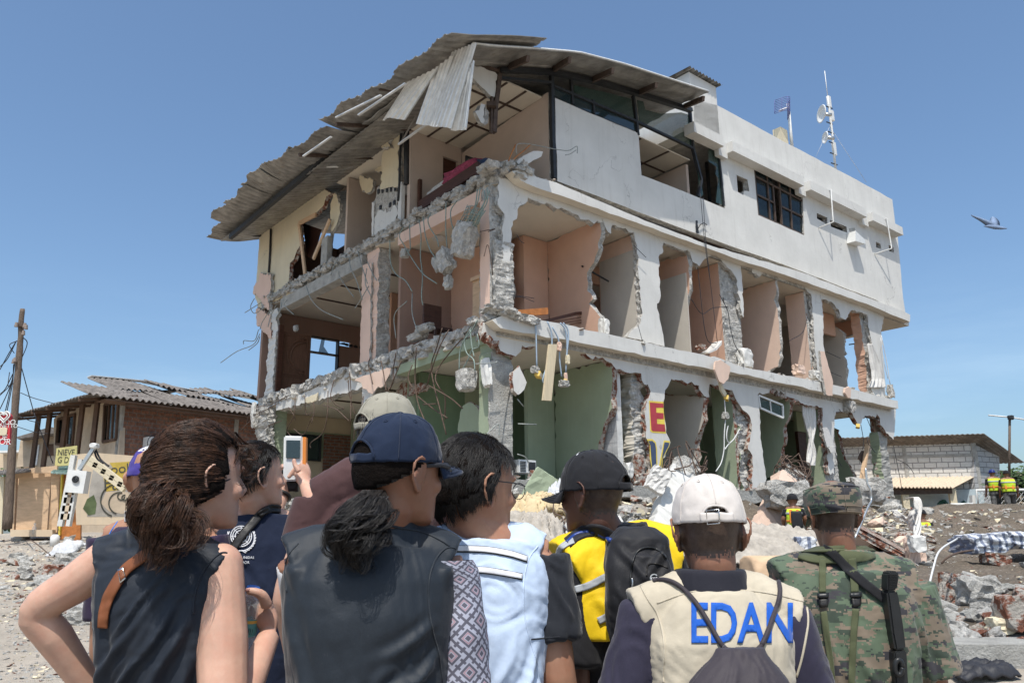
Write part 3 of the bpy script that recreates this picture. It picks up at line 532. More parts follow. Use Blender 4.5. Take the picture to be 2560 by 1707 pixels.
# window with steel lights
bm = bm_new(); W0, W1, W2, W3 = [V((a, b_,0)) for a, b_ in FRp(px(3,[(540,765),(900,960),(915,1290),(575,1140)]),-.04)]
def wq(u, v): p = W0.lerp(W1, u).lerp(W3.lerp(W2, u), v); return B(p.x,.05, p.y)
for u0, v0, u1, v1 in ((0,0,1,0),(0,1,1,1),(0,0,0,1),(1,0,1,1),(0,.24,1,.24),(.25,0,.25,1),(.36,.24,.36,1),(.5,.0,.5,1),(.72,0,.72,1),(0,.6,.36,.6),(.5,.6,1,.6)): beam(bm, wq(u0, v0), wq(u1, v1),.055,.055)
wf = part('window_frame', bm, 'rust_steel')
bm = bm_new()
for a, b_ in ((0.01,.36),(.5,.99)):
    vs = [bm.verts.new(wq(u, v) + LD * .01) for u, v in ((a,.01),(b_,.01),(b_,.99),(a,.99))]; bm.faces.new(vs)
bmesh.ops.solidify(bm, geom=bm.faces[:], thickness=.006); mk('pane', bm, 'glass_dark', wf)
bm = bm_new(); bbox(bm,7.9,16,2.6,2.7,8.96,12.0); part('inner_wall', bm, 'brown_wall')
# corner frame and loose wall scraps under the roof
def scrap(k, pts, d, mats, th=.1, side='l', amp=.03, label=None, name='wall_scrap', seed=1):
    bm = bm_new()
    if side == 'l': prism(bm,[rough_loop(FLp(px(k, pts), d),.08, amp, seed)], lf(d), th, jag=.02)
    else: prism(bm,[rough_loop(FRp(px(k, pts), d),.08, amp, seed)], rf(d), th, jag=.02)
    return part(name, bm, mats, label=label)
WB = ['white_plaster', BC, BC]; CB = ['cream_plaster', BC, BC]
scrap('z6',[(1430,425),(1580,450),(1620,500),(1740,530),(1790,575),(1745,900),(1690,880),(1540,740),(1470,660),(1400,590),(1395,440)],.02, WB, side='r'); scrap('z6',[(1610,1015),(1590,1090),(1570,1290),(1540,1270),(1480,1170),(1460,1110),(1520,1040)],.02, WB, side='r')
scrap('z6',[(1620,1010),(1660,1120),(1660,1220),(1600,1310),(1570,1290),(1590,1090)],-.02,[BC, BC, BC], side='r')
bm = bm_new(); fbm(bm, 'z6',[(1815,480),(1780,800),(1745,1050),(1725,1420)],.0,.1,.1); fbm(bm, 'z6',[(1440,385),(1620,460),(1800,520)],.03,.05); fbm(bm, 'z6',[(1700,900),(1690,1180),(1690,1430)],.0,.06,.05); beam(bm, B(-.1,.0,10.25), B(-.1,.0,10.35),.26,.2); part('steel_frame', bm, 'rust_steel')
wall_fl('side_wall',[(4,[(440,372),(520,345),(535,300),(880,48),(962,100),(930,120),(912,180),(840,255),(725,320),(735,480),(715,515),(690,580),(662,610),(650,755),(675,780),(680,830),(500,915),(470,940),(435,940),(405,860),(425,600)])],.14,['cream_plaster', 'brick_break', 'wood_dark'], seed=61, amp=.012)
scrap(4,[(975,100),(1005,110),(1028,200),(1020,290),(990,350),(965,375),(945,560),(905,640),(860,680),(840,680),(920,600),(965,380),(960,200)],-.1,['cream_plaster', BC, BC],.1, name='wall_stub')
bm = bm_new(); bbox(bm,-.03,.12,7.35,7.7,8.96,9.75); part('wall_stub', bm, 'concrete')
scrap(4,[(438,690),(490,695),(522,690),(522,800),(500,890),(510,960),(480,940),(455,900),(430,870),(388,828),(395,780),(430,740)],.12,['pink_plaster', BC, BC],.1, name='wall_stub')
scrap(4,[(412,950),(440,945),(520,1000),(525,1165),(500,1150),(450,1090),(415,1060)],.06,['pink_plaster', 'brick_break', BC],.25, name='wall_stub')
scrap(1,[(1405,800),(1470,795),(1470,860),(1458,1000),(1462,1235),(1390,1230),(1325,1240),(1335,1080),(1340,985),(1405,940)],.02, CB,.12); scrap(1,[(1120,890),(1170,860),(1290,875),(1335,900),(1335,1120),(1310,1120),(1265,1090),(1255,975),(1140,940)],-.5, CB,.1); scrap(1,[(1170,1150),(1275,1175),(1260,1260),(1220,1275),(1190,1260)],-.3, CB,.1, name='wall_scrap')
scrap(1,[(1325,900),(1400,830),(1410,850),(1385,900),(1400,935),(1330,935)],.1, CB,.08)
scrap(1,[(1015,1045),(1095,975),(1260,1000),(1255,1090)],-.5,['ceiling_cream', BC, BC],.03, amp=.008); scrap(1,[(840,1165),(890,1160),(1010,1190),(1170,1220),(1000,1270),(960,1290),(900,1220)],-.6,['top_beige', BC, BC],.05, amp=.01)
hb = scrap(1,[(1300,1235),(1440,1215),(1455,1300),(1450,1400),(1380,1420),(1345,1400),(1290,1440),(1268,1340),(1290,1300)],-.02,[BC, BC, BC],.16, name='hollow_block_wall', label='row of grey hollow blocks with open cells, broken')
bm = bm_new()
for (x, y) in px(1,[(1315,1262),(1345,1255),(1378,1250),(1408,1245),(1436,1240),(1330,1380),(1400,1360),(1432,1345)]):
    s_, z_ = fl(x, y,-.02); rock(bm, B(.01, s_, z_),(RD * .03, LD * .06, UP * .1), rr,1,.2)
mk('cell_shade', fixn(bm), 'dark_steel', hb)  # dark lumps stand in for the shade inside the open cells
scrap(4,[(1275,300),(1318,220),(1400,230),(1420,170),(1450,220),(1440,300),(1415,340),(1350,390),(1268,400),(1262,330)],.0, WB,.16, name='wall_stub'); scrap(4,[(1262,165),(1280,170),(1275,410),(1262,415)],.02, WB,.1, name='wall_stub', amp=.01)
bm = bm_new()
for k, pts, r_ in ((1,[(1478,790),(1470,1000),(1465,1200),(1455,1330)],.03),(1,[(1490,800),(1488,1200)],.07)):
    tube(bm,[B(-.05 if r_ < .05 else .06, *fl(x, y,.05)) for x, y in px(k, pts)], r_,6)
part('pipe', bm, 'dark_steel')
bm = bm_new(); s_, z_ = fl(*px(1,[(1480,1200)])[0]); bbox(bm,-.03,.07, s_ - .06, s_ + .08,8.97,9.95); part('post', bm, 'white_plaster')
# tilted door frame on the left
bm = bm_new(); dq = [B(-.02, *fl(x, y,.02)) for x, y in px(4,[(728,320),(850,255),(955,290),(833,580),(772,690),(735,480)])]
for a, b_ in ((0,1),(0,4),(2,3)): beam(bm, dq[a], dq[b_],.05,.12)
part('door_frame', bm, 'ply'); bm = bm_new(); dq2 = [B(.35, *fl(x, y,-.35)) for x, y in px(4,[(750,315),(895,365),(835,590),(790,560)])]
f = bm.faces.new([bm.verts.new(p) for p in dq2]); bmesh.ops.solidify(bm, geom=[f], thickness=.05); part('door', bm, 'wood_dark')
# room behind the left top wall
bm = bm_new(); bbox(bm,.2,3.2,11.9,12.0,8.96,11.3); bbox(bm,2.6,2.7,3.7,11.89,8.96,11.3); bbox(bm,.15,2.59,6.6,6.7,8.96,11.25,1); part('inner_wall', bm,['brown_wall', 'top_beige'])
# conduits and drain tubes on the upper wall
bm = bm_new()
for seg, d0 in ((px(3,[(1085,945),(1108,955),(1118,1080),(1128,1190),(1095,1210)]),.36),(px(3,[(1490,1170),(1518,1165),(1535,1260),(1557,1385),(1505,1405)]),.36)):
    P = [(lambda q: B(q[0],-.36, q[1]))(fr(x, y,.36)) for x, y in seg]; P[0] = P[0] + LD * .3; P[-1] = P[-1] + LD * .34; tube(bm, P,.022,6)
part('drain_pipe', bm, 'white_metal')
bm = bm_new(); P = px(3,[(1290,1255),(1360,1320),(1362,1352),(1290,1330)]); q = [fr(x, y,.3) for x, y in P]; prism(bm,[q], rf(.3),.29); part('air_conditioner', bm,['white_metal'] * 3)
bm = bm_new(); prism(bm,[rough_loop(FRp(px(3,[(1243,1240),(1285,1235),(1295,1345),(1262,1320)]),.01),.1,.01,2)], rf(.012),.01); part('patched_mortar', bm,['concrete'] * 3)
bm = bm_new(); prism(bm,[rough_loop(FRp(px(3,[(118,1180),(128,1178),(135,1240),(140,1270),(120,1268)]),.02),.05,.01,2)], rf(.02),.02); tube(bm,[B(fr(x, y,.05)[0],-.05, fr(x, y,.05)[1]) for x, y in px(3,[(130,1245),(150,1210),(175,1198),(198,1212)])],.012,5); part('torn_bracket', bm, 'dark_steel')
# painted lettering on the first pier
def letter(pp, d, m_): bm = bm_new(); prism(bm,[FRp(pp, d)], rf(d), d - .001, layers=1); part('painted_letter', bm,[m_] * 3)
Q = lambda *p: px('z7', p)
letter(Q((250,243),(462,258),(466,400),(500,725),(300,712),(268,690),(262,500)),.004, 'yellow_paint'); letter(Q((262,268),(460,285),(464,345),(356,345),(358,418),(464,425),(466,512),(366,508),(370,582),(480,590),(492,697),(310,690),(286,670),(275,500)),.008, 'red_paint')
letter(Q((215,805),(300,805),(350,850),(368,950),(375,1200),(350,1280),(300,1290),(300,1275),(262,1090),(262,890)),.004, 'yellow_paint'); letter(Q((240,832),(300,832),(340,870),(352,950),(360,1200),(345,1250),(300,1255),(286,1100),(270,890)),.008, 'navy_paint')
letter(Q((470,825),(560,835),(548,905),(520,960),(450,1100),(440,1250),(390,1360),(345,1450),(330,1450),(400,1180),(455,900)),.004, 'yellow_paint'); letter(Q((480,850),(550,860),(538,905),(508,960),(440,1100),(430,1250),(385,1360),(368,1400),(425,1180),(470,900)),.008, 'navy_paint')
# ================================================================== the torn metal roof (parts of the building)
def interp(x, xs):
    for (a, b),(c, d) in zip(xs, xs[1:]):
        if x <= c: return b + (d - b) * max(0,(x - a)) / (c - a)
    return xs[-1][1]
RZ = [(-2.2,10.6),(-1.5,10.74),(-.8,10.97),(0,11.27),(1.5,11.8),(3,12.12),(6.6,12.7),(7.3,12.78)]
def sheet_grid(nu, nv, f, th=.012, rib=None):
    bm = bm_new(); g = [[bm.verts.new(f(i / nu, j / nv)) for j in range(nv + 1)] for i in range(nu + 1)]
    for i in range(nu):
        for j in range(nv): bm.faces.new((g[i][j], g[i + 1][j], g[i + 1][j + 1], g[i][j + 1])).smooth = False
    bmesh.ops.recalc_face_normals(bm, faces=bm.faces[:]); bmesh.ops.solidify(bm, geom=bm.faces[:], thickness=th); return bm
def ribz(s, pitch=.22, h=.035): x = (s / pitch) % 1.0; return h if x < .18 else (h * (1 - (x - .18) / .1) if x < .28 else (0 if x < .9 else h * (x - .9) / .1))
rr = random.Random(21)
strips = [(12.9,11.2,-1.55,10.98,11.08),(11.35,9.75,-1.95,10.98,11.02),(9.9,8.5,-2.0,11.0,11.06),(8.65,7.6,-2.05,11.05,11.12),(8.0,5.4,-2.0,11.28,10.9),(5.9,3.8,-2.0,10.85,10.8),
          (3.95,2.2,-2.0,10.95,10.8),(2.4,.5,-2.0,10.78,10.62),(.75,-1.25,-2.0,10.66,10.5)]
for k,(sa, sb, to, za, zb_) in enumerate(strips):
    ns = int((sa - sb) / .22 * 6); sk = rr.uniform(-.08,.08)
    def f(u, v, sa=sa, sb=sb, to=to, za=za, zb_=zb_, k=k, sk=sk):
        s = sa + (sb - sa) * u; t = .35 + (to + .07 * sin(u * 9 + k * 2) + sk * 2 * (u - .5) - .35) * v
        zin = interp(t, RZ) + .05 + k % 2 * .02; zo = za + (.0,.05,-.03,.04,0,.0,.07,-.02,.0)[k] + (zb_ - za) * u; e = max(0,(v - .35) / .65) ** 1.6
        return B(t, s, zin + (zo - interp(to, RZ)) * e + ribz(s) + .03 * sin(s * 3 + k) * e * .8)
    part('roof_sheet', sheet_grid(ns,12, f), 'zinc', fix=False)
def f(u, v):
    s = 12.4 - 13.3 * u; t = 1.5 - 2.7 * v
    return B(t, s, interp(t, RZ) - .0 + ribz(s) * .7)
part('roof_sheet', sheet_grid(360,10, f), 'zinc', fix=False)
def f(u, v):
    t = -1.35 + (7.5 + .5 * v) * u; s = -1.0 + 4.2 * v
    return B(t, s, interp(t, RZ) + .06 + .14 * min(0, s) + .02 * sin(v * 40))
part('roof_sheet', sheet_grid(40,30, f,.02), 'zinc', fix=False)
def f(u, v):
    t = 1.4 + 5.8 * u; s = 3.1 + 9.4 * v
    return B(t, s, interp(t, RZ) + .05)
part('roof_sheet', sheet_grid(12,20, f,.02), 'zinc', fix=False)
bm = bm_new(); P = [B(t,-1.01, interp(t, RZ) - .07) for t in np.linspace(-1.35,6.13,24)]; tube(bm, P,.022,4); part('drip_edge', bm, 'zinc_bright')
for seg in ([(210,355),(348,282)],[(540,372),(655,290)],[(830,448),(972,370)],[(1172,542),(1292,476)],[(1502,642),(1638,575)]):
    bm = bm_new(); (x0, y0),(x1, y1) = px(2, seg); a = fr(x0, y0,.08); b_ = fr(x1, y1,.95); beam(bm, B(a[0],-.08, a[1] + .02), B(b_[0],-.97, b_[1] - .02),.07,.13); part('rafter', bm, 'rust_steel')
bm = bm_new(); pp = [fl(x, y,1.17) for x, y in px(1,[(225,1595),(780,1130),(955,955),(1190,740),(1500,500)])]
for a, b_ in zip(pp, pp[1:]): beam(bm, B(-1.17, *a), B(-1.17, *b_),.11,.15)
part('purlin', bm, 'dark_steel'); bm = bm_new(); beam(bm, B(-.75,12.2,11.12), B(.1,12.2,11.3),.1,.12); part('purlin', bm, 'dark_steel')
bm = bm_new(); tube(bm,[B(-.04, *fl(x, y,.04)) for x, y in px(4,[(520,360),(515,520),(505,680)])],.035,5); part('conduit', bm, 'cable_black')
for s_ in (1.5,3.4,5.3): bm = bm_new(); beam(bm, B(-1.9, s_,10.75), B(1.5, s_,11.7),.06,.08); part('rafter', bm, 'rust_steel')
# sheets torn loose at the corner
def hang(quad, d, nu, nv, amp, mat_, curl=.0, rag=.0, dd=(0,0)):
    a, b_, c_, e_ = [fl(x, y, d) for x, y in quad]
    def f(u, v):
        s = (a[0] * (1 - u) + b_[0] * u) * (1 - v) + (e_[0] * (1 - u) + c_[0] * u) * v; z = (a[1] * (1 - u) + b_[1] * u) * (1 - v) + (e_[1] * (1 - u) + c_[1] * u) * v
        return B(-d - amp * (ribz(u * nu / 8 * .22,.22,1.) ) - curl * sin(u * pi) * v - dd[0] * (1 - v), s, z + rag * sin(u * 5) * v + dd[1])
    part('roof_sheet', sheet_grid(nu, nv, f,.01), mat_, fix=False, label='pale bent roofing sheet hanging loose from the corner')
hang(px(1,[(1540,455),(1758,350),(1512,730),(1352,745)]),1.5,48,14,.04, 'zinc_bright',.12,.02)
hang(px(1,[(1745,350),(1880,250),(1690,775),(1598,768)]),1.45,32,14,.03, 'zinc_bright',-.05,.0)
hang(px(1,[(1868,240),(2038,172),(1860,815),(1690,775)]),1.4,56,16,.045, 'zinc_bright',.1,-.03)
hang(px(1,[(1985,420),(2020,300),(1960,785),(1855,818)]),1.36,32,14,.04, 'zinc_bright',-.12,.02)
for seg, d in (([(760,1002),(965,860)],1.9),([(1165,700),(1510,468)],1.9),([(1000,718),(1330,555)],1.95),([(820,1082),(1010,1080)],.9),([(1460,915),(1660,770)],.9)):
    bm = bm_new(); q = [B(-d, *fl(x, y, d)) for x, y in px(1, seg)]; beam(bm, q[0], q[1],.05,.03); part('flashing', bm, 'zinc_bright')
for seg in ([(1015,990),(1060,1050)],[(1040,1080),(1090,980)],[(840,1148),(950,1050)],[(1590,700),(1480,900)],[(1030,1100),(1130,1080)]):
    bm = bm_new(); q = [B(-.5, *fl(x, y,.5)) for x, y in px(1, seg)]; beam(bm, q[0], q[1],.03,.03); part('ceiling_hanger', bm, 'zinc')
# ------------------------------------------------------------------ bent bars and wires that still hang on the building
def wires(k, lines, d, r, m_, name='rebar', wob=.0, side='l'):
    for i, ln in enumerate(lines):
        P = []
        for j,(x, y) in enumerate(px(k, ln)):
            dd = d + wob * sin(i * 2.3 + j * 1.3) * (j > 0)
            P.append(B(-dd, *fl(x, y, dd)) if side == 'l' else (lambda q: B(q[0],-dd, q[1]))(fr(x, y, dd)))
        bm = bm_new(); tube(bm, catmull(P,5), r,5); part(name, bm, m_)
wires(4,[[(1540,330),(1545,480),(1548,510)],[(1610,290),(1625,420),(1620,560),(1635,700),(1628,850),(1638,920)],[(1640,270),(1655,400),(1690,510),(1730,570)],[(1700,240),(1675,290),(1690,350),(1740,430),(1755,490)],
          [(1808,170),(1806,340),(1815,500)],[(1890,150),(1845,220),(1845,300),(1862,370),(1845,420)],[(1500,340),(1465,410),(1500,480),(1560,580),(1640,690),(1740,760)],[(1395,440),(1400,600),(1440,690),(1510,740),(1560,820)]],.28,.013, 'rebar_green', wob=.08)
wires(4,[[(1100,570),(1105,640),(1150,740),(1195,880)],[(1020,670),(1030,720),(1130,860)],[(1230,600),(1260,670),(1300,740)],[(780,780),(820,880),(900,960),(1050,1025)],[(960,700),(1000,600),(1040,570),(1110,570)],[(500,900),(560,830),(650,800)],
          [(640,880),(620,920),(690,990)],[(560,920),(520,1000),(500,1080)],[(470,940),(400,980),(372,930),(400,870)],[(450,900),(330,975)],[(430,1100),(400,1180),(325,1180),(320,1205)],[(440,1130),(390,1210),(270,1260),(152,1342)],[(440,1150),(420,1200),(358,1250)],[(520,950),(460,1040),(440,1100)],
          [(600,900),(590,960),(560,1010)],[(1240,780),(1180,880),(1138,945)],[(1160,520),(1180,600),(1230,760)],[(1225,650),(1215,760),(1260,860)],[(1320,820),(1380,800),(1375,720)],[(1560,830),(1560,980),(1600,1110),(1620,1130)],[(1520,890),(1430,990),(1440,1160)]],.22,.013, 'rebar_grey', wob=.07)
wires(7,[[(1830,70),(1760,200),(1690,400),(1670,470),(1620,520),(1530,560)],[(1780,60),(1740,200),(1700,330),(1720,480),(1760,640),(1810,840)],[(1930,130),(1780,310),(1730,420),(1760,500),(1800,560),(1800,730)],[(1680,480),(1750,520),(1850,580),(1930,650)],
          [(1440,240),(1420,370),(1420,450),(1375,530)],[(1330,300),(1350,400),(1370,530)],[(1480,300),(1430,420),(1400,500)],[(1590,200),(1580,420),(1600,600),(1660,760)],[(1560,330),(1530,420),(1560,500)],[(1640,620),(1740,615)],[(1600,560),(1700,640),(1820,720)]],.3,.014, 'rebar_rust', wob=.12)
wires(7,[[(940,520),(935,700),(900,830),(815,900),(812,940)],[(1090,440),(1100,560),(1140,700)],[(1100,380),(1110,560),(1105,740)],[(985,440),(960,560),(1000,620),(1060,650),(1000,660)],[(770,560),(780,690),(820,680)],[(830,600),(840,660),(820,760)],[(700,560),(690,700),(640,800),(665,850)],
          [(690,800),(760,840),(820,720)],[(905,625),(1000,655),(1095,740)],[(650,640),(690,700),(700,740)],[(420,640),(520,620),(640,560)],[(440,700),(360,750),(300,810)],[(430,620),(360,700),(340,780)],[(470,800),(520,770),(600,740)],[(1200,560),(1190,640),(1140,780),(1130,880)],[(1270,470),(1240,330),(1250,280)],[(560,620),(480,660),(400,700),(370,720)]],.25,.012, 'rebar_rust', wob=.1)
wires(7,[[(2040,0),(1990,90),(1940,150),(1910,240),(1905,370)],[(1990,60),(1945,150),(1960,240),(2010,290),(2020,370)],[(2040,100),(2050,190),(2000,220),(1970,290),(1930,360)],[(1985,70),(2000,200),(2015,270)]],.33,.014, 'rebar_green')
wires(4,[[(2060,60),(2035,180),(1990,240),(1975,330)],[(2040,70),(2020,200),(1980,300)],[(2110,60),(2110,160),(2060,250),(2020,340)],[(2130,80),(2080,190),(2065,260),(2040,330)],[(2090,80),(2095,150),(2040,250),(1990,330)]],.36,.014, 'rebar_green')
wires('z2',[[(50,1230),(330,1215),(370,1190)]],.2,.01, 'rebar_grey', side='r'); wires(8,[[(25,860),(130,765),(140,820),(140,850)],[(280,762),(415,767)],[(275,985),(330,1005),(360,1050)],[(275,580),(320,635)]],.12,.012, 'rebar_grey', side='r')
wires('z1',[[(650,150),(655,20),(740,-5),(880,10),(1130,60),(1300,90),(1430,95),(1540,35),(1545,140)],[(1370,165),(1440,150),(1530,90)]],.3,.009, 'rebar_grey', side='r'); wires('z1',[[(540,320),(545,230),(640,10)],[(550,320),(640,200),(760,100),(860,10)]],.2,.014, 'wood_orange', 'split_rod', side='r')
wires(8,[[(395,15),(410,60),(418,355)],[(495,10),(525,100),(522,240),(462,430),(478,465)],[(530,50),(578,150),(585,290),(600,415)],[(590,20),(630,80),(640,200),(630,385)],[(612,20),(650,95),(632,300)]],.3,.016, 'cable_blue', 'hanging_cable', side='r')
wires('z7',[[(1310,0),(1340,80),(1365,130),(1360,250),(1372,480),(1355,740),(1350,960),(1310,1150),(1230,1282)],[(1410,610),(1390,720),(1395,820),(1440,880)],[(1360,960),(1420,880),(1500,800),(1580,660)]],.22,.015, 'cable_white', 'hanging_cable', side='r')
wires(5,[[(1640,130),(1660,450),(1690,720),(1745,1195)],[(1620,100),(1650,440),(1700,800)]],.3,.008, 'cable_black', 'hanging_cable', side='r'); wires(6,[[(1480,700),(1520,900),(1545,1060)],[(1475,720),(1500,900),(1530,1020)]],.1,.012, 'cable_white', 'hanging_cable', side='r')
wires(6,[[(80,430),(160,540),(240,500),(350,490)],[(290,400),(350,520),(370,640),(400,760),(440,830)],[(940,560),(900,680),(800,740)],[(1075,820),(1180,870)],[(1080,960),(1190,1005)],[(130,200),(190,700),(270,760)]],.02,.01, 'cable_black', 'loose_wire', side='r')
wires('z8',[[(1560,480),(1620,620),(1650,680)],[(1480,590),(1520,830),(1505,960)],[(1590,760),(1580,850),(1640,940),(1690,1000)],[(1960,900),(2000,1100),(2060,1400),(2080,1560)],[(2000,1100),(2160,1180),(2260,1310)],[(1100,1000),(1130,1100),(1200,1200)],[(320,1140),(430,1170),(515,1250)],[(1160,370),(1180,400),(1120,420)]],.05,.01, 'cable_black', 'loose_wire', side='r')
wires(5,[[(245,845),(310,855),(398,870)],[(240,855),(320,865),(398,895)],[(1130,480),(1220,570)],[(1160,1060),(1220,1280)],[(270,400),(300,450),(325,465)]],.12,.007, 'cable_black', 'loose_wire', side='r')
bm = bm_new(); beam(bm, B(14.9,.5,7.55), B(15.9,.3,7.75),.035,.035); part('curtain_rail', bm, 'dark_steel'); bm = bm_new(); beam(bm, *[B(q[0],.1, q[1]) for q in FRp(px('z8',[(1530,470),(1740,520)]),-.1)],.06,.06); part('window_frame', bm, 'rust_steel')
bm = bm_new(); beam(bm, B(3.0,.6,7.65), B(4.2,.9,7.6),.03,.03); part('curtain_rail', bm, 'dark_steel')
wires(5,[[(30,560),(60,480),(95,700)],[(60,380),(110,360),(0,380)]],.05,.01, 'rebar_rust', side='r')
# transom window over the low opening
bm = bm_new(); q = [B(a,.05, b_) for a, b_ in FRp(px('z8',[(-30,165),(330,310),(335,495),(0,350)]),-.05)]
for a, b_ in ((0,1),(1,2),(2,3),(3,0)): beam(bm, q[a], q[b_],.05,.05)
beam(bm, q[0].lerp(q[1],.48), q[3].lerp(q[2],.48),.03,.03); wf = part('window_frame', bm, 'white_metal'); bm = bm_new(); bm.faces.new([bm.verts.new(p + LD * .01) for p in q]); bmesh.ops.solidify(bm, geom=bm.faces[:], thickness=.006); mk('pane', bm, 'glass_green', wf)

# ================================================================== things that hang on, lie in or lean against the building
def chunk_at(k, x, y, hw, hh, d, side, m_, label, name='concrete_chunk', cat='concrete chunk', seed=1, tilt=0., th=None, amp=.3, group=None, sub=3):
    (X, Y), = px(k,[(x, y)]); rr = random.Random(seed)
    P = B(-d, *fl(X, Y, d)) if side == 'l' else (lambda q: B(q[0],-d, q[1]))(fr(X, Y, d))
    ax = (LD if side == 'l' else RD); a1 = (ax * cos(tilt) + UP * sin(tilt)); a2 = (UP * cos(tilt) - ax * sin(tilt)); a3 = (RD if side == 'l' else LD)
    bm = bm_new(); rock(bm, P,(a1 * hw, a3 * (th or hw * .8), a2 * hh), rr, sub, amp,2.2)
    return mk(name, fixn(bm), m_, None, label, cat, group), P
cg = 'concrete chunks dangling from bent rebar'
ch, P = chunk_at(4,1940,440,.28,.42,.42, 'l', BC, 'largest pale concrete chunk dangling by its bare rebar cage beside the torn upper corner', seed=3, tilt=.35, amp=.28, group=cg)
rr = random.Random(3)
for i in range(9):
    bm = bm_new(); x0 = 1900 + i * 18; a = px(4,[(x0 + 60,180 + i * 6),(x0 + rr.uniform(-8,8) + 30,270),(x0 - 10,340)]); tube(bm,[B(-.45 - .1 * (i % 3 - 1), *fl(x, y,.45)) for x, y in a],.012,4); mk('rebar', bm, 'rebar_green', ch)
for i in range(7):
    bm = bm_new(); y0 = 190 + i * 22; a = px(4,[(1960 - i * 7, y0 + 10),(2000 - i * 5, y0 + rr.uniform(-4,10)),(2055 - i * 4, y0 + 22)]); tube(bm,[B(-.45 - .08 * sin(j * 3.), *fl(x, y,.45)) for j,(x, y) in enumerate(a)],.009,4); mk('rebar', bm, 'rebar_green', ch)
chunk_at(4,1805,600,.2,.33,.35, 'l', BC, 'grey concrete chunk hanging just left of and below the largest one', seed=5, tilt=-.5, group=cg); chunk_at(4,1740,620,.1,.22,.25, 'l', 'concrete', 'flat grey concrete piece half hidden behind a hanging chunk', seed=6, tilt=-.5, group=cg)
chunk_at(4,1823,755,.11,.17,.35, 'l', BC, 'small concrete lump threaded on a bar below the hanging chunks', seed=7, tilt=-.1, group=cg); chunk_at(4,1505,540,.12,.12,.2, 'l', 'concrete', 'small round grey lump hanging under the peach beam', seed=8, group=cg)
ch, P = chunk_at(4,1957,1470,.22,.26,.36, 'l', BC, 'squarish concrete block strung on looped bars under the second floor slab', seed=9, group=cg, amp=.16)
chunk_at(7,2105,385,.11,.34,.15, 'l', 'white_plaster', 'tall flat whitewashed slab piece hanging against the green corner column', seed=10, tilt=-.2, th=.09, amp=.2, group=cg, name='plaster_chunk', cat='plaster chunk')
chunk_at(4,705,1090,.08,.1,.1, 'l', 'concrete', 'small grey lump on a wire inside the left middle room', seed=12, group=cg); chunk_at(7,668,880,.09,.13,.3, 'l', BC, 'small pale lump dangling in front of the lower left room', seed=13, group=cg)
chunk_at(7,400,720,.13,.35,.3, 'l', BC, 'long crumbling concrete piece drooping off the far left end of the slab', seed=14, tilt=-.25, group=cg); chunk_at(7,395,650,.11,.22,.35, 'l', 'white_plaster', 'white plaster flap over the drooping far left slab end', seed=15, th=.05, group=cg, name='plaster_chunk', cat='plaster chunk')
chunk_at(6,1548,1110,.13,.26,.1, 'r', BC, 'rough concrete lump perched at the far right end of the middle ledge', seed=16, group=cg);
bm = bm_new(); prism(bm,[rough_loop(FRp(px(8,[(245,385),(290,337),(345,460),(325,510),(280,550),(250,520),(240,440)]),.2),.08,.012,3)], rf(.2),.1, jag=.012); t = mk('plaster_chunk', fixn(bm),['white_plaster', 'brick_break', 'brick_break'], None, 'white rendered brick fragment leaning out beside the bare corner column', 'plaster chunk')
def flat_thing(name, label, cat, k, pts, d, th, m_, side='r', amp=.01, step=.1, group=None, mats3=None):
    bm = bm_new()
    if side == 'r': prism(bm,[rough_loop(FRp(px(k, pts), d), step, amp,3)], rf(d), th, jag=amp * .5)
    else: prism(bm,[rough_loop(FLp(px(k, pts), d), step, amp,3)], lf(d), th, jag=amp * .5)
    return mk(name, fixn(bm), mats3 or [m_] * 3, None, label, cat, group)
flat_thing('wood_plank', 'pale bare board hanging upright from the slab among blue cables', 'plank',8,[(512,176),(568,178),(526,592),(465,588)],.36,.05, 'wood_pale', amp=0, step=9)
for x, y, hw, hh, m_, lb in ((405,365,.09,.08, 'concrete', 'mortar lump on the leftmost blue cable'),(583,195,.05,.11, 'pink_plaster', 'pinkish mortar lump high on the blue cables beside the pale board'),(645,292,.05,.11, 'cream_plaster', 'cream mortar lump midway down the rightmost blue cable'),(632,420,.04,.11, 'pink_plaster', 'pink mortar stub at the foot of the rightmost blue cable'),(615,468,.12,.08, 'concrete', 'grey socket lump at the very end of the rightmost blue cable')):
    chunk_at(8, x, y, hw, hh,.34, 'r', m_, lb, 'mortar_lump', 'mortar lump', seed=int(x), group='lumps on hanging cables')
def ybox(k, x, y, d, label, m_='yellow_box', s=.075):
    (X, Y), = px(k,[(x, y)]); q = fr(X, Y, d); bm = bm_new(); bbox(bm, q[0] - s, q[0] + s,-d - s * .8,-d + s * .6, q[1] - s * .7, q[1] + s * .7); bbox(bm, q[0] - s * .8, q[0] + s * .8,-d - s * .9,-d - s * .82, q[1] - s * .5, q[1] + s * .5,1)
    bmesh.ops.rotate(bm, cent=B(q[0],-d, q[1]), matrix=Matrix.Rotation(.5,3, 'Z') @ Matrix.Rotation(.35,3, 'Y'), verts=bm.verts[:]); mk('junction_box', fixn(bm),[m_, 'wood_pale'], None, label, 'electric box', 'yellow electric boxes dangling on cables')
ybox(8,428,402,.34, 'yellow electric box dangling left of the pale hanging board'); ybox('z7',1382,205,.24, 'yellow electric box on the white cable above the dark opening'); ybox('z8',1432,617,.1, 'yellow electric box against the sky near the right end of the low storey'); ybox(8,628,452,.33, 'yellow electric box at the foot of the rightmost blue cable', s=.05)
chunk_at('z7',1370,465,.1,.1,.22, 'r', 'concrete', 'grey lump halfway down the white cable over the dark opening', 'mortar_lump', 'mortar lump', seed=33, group='lumps on hanging cables')
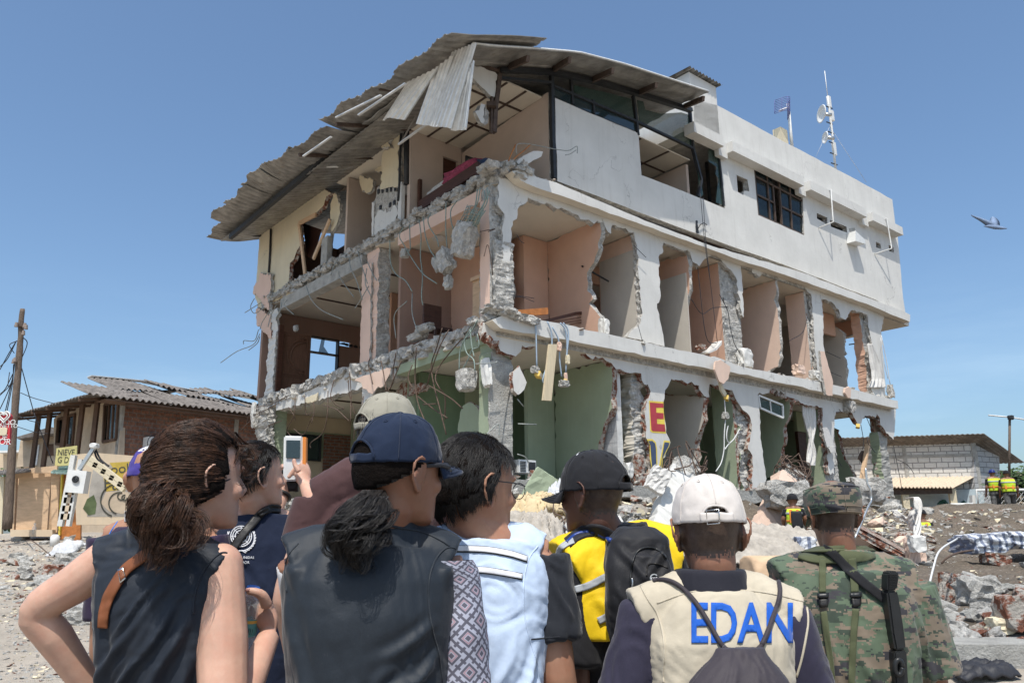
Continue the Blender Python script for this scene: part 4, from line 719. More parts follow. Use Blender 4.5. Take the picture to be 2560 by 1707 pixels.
flat_thing('plaster_chunk', 'pink plaster shard dangling over the middle ledge above the dark opening', 'plaster chunk',6,[(262,890),(300,880),(370,930),(355,1020),(322,1058),(290,1040),(255,950)],.42,.05, 'peach_pale'); flat_thing('plaster_chunk', 'cream plaster splinter hanging below the pink shard', 'plaster chunk',6,[(290,1050),(310,1060),(345,1130),(330,1150),(305,1110)],.3,.05, 'cream_plaster')
flat_thing('wood_plank', 'pinkish wall slab leaning out over the middle ledge, right of the last wide opening', 'wall slab',6,[(1030,815),(1062,818),(1125,1040),(1122,1145),(1075,1135),(1045,960)],.38,.07, 'peach_pale', mats3=['peach_pale', BC, BC])
flat_thing('plaster_chunk', 'small pink plaster flake hooked on the middle ledge near its right end', 'plaster chunk',6,[(1215,1090),(1242,1075),(1258,1100),(1255,1158),(1235,1160),(1212,1120)],.33,.05, 'peach_pale'); chunk_at('z8',1310,330,.2,.22,.12, 'r', BC, 'bundled dusty cloth and rubble over the narrow low doorway', 'rubble_bundle', 'rubble', seed=41, amp=.4)
flat_thing('plaster_chunk', 'white plaster slab hanging askew on the third low pier from the right', 'plaster chunk', 'z8',[(915,640),(985,632),(1020,690),(1085,890),(1050,920),(985,925),(940,760)],.12,.05, 'white_plaster', mats3=['cloth_white', BC, BC]); flat_thing('plaster_chunk', 'small white plaster slab below the askew hanging one', 'plaster chunk', 'z8',[(1005,935),(1085,905),(1115,975),(1080,975),(1045,1015)],.16,.05, 'white_plaster', mats3=['cloth_white', BC, BC])
flat_thing('sheet_scrap', 'dark jagged plate hanging on a wire before the block house', 'metal scrap', 'z8',[(1500,975),(1530,985),(1556,1050),(1540,1130),(1497,1160),(1470,1110),(1438,1100),(1455,1050)],-.4,.02, 'rust_steel')
flat_thing('wall_fragment', 'standing fragment of pale green wall with a broken brick top in the corner room', 'wall fragment',7,[(1932,625),(1990,608),(2035,640),(2062,700),(2078,810),(2088,1300),(1890,1300),(1900,880),(1905,720)],-.7,.1, 'green_wall', side='l', mats3=['green_wall', 'brick_break', 'green_wall'], amp=.03)
flat_thing('wall_fragment', 'broken brick and plaster scrap jutting below the slab near the middle left column', 'wall fragment',7,[(1440,525),(1490,455),(1540,470),(1600,470),(1660,480),(1640,520),(1560,530),(1500,580),(1450,555)],-.4,.12, 'brick_break', side='l', amp=.03, mats3=['brick_break'] * 3)
flat_thing('fabric_scrap', 'cream torn fabric draped over the slab edge beside the middle left column', 'fabric', 'z5',[(1680,880),(1950,770),(2215,700),(2200,780),(2160,860),(2110,960),(2060,1000),(1990,1010),(1950,1080),(1880,1070),(1860,1010),(1800,1010),(1780,930),(1700,900)],.17,.03, 'white_plaster', side='l', amp=.03, mats3=['peach_pale', BC, BC])
flat_thing('fabric_scrap', 'small cream flap over the left slab edge, far from the column', 'fabric', 'z5',[(945,1160),(1140,1070),(1120,1180),(1060,1210),(990,1215),(960,1200)],.17,.03, 'cream_plaster', side='l', amp=.02)
# cloths
def cloth_strip(name, label, cat, k, rows, d, side, m_, folds=5, dep=.07, group=None, knot=None):
    """rows: (xl, y, xr) down the cloth; folds run down it"""
    bm = bm_new(); nu = 40; L2 = []
    pr = []
    for (xl, y, xr) in rows:
        (a, Y),(b_, _) = px(k,[(xl, y),(xr, y)]); pr.append((a, Y, b_))
    g = []
    n = (len(pr) - 1) * 8
    for j in range(n + 1):
        f = j / 8; i = min(int(f), len(pr) - 2); w_ = f - i; a = pr[i][0] * (1 - w_) + pr[i + 1][0] * w_; b_ = pr[i][2] * (1 - w_) + pr[i + 1][2] * w_; Y = pr[i][1] * (1 - w_) + pr[i + 1][1] * w_
        row = []
        for u in range(nu + 1):
            x = a + (b_ - a) * u / nu; dd = d + dep * (sin(u / nu * folds * 2 * pi + j * .05) + .4 * sin(u / nu * 11 + j * .2)) * .5
            q = fr(x, Y, d) if side == 'r' else fl(x, Y, d); row.append(bm.verts.new(B(q[0],-dd, q[1]) if side == 'r' else B(-dd, *q)))
        g.append(row)
    for j in range(n):
        for u in range(nu): bm.faces.new((g[j][u], g[j][u + 1], g[j + 1][u + 1], g[j + 1][u])).smooth = True
    bmesh.ops.recalc_face_normals(bm, faces=bm.faces[:]); bmesh.ops.solidify(bm, geom=bm.faces[:], thickness=.008); return mk(name, bm, m_, None, label, cat, group, smooth=True)
cloth_strip('curtain', 'white curtain draped over the right end of the middle storey opening against the sky', 'curtain',6,[(1372,765,1412),(1378,830,1440),(1385,900,1465),(1400,960,1480),(1400,1020,1500),(1375,1085,1505)],.06, 'r', 'cloth_white',4)
cloth_strip('curtain', 'long off-white curtain knotted in its middle in the low storey opening', 'curtain', 'z8',[(612,320,820),(612,460,815),(655,600,808),(695,720,795),(712,800,780),(712,870,775),(705,960,790),(695,1060,808),(685,1150,808),(715,1195,790)],-.12, 'r', 'cloth_white',6)
cloth_strip('curtain', 'violet checked shower curtain behind the first low pier', 'curtain',8,[(960,660,990),(930,760,1010),(900,860,1030),(880,980,1040),(860,1100,1050)],-1.0, 'r', 'purple_tarp',5)
# furniture left behind
def quadbox(name, label, cat, k, pts, d, th, m_, side='r', group=None, parent=None):
    bm = bm_new(); (prism(bm,[FRp(px(k, pts), d)], rf(d), th) if side == 'r' else prism(bm,[FLp(px(k, pts), d)], lf(d), th)); return mk(name, fixn(bm),[m_] * 3, parent, label, cat, group)
hb_ = thing('headboard', B(2.0,.5,5.79), 'dark wooden bed headboard with slats in the first middle storey room', 'headboard')
quadbox('frame', None, None,5,[(440,1035),(700,970),(755,965),(772,985),(775,1100),(765,1100),(760,1000),(745,985),(460,1050)],-.7,.06, 'wood_dark', parent=hb_)
for i in range(3): quadbox('slat', None, None,5,[(520,1040 + i * 18),(752,1003 + i * 20),(752,1011 + i * 20),(520,1052 + i * 18)],-.72,.03, 'wood_door', parent=hb_)
quadbox('wood_beam', 'thick orange wooden board end in the first middle storey room', 'board',5,[(265,955),(405,945),(500,937),(502,985),(410,992),(265,985)],-.25,.08, 'wood_orange')  # even orange wood colour
bed = thing('bed', B(.5,2.2,8.96), 'dark wooden bed with a bare mattress and a magenta blanket in the torn top room', 'bed')
bm = bm_new(); beam(bm, B(.3,3.3,9.3), B(.3,.95,9.42),.07,.26); beam(bm, B(.34,3.3,9.25), B(1.3,3.3,9.25),.07,.5); bbox(bm,.27,.35,3.25,3.33,8.96,10.0); bbox(bm,.27,.35,.95,1.03,8.96,9.5); bbox(bm,1.3,1.38,3.25,3.33,8.96,10.0); beam(bm, B(1.35,3.3,9.3), B(1.35,.95,9.4),.06,.2); mk('frame', fixn(bm), 'wood_dark', bed)
bm = bm_new(); rock(bm, B(.75,2.1,9.55),(RD * .5, LD * 1.25, UP * .13), random.Random(2),4,.05,2); mk('mattress', fixn(bm), 'mattress_white', bed, smooth=True); bm = bm_new(); rock(bm, B(.72,1.7,9.63),(RD * .54, LD * .8, UP * .14), random.Random(4),4,.15,3); mk('blanket', fixn(bm), 'blanket_magenta', bed, smooth=True)
bm = bm_new(); rock(bm, B(.6,1.15,9.35),(RD * .3, LD * .3, UP * .42), random.Random(9),3,.15,1.5); M('blue_plastic',(.04,.07,.14),.35,.1); mk('plastic_tub', fixn(bm), 'blue_plastic', None, 'dark blue rounded tub behind the smashed top corner', 'tub', smooth=True)
cb = thing('cabinet', B(.9,1.0,5.79), 'small open wooden cabinet in the room behind the middle corner', 'cabinet')
bm = bm_new()
for a in ((.55,.6,1.0,1.5,5.8,7.0),(1.15,1.2,1.0,1.5,5.8,7.0),(.5,1.25,.98,1.52,7.003,7.08),(.603,1.147,1.05,1.5,6.3,6.34),(.603,1.147,1.46,1.5,6.343,7.0)): bbox(bm, *a)
mk('carcass', fixn(bm), 'ply', cb)
ch_ = thing('chair', B(.9,3.2,5.79), 'dark wooden chair tipped over behind the rubble, left middle room', 'chair')
bm = bm_new(); bbox(bm,.6,1.1,3.0,3.5,6.3,6.36); mk('seat', fixn(bm), 'wood_dark', ch_); bm = bm_new(); bbox(bm,.6,1.1,3.46,3.52,6.37,7.0); mk('backrest', fixn(bm), 'wood_dark', ch_)
for a, b_ in ((.62,3.02),(1.03,3.02),(.62,3.42),(1.03,3.42)): bm = bm_new(); bbox(bm, a, a + .05, b_, b_ + .05,5.8,6.3); mk('leg', fixn(bm), 'wood_dark', ch_)
ac = thing('air_conditioner', B(.6,.3,2.7), 'white window air conditioner standing in the low corner opening', 'air conditioner')
q = FRp(px(8,[(285,1022),(405,1026),(400,1120),(290,1118)]),-.25); bm = bm_new(); bbox(bm, q[0][0], q[1][0] + .02,.25,.65, q[3][1], q[0][1]); mk('casing', fixn(bm), 'white_metal', ac); bm = bm_new()
for i in range(7): bbox(bm, q[0][0] + .03, q[0][0] + .17,.235,.248, q[0][1] - .05 - i * .03, q[0][1] - .036 - i * .03)
bbox(bm, q[1][0] - .18, q[1][0],.235,.248, q[3][1] + .04, q[0][1] - .04); mk('grille', fixn(bm), 'dark_steel', ac)
pt = thing('framed_picture', B(9.0,3.8,4.2), 'dark framed landscape picture on the wall of the dark low room', 'picture'); q = [FRp(px('z7',[(1100,545),(1345,510),(1350,790),(1112,808)]),-3.86)]
bm = bm_new(); prism(bm, q, rf(-3.86),.03, layers=1); mk('frame', fixn(bm),['wood_dark'] * 3, pt); bm = bm_new(); prism(bm,[FRp(px('z7',[(1122,565),(1328,535),(1330,770),(1130,785)]),-3.85)], rf(-3.85),.006, layers=1); M('picture_paint',(.12,.09,.09),.6,.5,2.5, c2=(.06,.07,.09), c2sc=3); mk('canvas', fixn(bm),['picture_paint'] * 3, pt)
# small items in low openings
for i,(k, x, y, hw, hh, d, m_, lb) in enumerate(((8,410,1150,.13,.14,.05, 'brick_break', 'brick fragment on the low slab beside the white air conditioner'),(8,1160,1080,.14,.32,-.1, 'brick_break', 'tall red brick fragment propped against the first low pier'),(8,1170,1175,.22,.17,.02, 'brick_break', 'wide crumbled brick lump under the tall fragment at the first low pier'),(8,1085,1105,.1,.2,.0, 'white_plaster', 'white plaster block left of the brick lumps at the first low pier'),(6,870,955,.24,.17,.1, 'peach_pale', 'pinkish slab piece lying on the middle ledge beside the third wide opening'),(6,985,990,.15,.15,.15, 'white_plaster', 'white plaster block on the middle ledge near the leaning wall slab'),(6,480,870,.28,.3,.0, 'white_plaster', 'low white stump of the pier between the dark opening and the wide one'),(5,910,1085,.1,.24,.03, 'white_plaster', 'small white pyramid of plaster on the ledge beside the first wide opening'),(6,155,790,.12,.08,-.1, 'brick_break', 'red brick on the middle ledge near the propped white board'),(4,1650,1090,.3,.1,.1, BC, 'flat slab slice lying on the torn edge of the second floor'),(4,1600,1150,.35,.1,.0, BC, 'long flat slab slice below the other on the torn second floor edge'))):
    chunk_at(k, x, y, hw, hh, d, 'l' if k == 4 else 'r', m_, lb, 'rubble_piece', 'rubble', seed=60 + i, amp=.22, th=.14, group='loose lumps on the building ledges')
flat_thing('wood_plank', 'white board propped on the middle ledge, its edge catching the sun', 'board',6,[(200,825),(270,790),(310,738),(305,770),(270,810),(215,832)],.1,.3, 'cloth_white', amp=.004)
flat_thing('plaster_chunk', 'white beam fragment tilted up over the smashed top corner', 'concrete chunk', 'z1',[(655,270),(690,215),(900,100),(1040,110),(1020,190),(900,240),(790,310),(780,370),(720,340),(680,300)],.1,.2, 'white_plaster', amp=.015, mats3=['white_plaster', BC, BC])
# antennas on the roof
am = thing('antenna_mast', B(*((fr(*px(3,[(1145,800)])[0],-1.0))[0:1] * 1),1.0,12.3), 'slim roof mast carrying two round white dish antennas', 'antenna')
def apt(x, y, d=-1.0): q = fr(*px(3,[(x, y)])[0], d); return B(q[0],-d, q[1])
bm = bm_new(); tube(bm,[apt(1145,830), apt(1120,560), apt(1095,340), apt(1085,270)],.045,8); mk('mast', bm, 'white_metal', am); bm = bm_new(); tube(bm,[apt(1086,275), apt(1063,82)],.014,6); mk('whip', bm, 'white_metal', am)
for (x, y) in ((1098,350),(1100,465),(1110,535),(1118,610),(1126,690),(1134,765)):
    bm = bm_new(); p = apt(x, y); beam(bm, p - RD * .22 - UP * .03, p + RD * .22 + UP * .03,.03,.03); mk('rung', bm, 'dark_steel', am)
def dish(c, r_, dirv, par, name='dish'):
    bm = bm_new(); n, k = 24,8; s = dirv.cross(UP).normalized(); u = s.cross(dirv)
    g = [[bm.verts.new(c + (s * cos(2 * pi * i / n) + u * sin(2 * pi * i / n)) * r_ * j / k + dirv * (.35 * r_ * (j / k) ** 2)) for i in range(n)] for j in range(1, k + 1)]; c0 = bm.verts.new(c)
    for i in range(n):
        bm.faces.new((c0, g[0][i], g[0][(i + 1) % n]))
        for j in range(k - 1): bm.faces.new((g[j][i], g[j + 1][i], g[j + 1][(i + 1) % n], g[j][(i + 1) % n]))
    bmesh.ops.recalc_face_normals(bm, faces=bm.faces[:]); bmesh.ops.solidify(bm, geom=bm.faces[:], thickness=.03); o = mk(name, bm, 'white_metal', par, smooth=True); bm = bm_new(); tube(bm,[c, c - dirv * .25],.07,8); mk('bracket', bm, 'aluminium', o)
dv = (-RD * .75 + LD * .5 + UP * .05).normalized(); dish(apt(1062,400),.33, dv, am); dish(apt(1082,572),.22, dv, am)
for (x, y, h) in ((1095,310,.22),(1117,412,.2),(1133,655,.25)): bm = bm_new(); p = apt(x, y); add_box(bm, p - RD * .07 - LD * .05 - UP * h, RD * .14, LD * .1, UP * h * 2); mk('radio_box', bm, 'white_metal', am)
for (x, y) in ((1000,710),(1370,900)): bm = bm_new(); tube(bm,[apt(1100,490), apt(x, y)],.006,4); mk('guy_wire', bm, 'cable_white', am)
am = thing('antenna_mast', apt(825,640) - UP * .6, 'white roof pole with a blue grid antenna and a pale box', 'antenna')
bm = bm_new(); tube(bm,[apt(828,680), apt(812,520), apt(794,325)],.055,8); mk('mast', bm, 'white_metal', am); bm = bm_new(); tube(bm,[apt(795,350), apt(730,375)],.035,8); mk('feed_arm', bm, 'white_metal', am)
M('grid_blue',(.12,.14,.33),.5,.1); bm = bm_new()
for i in range(9): v = i / 8; tube(bm,[apt(695 + 95 * u,300 + v * 95 + 30 * u * (1 if v > .0 else 1) - 18 * sin(pi * u) + v * 15 * u) - LD * .3 * sin(pi * u) for u in np.linspace(0,1,8)],.011,4)
for i in range(6): u = i / 5; tube(bm,[apt(695 + 95 * u,300 + v * 95 + 30 * u - 18 * sin(pi * u) + v * 15 * u) - LD * .3 * sin(pi * u) for v in np.linspace(0,1,5)],.011,4)
mk('grid_dish', bm, 'grid_blue', am); bm = bm_new(); p = apt(782,575); add_box(bm, p - RD * .3 - UP * .28, RD * .4, LD * .3, UP * .6); mk('equipment_box', bm, 'cream_plaster', am)
# ================================================================== ground
def sstep(a, b, x): t = max(0., min(1.,(x - a) / (b - a))); return t * t * (3 - 2 * t)
def gz(x, y):
    z = 0 if y < 2 else (.085 * (y - 2) if y < 20 else min(1.95,1.53 + .065 * (y - 20)))
    r = (x * x + y * y) ** .5; z += .05 * noise.fractal(V((x * .7, y * .7,3)),1.,2.,4) * sstep(2,6, r) * (1 - sstep(40,60, r))
    return z
def heap(x, y):
    """rubble skirt along the building and the dark earth mound on the right"""
    q = V((x, y,0)) - CO; t, s = q.dot(RD), q.dot(LD)
    z = gz(x, y)
    a = sstep(-5.5,-.6, s) * sstep(-3.5,-.2, t) * (1 - sstep(15.5,19, t)) * (1 - sstep(.5,2.5, s) * .4)
    h = a * (2.2 - z) + .34 * a * noise.fractal(V((x * 1.3, y * 1.3,9)),1.,2.,5)
    m_ = sstep(9.5,15, x) * sstep(13,25, y) * (1 - sstep(28,33, y)); h2 = .13 * sstep(2.6,4.2, x) * sstep(6.8,8.6, y) * (1 - sstep(30,36, y)) + m_ * (.38 + .22 * noise.fractal(V((x * .5, y * .5,1)),1.,2.,4)) + .12 * sstep(3,7, x) * sstep(6,9, y) * (1 - sstep(30,36, y)) * noise.fractal(V((x * 1.1, y * 1.1,5)),1.,2.,5)
    return z + max(h, h2, h + h2 if a < .3 else h)
def grid_mesh(xs, ys, f, mats, name, sel=None, **kw):
    vs = [(x, y, f(x, y)) for y in ys for x in xs]; n = len(xs); fs = []
    for j in range(len(ys) - 1):
        for i in range(n - 1): fs.append((j * n + i, j * n + i + 1,(j + 1) * n + i + 1,(j + 1) * n + i))
    o = mk(name,(vs,[], fs), mats, smooth=True, **kw)
    if sel:
        for p, fc in zip(o.data.polygons, fs): c = [sum(vs[i][k] for i in fc) / 4 for k in range(2)]; p.material_index = sel(*c)
    return o
xs = [-1500,-600,-200,-90,-60,-45] + list(np.arange(-36,40,.3)) + [46,60,90,200,600,1500]; ys = [-400,-100,-30,-12,-6] + list(np.arange(-3,40,.3)) + [44,60,90,200,600,1500]
grid_mesh(xs, ys, gz,['asphalt_dust'], 'ground', kind='structure')
def hp(x, y): h = heap(x, y); g_ = gz(x, y); return h if h > g_ + .03 else g_ - .06
xs = list(np.arange(-6.5,34,.14)); ys = list(np.arange(5,34,.14))
grid_mesh(xs, ys, lambda x, y: max(hp(x, y), gz(x, y) - .06),['debris_ground', 'dirt'], 'debris_mound', kind='structure', sel=lambda x, y: 1 if x + .35 * y > 7.6 + .6 * noise.noise(V((x, y,0))) else 0)
def land(x, y, lift=0.):
    """where a sight line meets the terrain"""
    d = ray(x, y); d = d / d.y; Y = 4.5
    while Y < 34:
        p = CAM + d * Y
        if p.z <= heap(p.x, p.y) + lift: return p
        Y += .1
    p = CAM + d * 25; p.z = gz(p.x, p.y); return p
# kerb on the right
bm = bm_new(); a, b_ = land(2290,1650), V((9.2,7.3,0)); a.z = gz(a.x, a.y) - .1; b_.z = gz(b_.x, b_.y) - .1
for i in range(3): p, q = a.lerp(b_, i / 3), a.lerp(b_,(i + .985) / 3); beam(bm, p + UP * .12, q + UP * .12,.55,.34)
mk('kerb', fixn(bm), 'concrete', kind='structure')
# ================================================================== rubble
VAR = {}
def var(name, m_, i, mk_):
    k = (m_, i)
    if k not in VAR:
        bm = bm_new(); mk_(bm, random.Random(hash((i, len(m_))) % 999)); fixn(bm); me = bpy.data.meshes.new(name); bm.to_mesh(me); bm.free(); me.materials.append(MATS[m_]); VAR[k] = me
    return VAR[k]
def scatter(n, zone, kinds, seed, smin, smax, lbl, grp, name, cat):
    rr = random.Random(seed); k = 0; tries = 0
    while k < n and tries < n * 20:
        tries += 1; z_ = rr.choice(zone); p = land(rr.uniform(z_[0], z_[2]), rr.uniform(z_[1], z_[3]))
        if p is None or p.y > 30: continue
        mt = rr.choice(kinds); i = rr.randrange(5)
        def build(bm, r2, mt=mt):
            if 'brick' in mt: hull_chunk(bm,(0,0,0),1,.5,.35, r2,22, rot=False)
            else: (hull_chunk(bm,(0,0,0),1,.7,.5, r2,16, rot=False) if r2.random() < .5 else rock(bm,(0,0,0),(V((1,0,0)), V((0,.8,0)), V((0,0,.55))), r2,2,.35))
        o = bpy.data.objects.new(name, var(name, mt, i, build)); COL.objects.link(o); sc = rr.uniform(smin, smax) * (1.8 if rr.random() < .1 else 1)
        o.scale = (sc, sc * rr.uniform(.7,1.2), sc * rr.uniform(.7,1.1)); o.rotation_euler = (rr.uniform(-.5,.5), rr.uniform(-.5,.5), rr.uniform(0,6.28)); o.location = p + UP * sc * .2
        o['label'] = lbl; o['category'] = cat; o['group'] = grp; k += 1
ZM = [(1180,1200,1700,1400),(1240,1180,1420,1330),(1960,1250,2330,1400),(1450,1330,1600,1450)]
ZRt = [(2040,1330,2560,1700),(2330,1450,2560,1640)]; ZL = [(0,1345,230,1480),(60,1380,240,1560)]
scatter(110, ZM,[BC, BC, 'concrete', 'white_plaster', 'cream_plaster', 'peach_pale'],1,.1,.26, 'pale broken concrete or plaster lump in the debris at the foot of the wrecked building', 'rubble at the foot of the building', 'rubble_chunk', 'rubble')
scatter(80, ZRt,['brick_break', 'brick_break', BC, 'concrete'],2,.07,.17, 'small brick or concrete fragment lying on the dark earth at the right', 'rubble on the dark earth', 'rubble_chunk', 'rubble')
scatter(70, ZL,[BC, 'concrete', BC, 'brick_break'],3,.07,.2, 'grey rubble fragment in the heap beside the street at the left', 'rubble heap by the street', 'rubble_chunk', 'rubble')
rr = random.Random(12); bm = bm_new(); k = 0                                  # what nobody could count
for (zone, n, a0, a1) in (([(1180,1160,1720,1420),(1950,1240,2330,1420)],4200,.02,.11),([(640,1220,800,1400),(1180,1180,1720,1400)],900,.07,.2),([(2040,1290,2560,1600)],1500,.01,.04),([(0,1335,260,1707)],2600,.01,.04),([(0,1340,240,1520)],500,.03,.08)):
    for i in range(n):
        z_ = rr.choice(zone); p = land(rr.uniform(z_[0], z_[2]), rr.uniform(z_[1], z_[3]))
        if p is None: continue
        a = rr.uniform(a0, a1); hull_chunk(bm, p, a, a * .8, a * .5, rr,7, mi=rr.choice((0,0,0,1,2,3)))
for i in range(1500):                                                          # the skirt right under the building, beyond what shows from here
    t, s = rr.uniform(-3,17), rr.uniform(-4.5,.5); P = B(t, s,0); a = rr.uniform(.04,.13); hull_chunk(bm, V((P.x, P.y, heap(P.x, P.y))), a, a * .8, a * .5, rr,7, mi=rr.choice((0,0,0,1,2,3)))
mk('rubble', bm,[BC, 'brick_break', 'concrete', 'cream_plaster'], kind='stuff')
# larger debris that can be told apart
def lump(x, y, ax, m_, label, name='rubble_piece', cat='rubble', seed=1, amp=.2, rotz=0., roty=0., hullp=False, lift=.1, at=None, mats=None):
    p = at or land(x, y); bm = bm_new(); rr = random.Random(seed); R_ = Matrix.Rotation(rotz,3, 'Z') @ Matrix.Rotation(roty,3, 'Y')
    A3 = [R_ @ V((ax[0],0,0)), R_ @ V((0, ax[1],0)), R_ @ V((0,0, ax[2]))]
    if hullp: add_box(bm, p + UP * lift - A3[0] - A3[1] - A3[2], A3[0] * 2, A3[1] * 2, A3[2] * 2); bmesh.ops.subdivide_edges(bm, edges=bm.edges[:], cuts=7, use_grid_fill=True);
    else: rock(bm, p + UP * lift, A3, rr,3, amp)
    if hullp:
        for v in bm.verts: v.co += V((rr.gauss(0,1), rr.gauss(0,1), rr.gauss(0,1))) * .008 + V((1,1,1)) * .03 * noise.noise(v.co * 3)
    return mk(name, fixn(bm), m_, None, label, cat)
lump(2450,1512,(.25,.22,.2), BC, 'large rounded grey concrete chunk lying on the dark earth near the right edge', seed=3, amp=.3, lift=.15)
lump(2545,1585,(.2,.2,.2), 'brick_break', 'big mortared brick lump at the right edge of the earth mound', seed=4, lift=.2); lump(2505,1590,(.13,.12,.09), 'cream_plaster', 'pale mortar lump beside the big brick lump at the right edge', seed=5)
lump(2385,1505,(.16,.05,.22), 'brick_break', 'upright thin brick slab standing in the dark earth', hullp=True, roty=.2, seed=6); lump(2490,1415,(.2,.1,.08), 'brick_break', 'flat single brick lying alone high on the dark earth', hullp=True, roty=.15, seed=7)
lump(0,0,(1.25,.85,.09), 'brick_break', 'huge reddish brown tabletop-like slab tipped over in the debris right of the soldier', name='fallen_slab', cat='slab', seed=8, roty=.55, rotz=-.5, amp=.1, at=at_y(2185,1345,14.5), lift=0)
lump(0,0,(.12,.1,.24), 'peach_pale', 'upright pale plaster lump below the hanging white cloth', seed=9, hullp=True, at=at_y(2290,1400,13.5)); lump(0,0,(.14,.12,.16), 'white_plaster', 'white angular block at the foot of the hanging white cloth', seed=10, at=at_y(2295,1375,13.2))
lump(1350,1268,(.34,.08,.5), 'green_wall', 'pointed shard of pale green wall standing in the debris', hullp=True, roty=.5, rotz=.2, seed=11, lift=.1)
lump(0,0,(.36,.3,.32), BC, 'heavy broken concrete mass over the soldier’s left, under the slab', seed=12, at=at_y(2165,1240,16.5), amp=.35); lump(0,0,(.5,.35,.3), BC, 'broken concrete lump in the debris beside the olive cap', seed=13, at=at_y(1965,1250,15.5), amp=.35)
# the two fallen columns leaning on the slab
def fallen(pts, w, label, seed, side_m):
    c = thing('fallen_column', pts[0], label, 'column'); a, b_ = pts; d = (b_ - a).normalized(); s = d.cross(V((.2,-1,.1))).normalized(); u = s.cross(d); rr = random.Random(seed); n = 22; bm = bm_new(); rg = []
    for i in range(n + 1):
        t = i / n; k = w * (1 + .12 * (t > .8)); rg.append([bm.verts.new(a.lerp(b_, t) + (s * x + u * y) * k + V((rr.gauss(0,.012), rr.gauss(0,.012), rr.gauss(0,.012)))) for x, y in ((-1,-.55),(-.2,-.6),(1,-.5),(1,.5),(0,.55),(-1,.5))])
    for i in range(n):
        for j in range(6): f = bm.faces.new((rg[i][j], rg[i][(j + 1) % 6], rg[i + 1][(j + 1) % 6], rg[i + 1][j])); f.material_index = 1 if j in (1,2) else 0
    bm.faces.new(rg[0][::-1]); bm.faces.new(rg[-1]); mk('shaft', fixn(bm),[side_m, BC], c)
    bm = bm_new(); rock(bm, b_ + d * .12,(s * w * 1.1, u * w * .7, d * w * 1.0), rr,3,.35); mk('crushed_head', fixn(bm), BC, c)
    for i in range(12):
        bm = bm_new(); f0 = rr.uniform(0,6.3); P = []
        for j in range(7): an = f0 + j * rr.uniform(.3,.9); P.append(b_ + d * (.1 + rr.uniform(-.35,.25) + .05 * j) + (s * cos(an) * 1.35 + u * sin(an) * 1.1) * w)
        tube(bm, catmull(P,4),.011,4); mk('rebar', bm, 'rebar_rust', c)
fallen((at_y(1640,1385,13.3), at_y(1706,1190,14.2)),.26, 'toppled whitewashed column with a rebar-wrapped head, left of the white cap',3, 'white_plaster')
fallen((at_y(1900,1370,15.2), at_y(1975,1210,16.5)),.3, 'toppled cream column with a rebar-wrapped head, left of the olive cap',4, 'peach_pale')
lump(0,0,(.16,.12,.2), 'cloth_white', 'white plaster block wedged beside the toppled whitewashed column', hullp=True, seed=16, at=at_y(1645,1215,13.6), roty=.5)
# soft wreckage: mattresses, foam, tarps, sacks
def drape_sheet(name, label, cat, c, a, b_, hgt, m_, seed, fq=2.2, n=64, group=None, th=.02):
    o_ = V((seed * 7.1, seed * 3.3,0)); c = V(c); a = V(a); b_ = V(b_)
    def f(u, v):
        p = c + a * (u - .5) * 2 + b_ * (v - .5) * 2; k = noise.fractal(o_ + V((u * fq * 1.6, v * fq,0)),.8,2.1,4) + .9 * (.3 - abs(noise.noise(o_ + V((u * fq * 4 + v * 3, v * fq * 1.5,2))))); rgd = abs(noise.noise(o_ + V((u * fq * 2.5 + v * 2, v * 1.2,5)))); edge = (1 - abs(2 * u - 1) ** 4) * (1 - abs(2 * v - 1) ** 4)
        return p + UP * (hgt * (.5 * k + (.8 - rgd * 1.6) * .5) + hgt * 1.2 * edge) + a.normalized() * .12 * noise.noise(o_ + p * 2)
    o = mk(name, sheet_grid(n, n, f, th), m_, None, label, cat, group, smooth=True); return o
P = lambda x, y, Y: at_y(x, y, Y)
M('blanket_dusty',(.40,.36,.31),.95,.2,6,.5,20, dist=.04)
drape_sheet('mattress', 'crumpled white and blue mattress cover on the debris between the two men at centre', 'mattress', P(1330,1370,11.8),(.75,.1,-.05),(-.1,.75,.25),.16, 'mattress_white',1,5)
drape_sheet('foam_sheet', 'torn cream foam sheet lying over the crumpled mattress cover', 'foam', P(1330,1300,12.3),(.42,.1,.12),(-.05,.3,.08),.18, 'foam_yellow',2,2.5, th=.05); drape_sheet('foam_sheet', 'small curled cream foam strip beside the black cap’s chin', 'foam', P(1415,1290,12.0),(.2,0,-.08),(0,.08,.03),.1, 'foam_yellow',3,2,24, th=.05)
drape_sheet('cloth_heap', 'dirty white cloth heap low in the debris beside the pale blue vest', 'cloth', P(1300,1345,11.0),(.6,.05,0),(0,.4,.2),.14, 'blanket_dusty',4,6); drape_sheet('cloth_heap', 'white plastic bag snagged in the debris above the torn foam', 'bag', P(1405,1245,13.0),(.22,0,.05),(0,.12,.2),.1, 'sack_white',5,4,30)
drape_sheet('cloth_heap', 'long dusty blanket draped over debris between the white cap and the soldier', 'cloth', P(1960,1378,12.0),(1.05,.1,-.12),(-.1,.7,.3),.16, 'blanket_dusty',6,4); bm = bm_new(); rock(bm, P(1955,1450,10.5),(V((.55,0,0)), V((0,.5,0)), V((0,0,.38))), random.Random(8),4,.06,1.2); mk('water_tank', fixn(bm), 'ply', None, 'big rounded tan barrel lying under the dusty blanket', 'barrel', smooth=True)
M('stripe_sack',(.6,.62,.66),.8,.1,12,.6,20, dist=.05)
_m, _nt, _b = MATS['stripe_sack'], MATS['stripe_sack'].node_tree, MATS['stripe_sack'].node_tree.nodes['Principled BSDF']
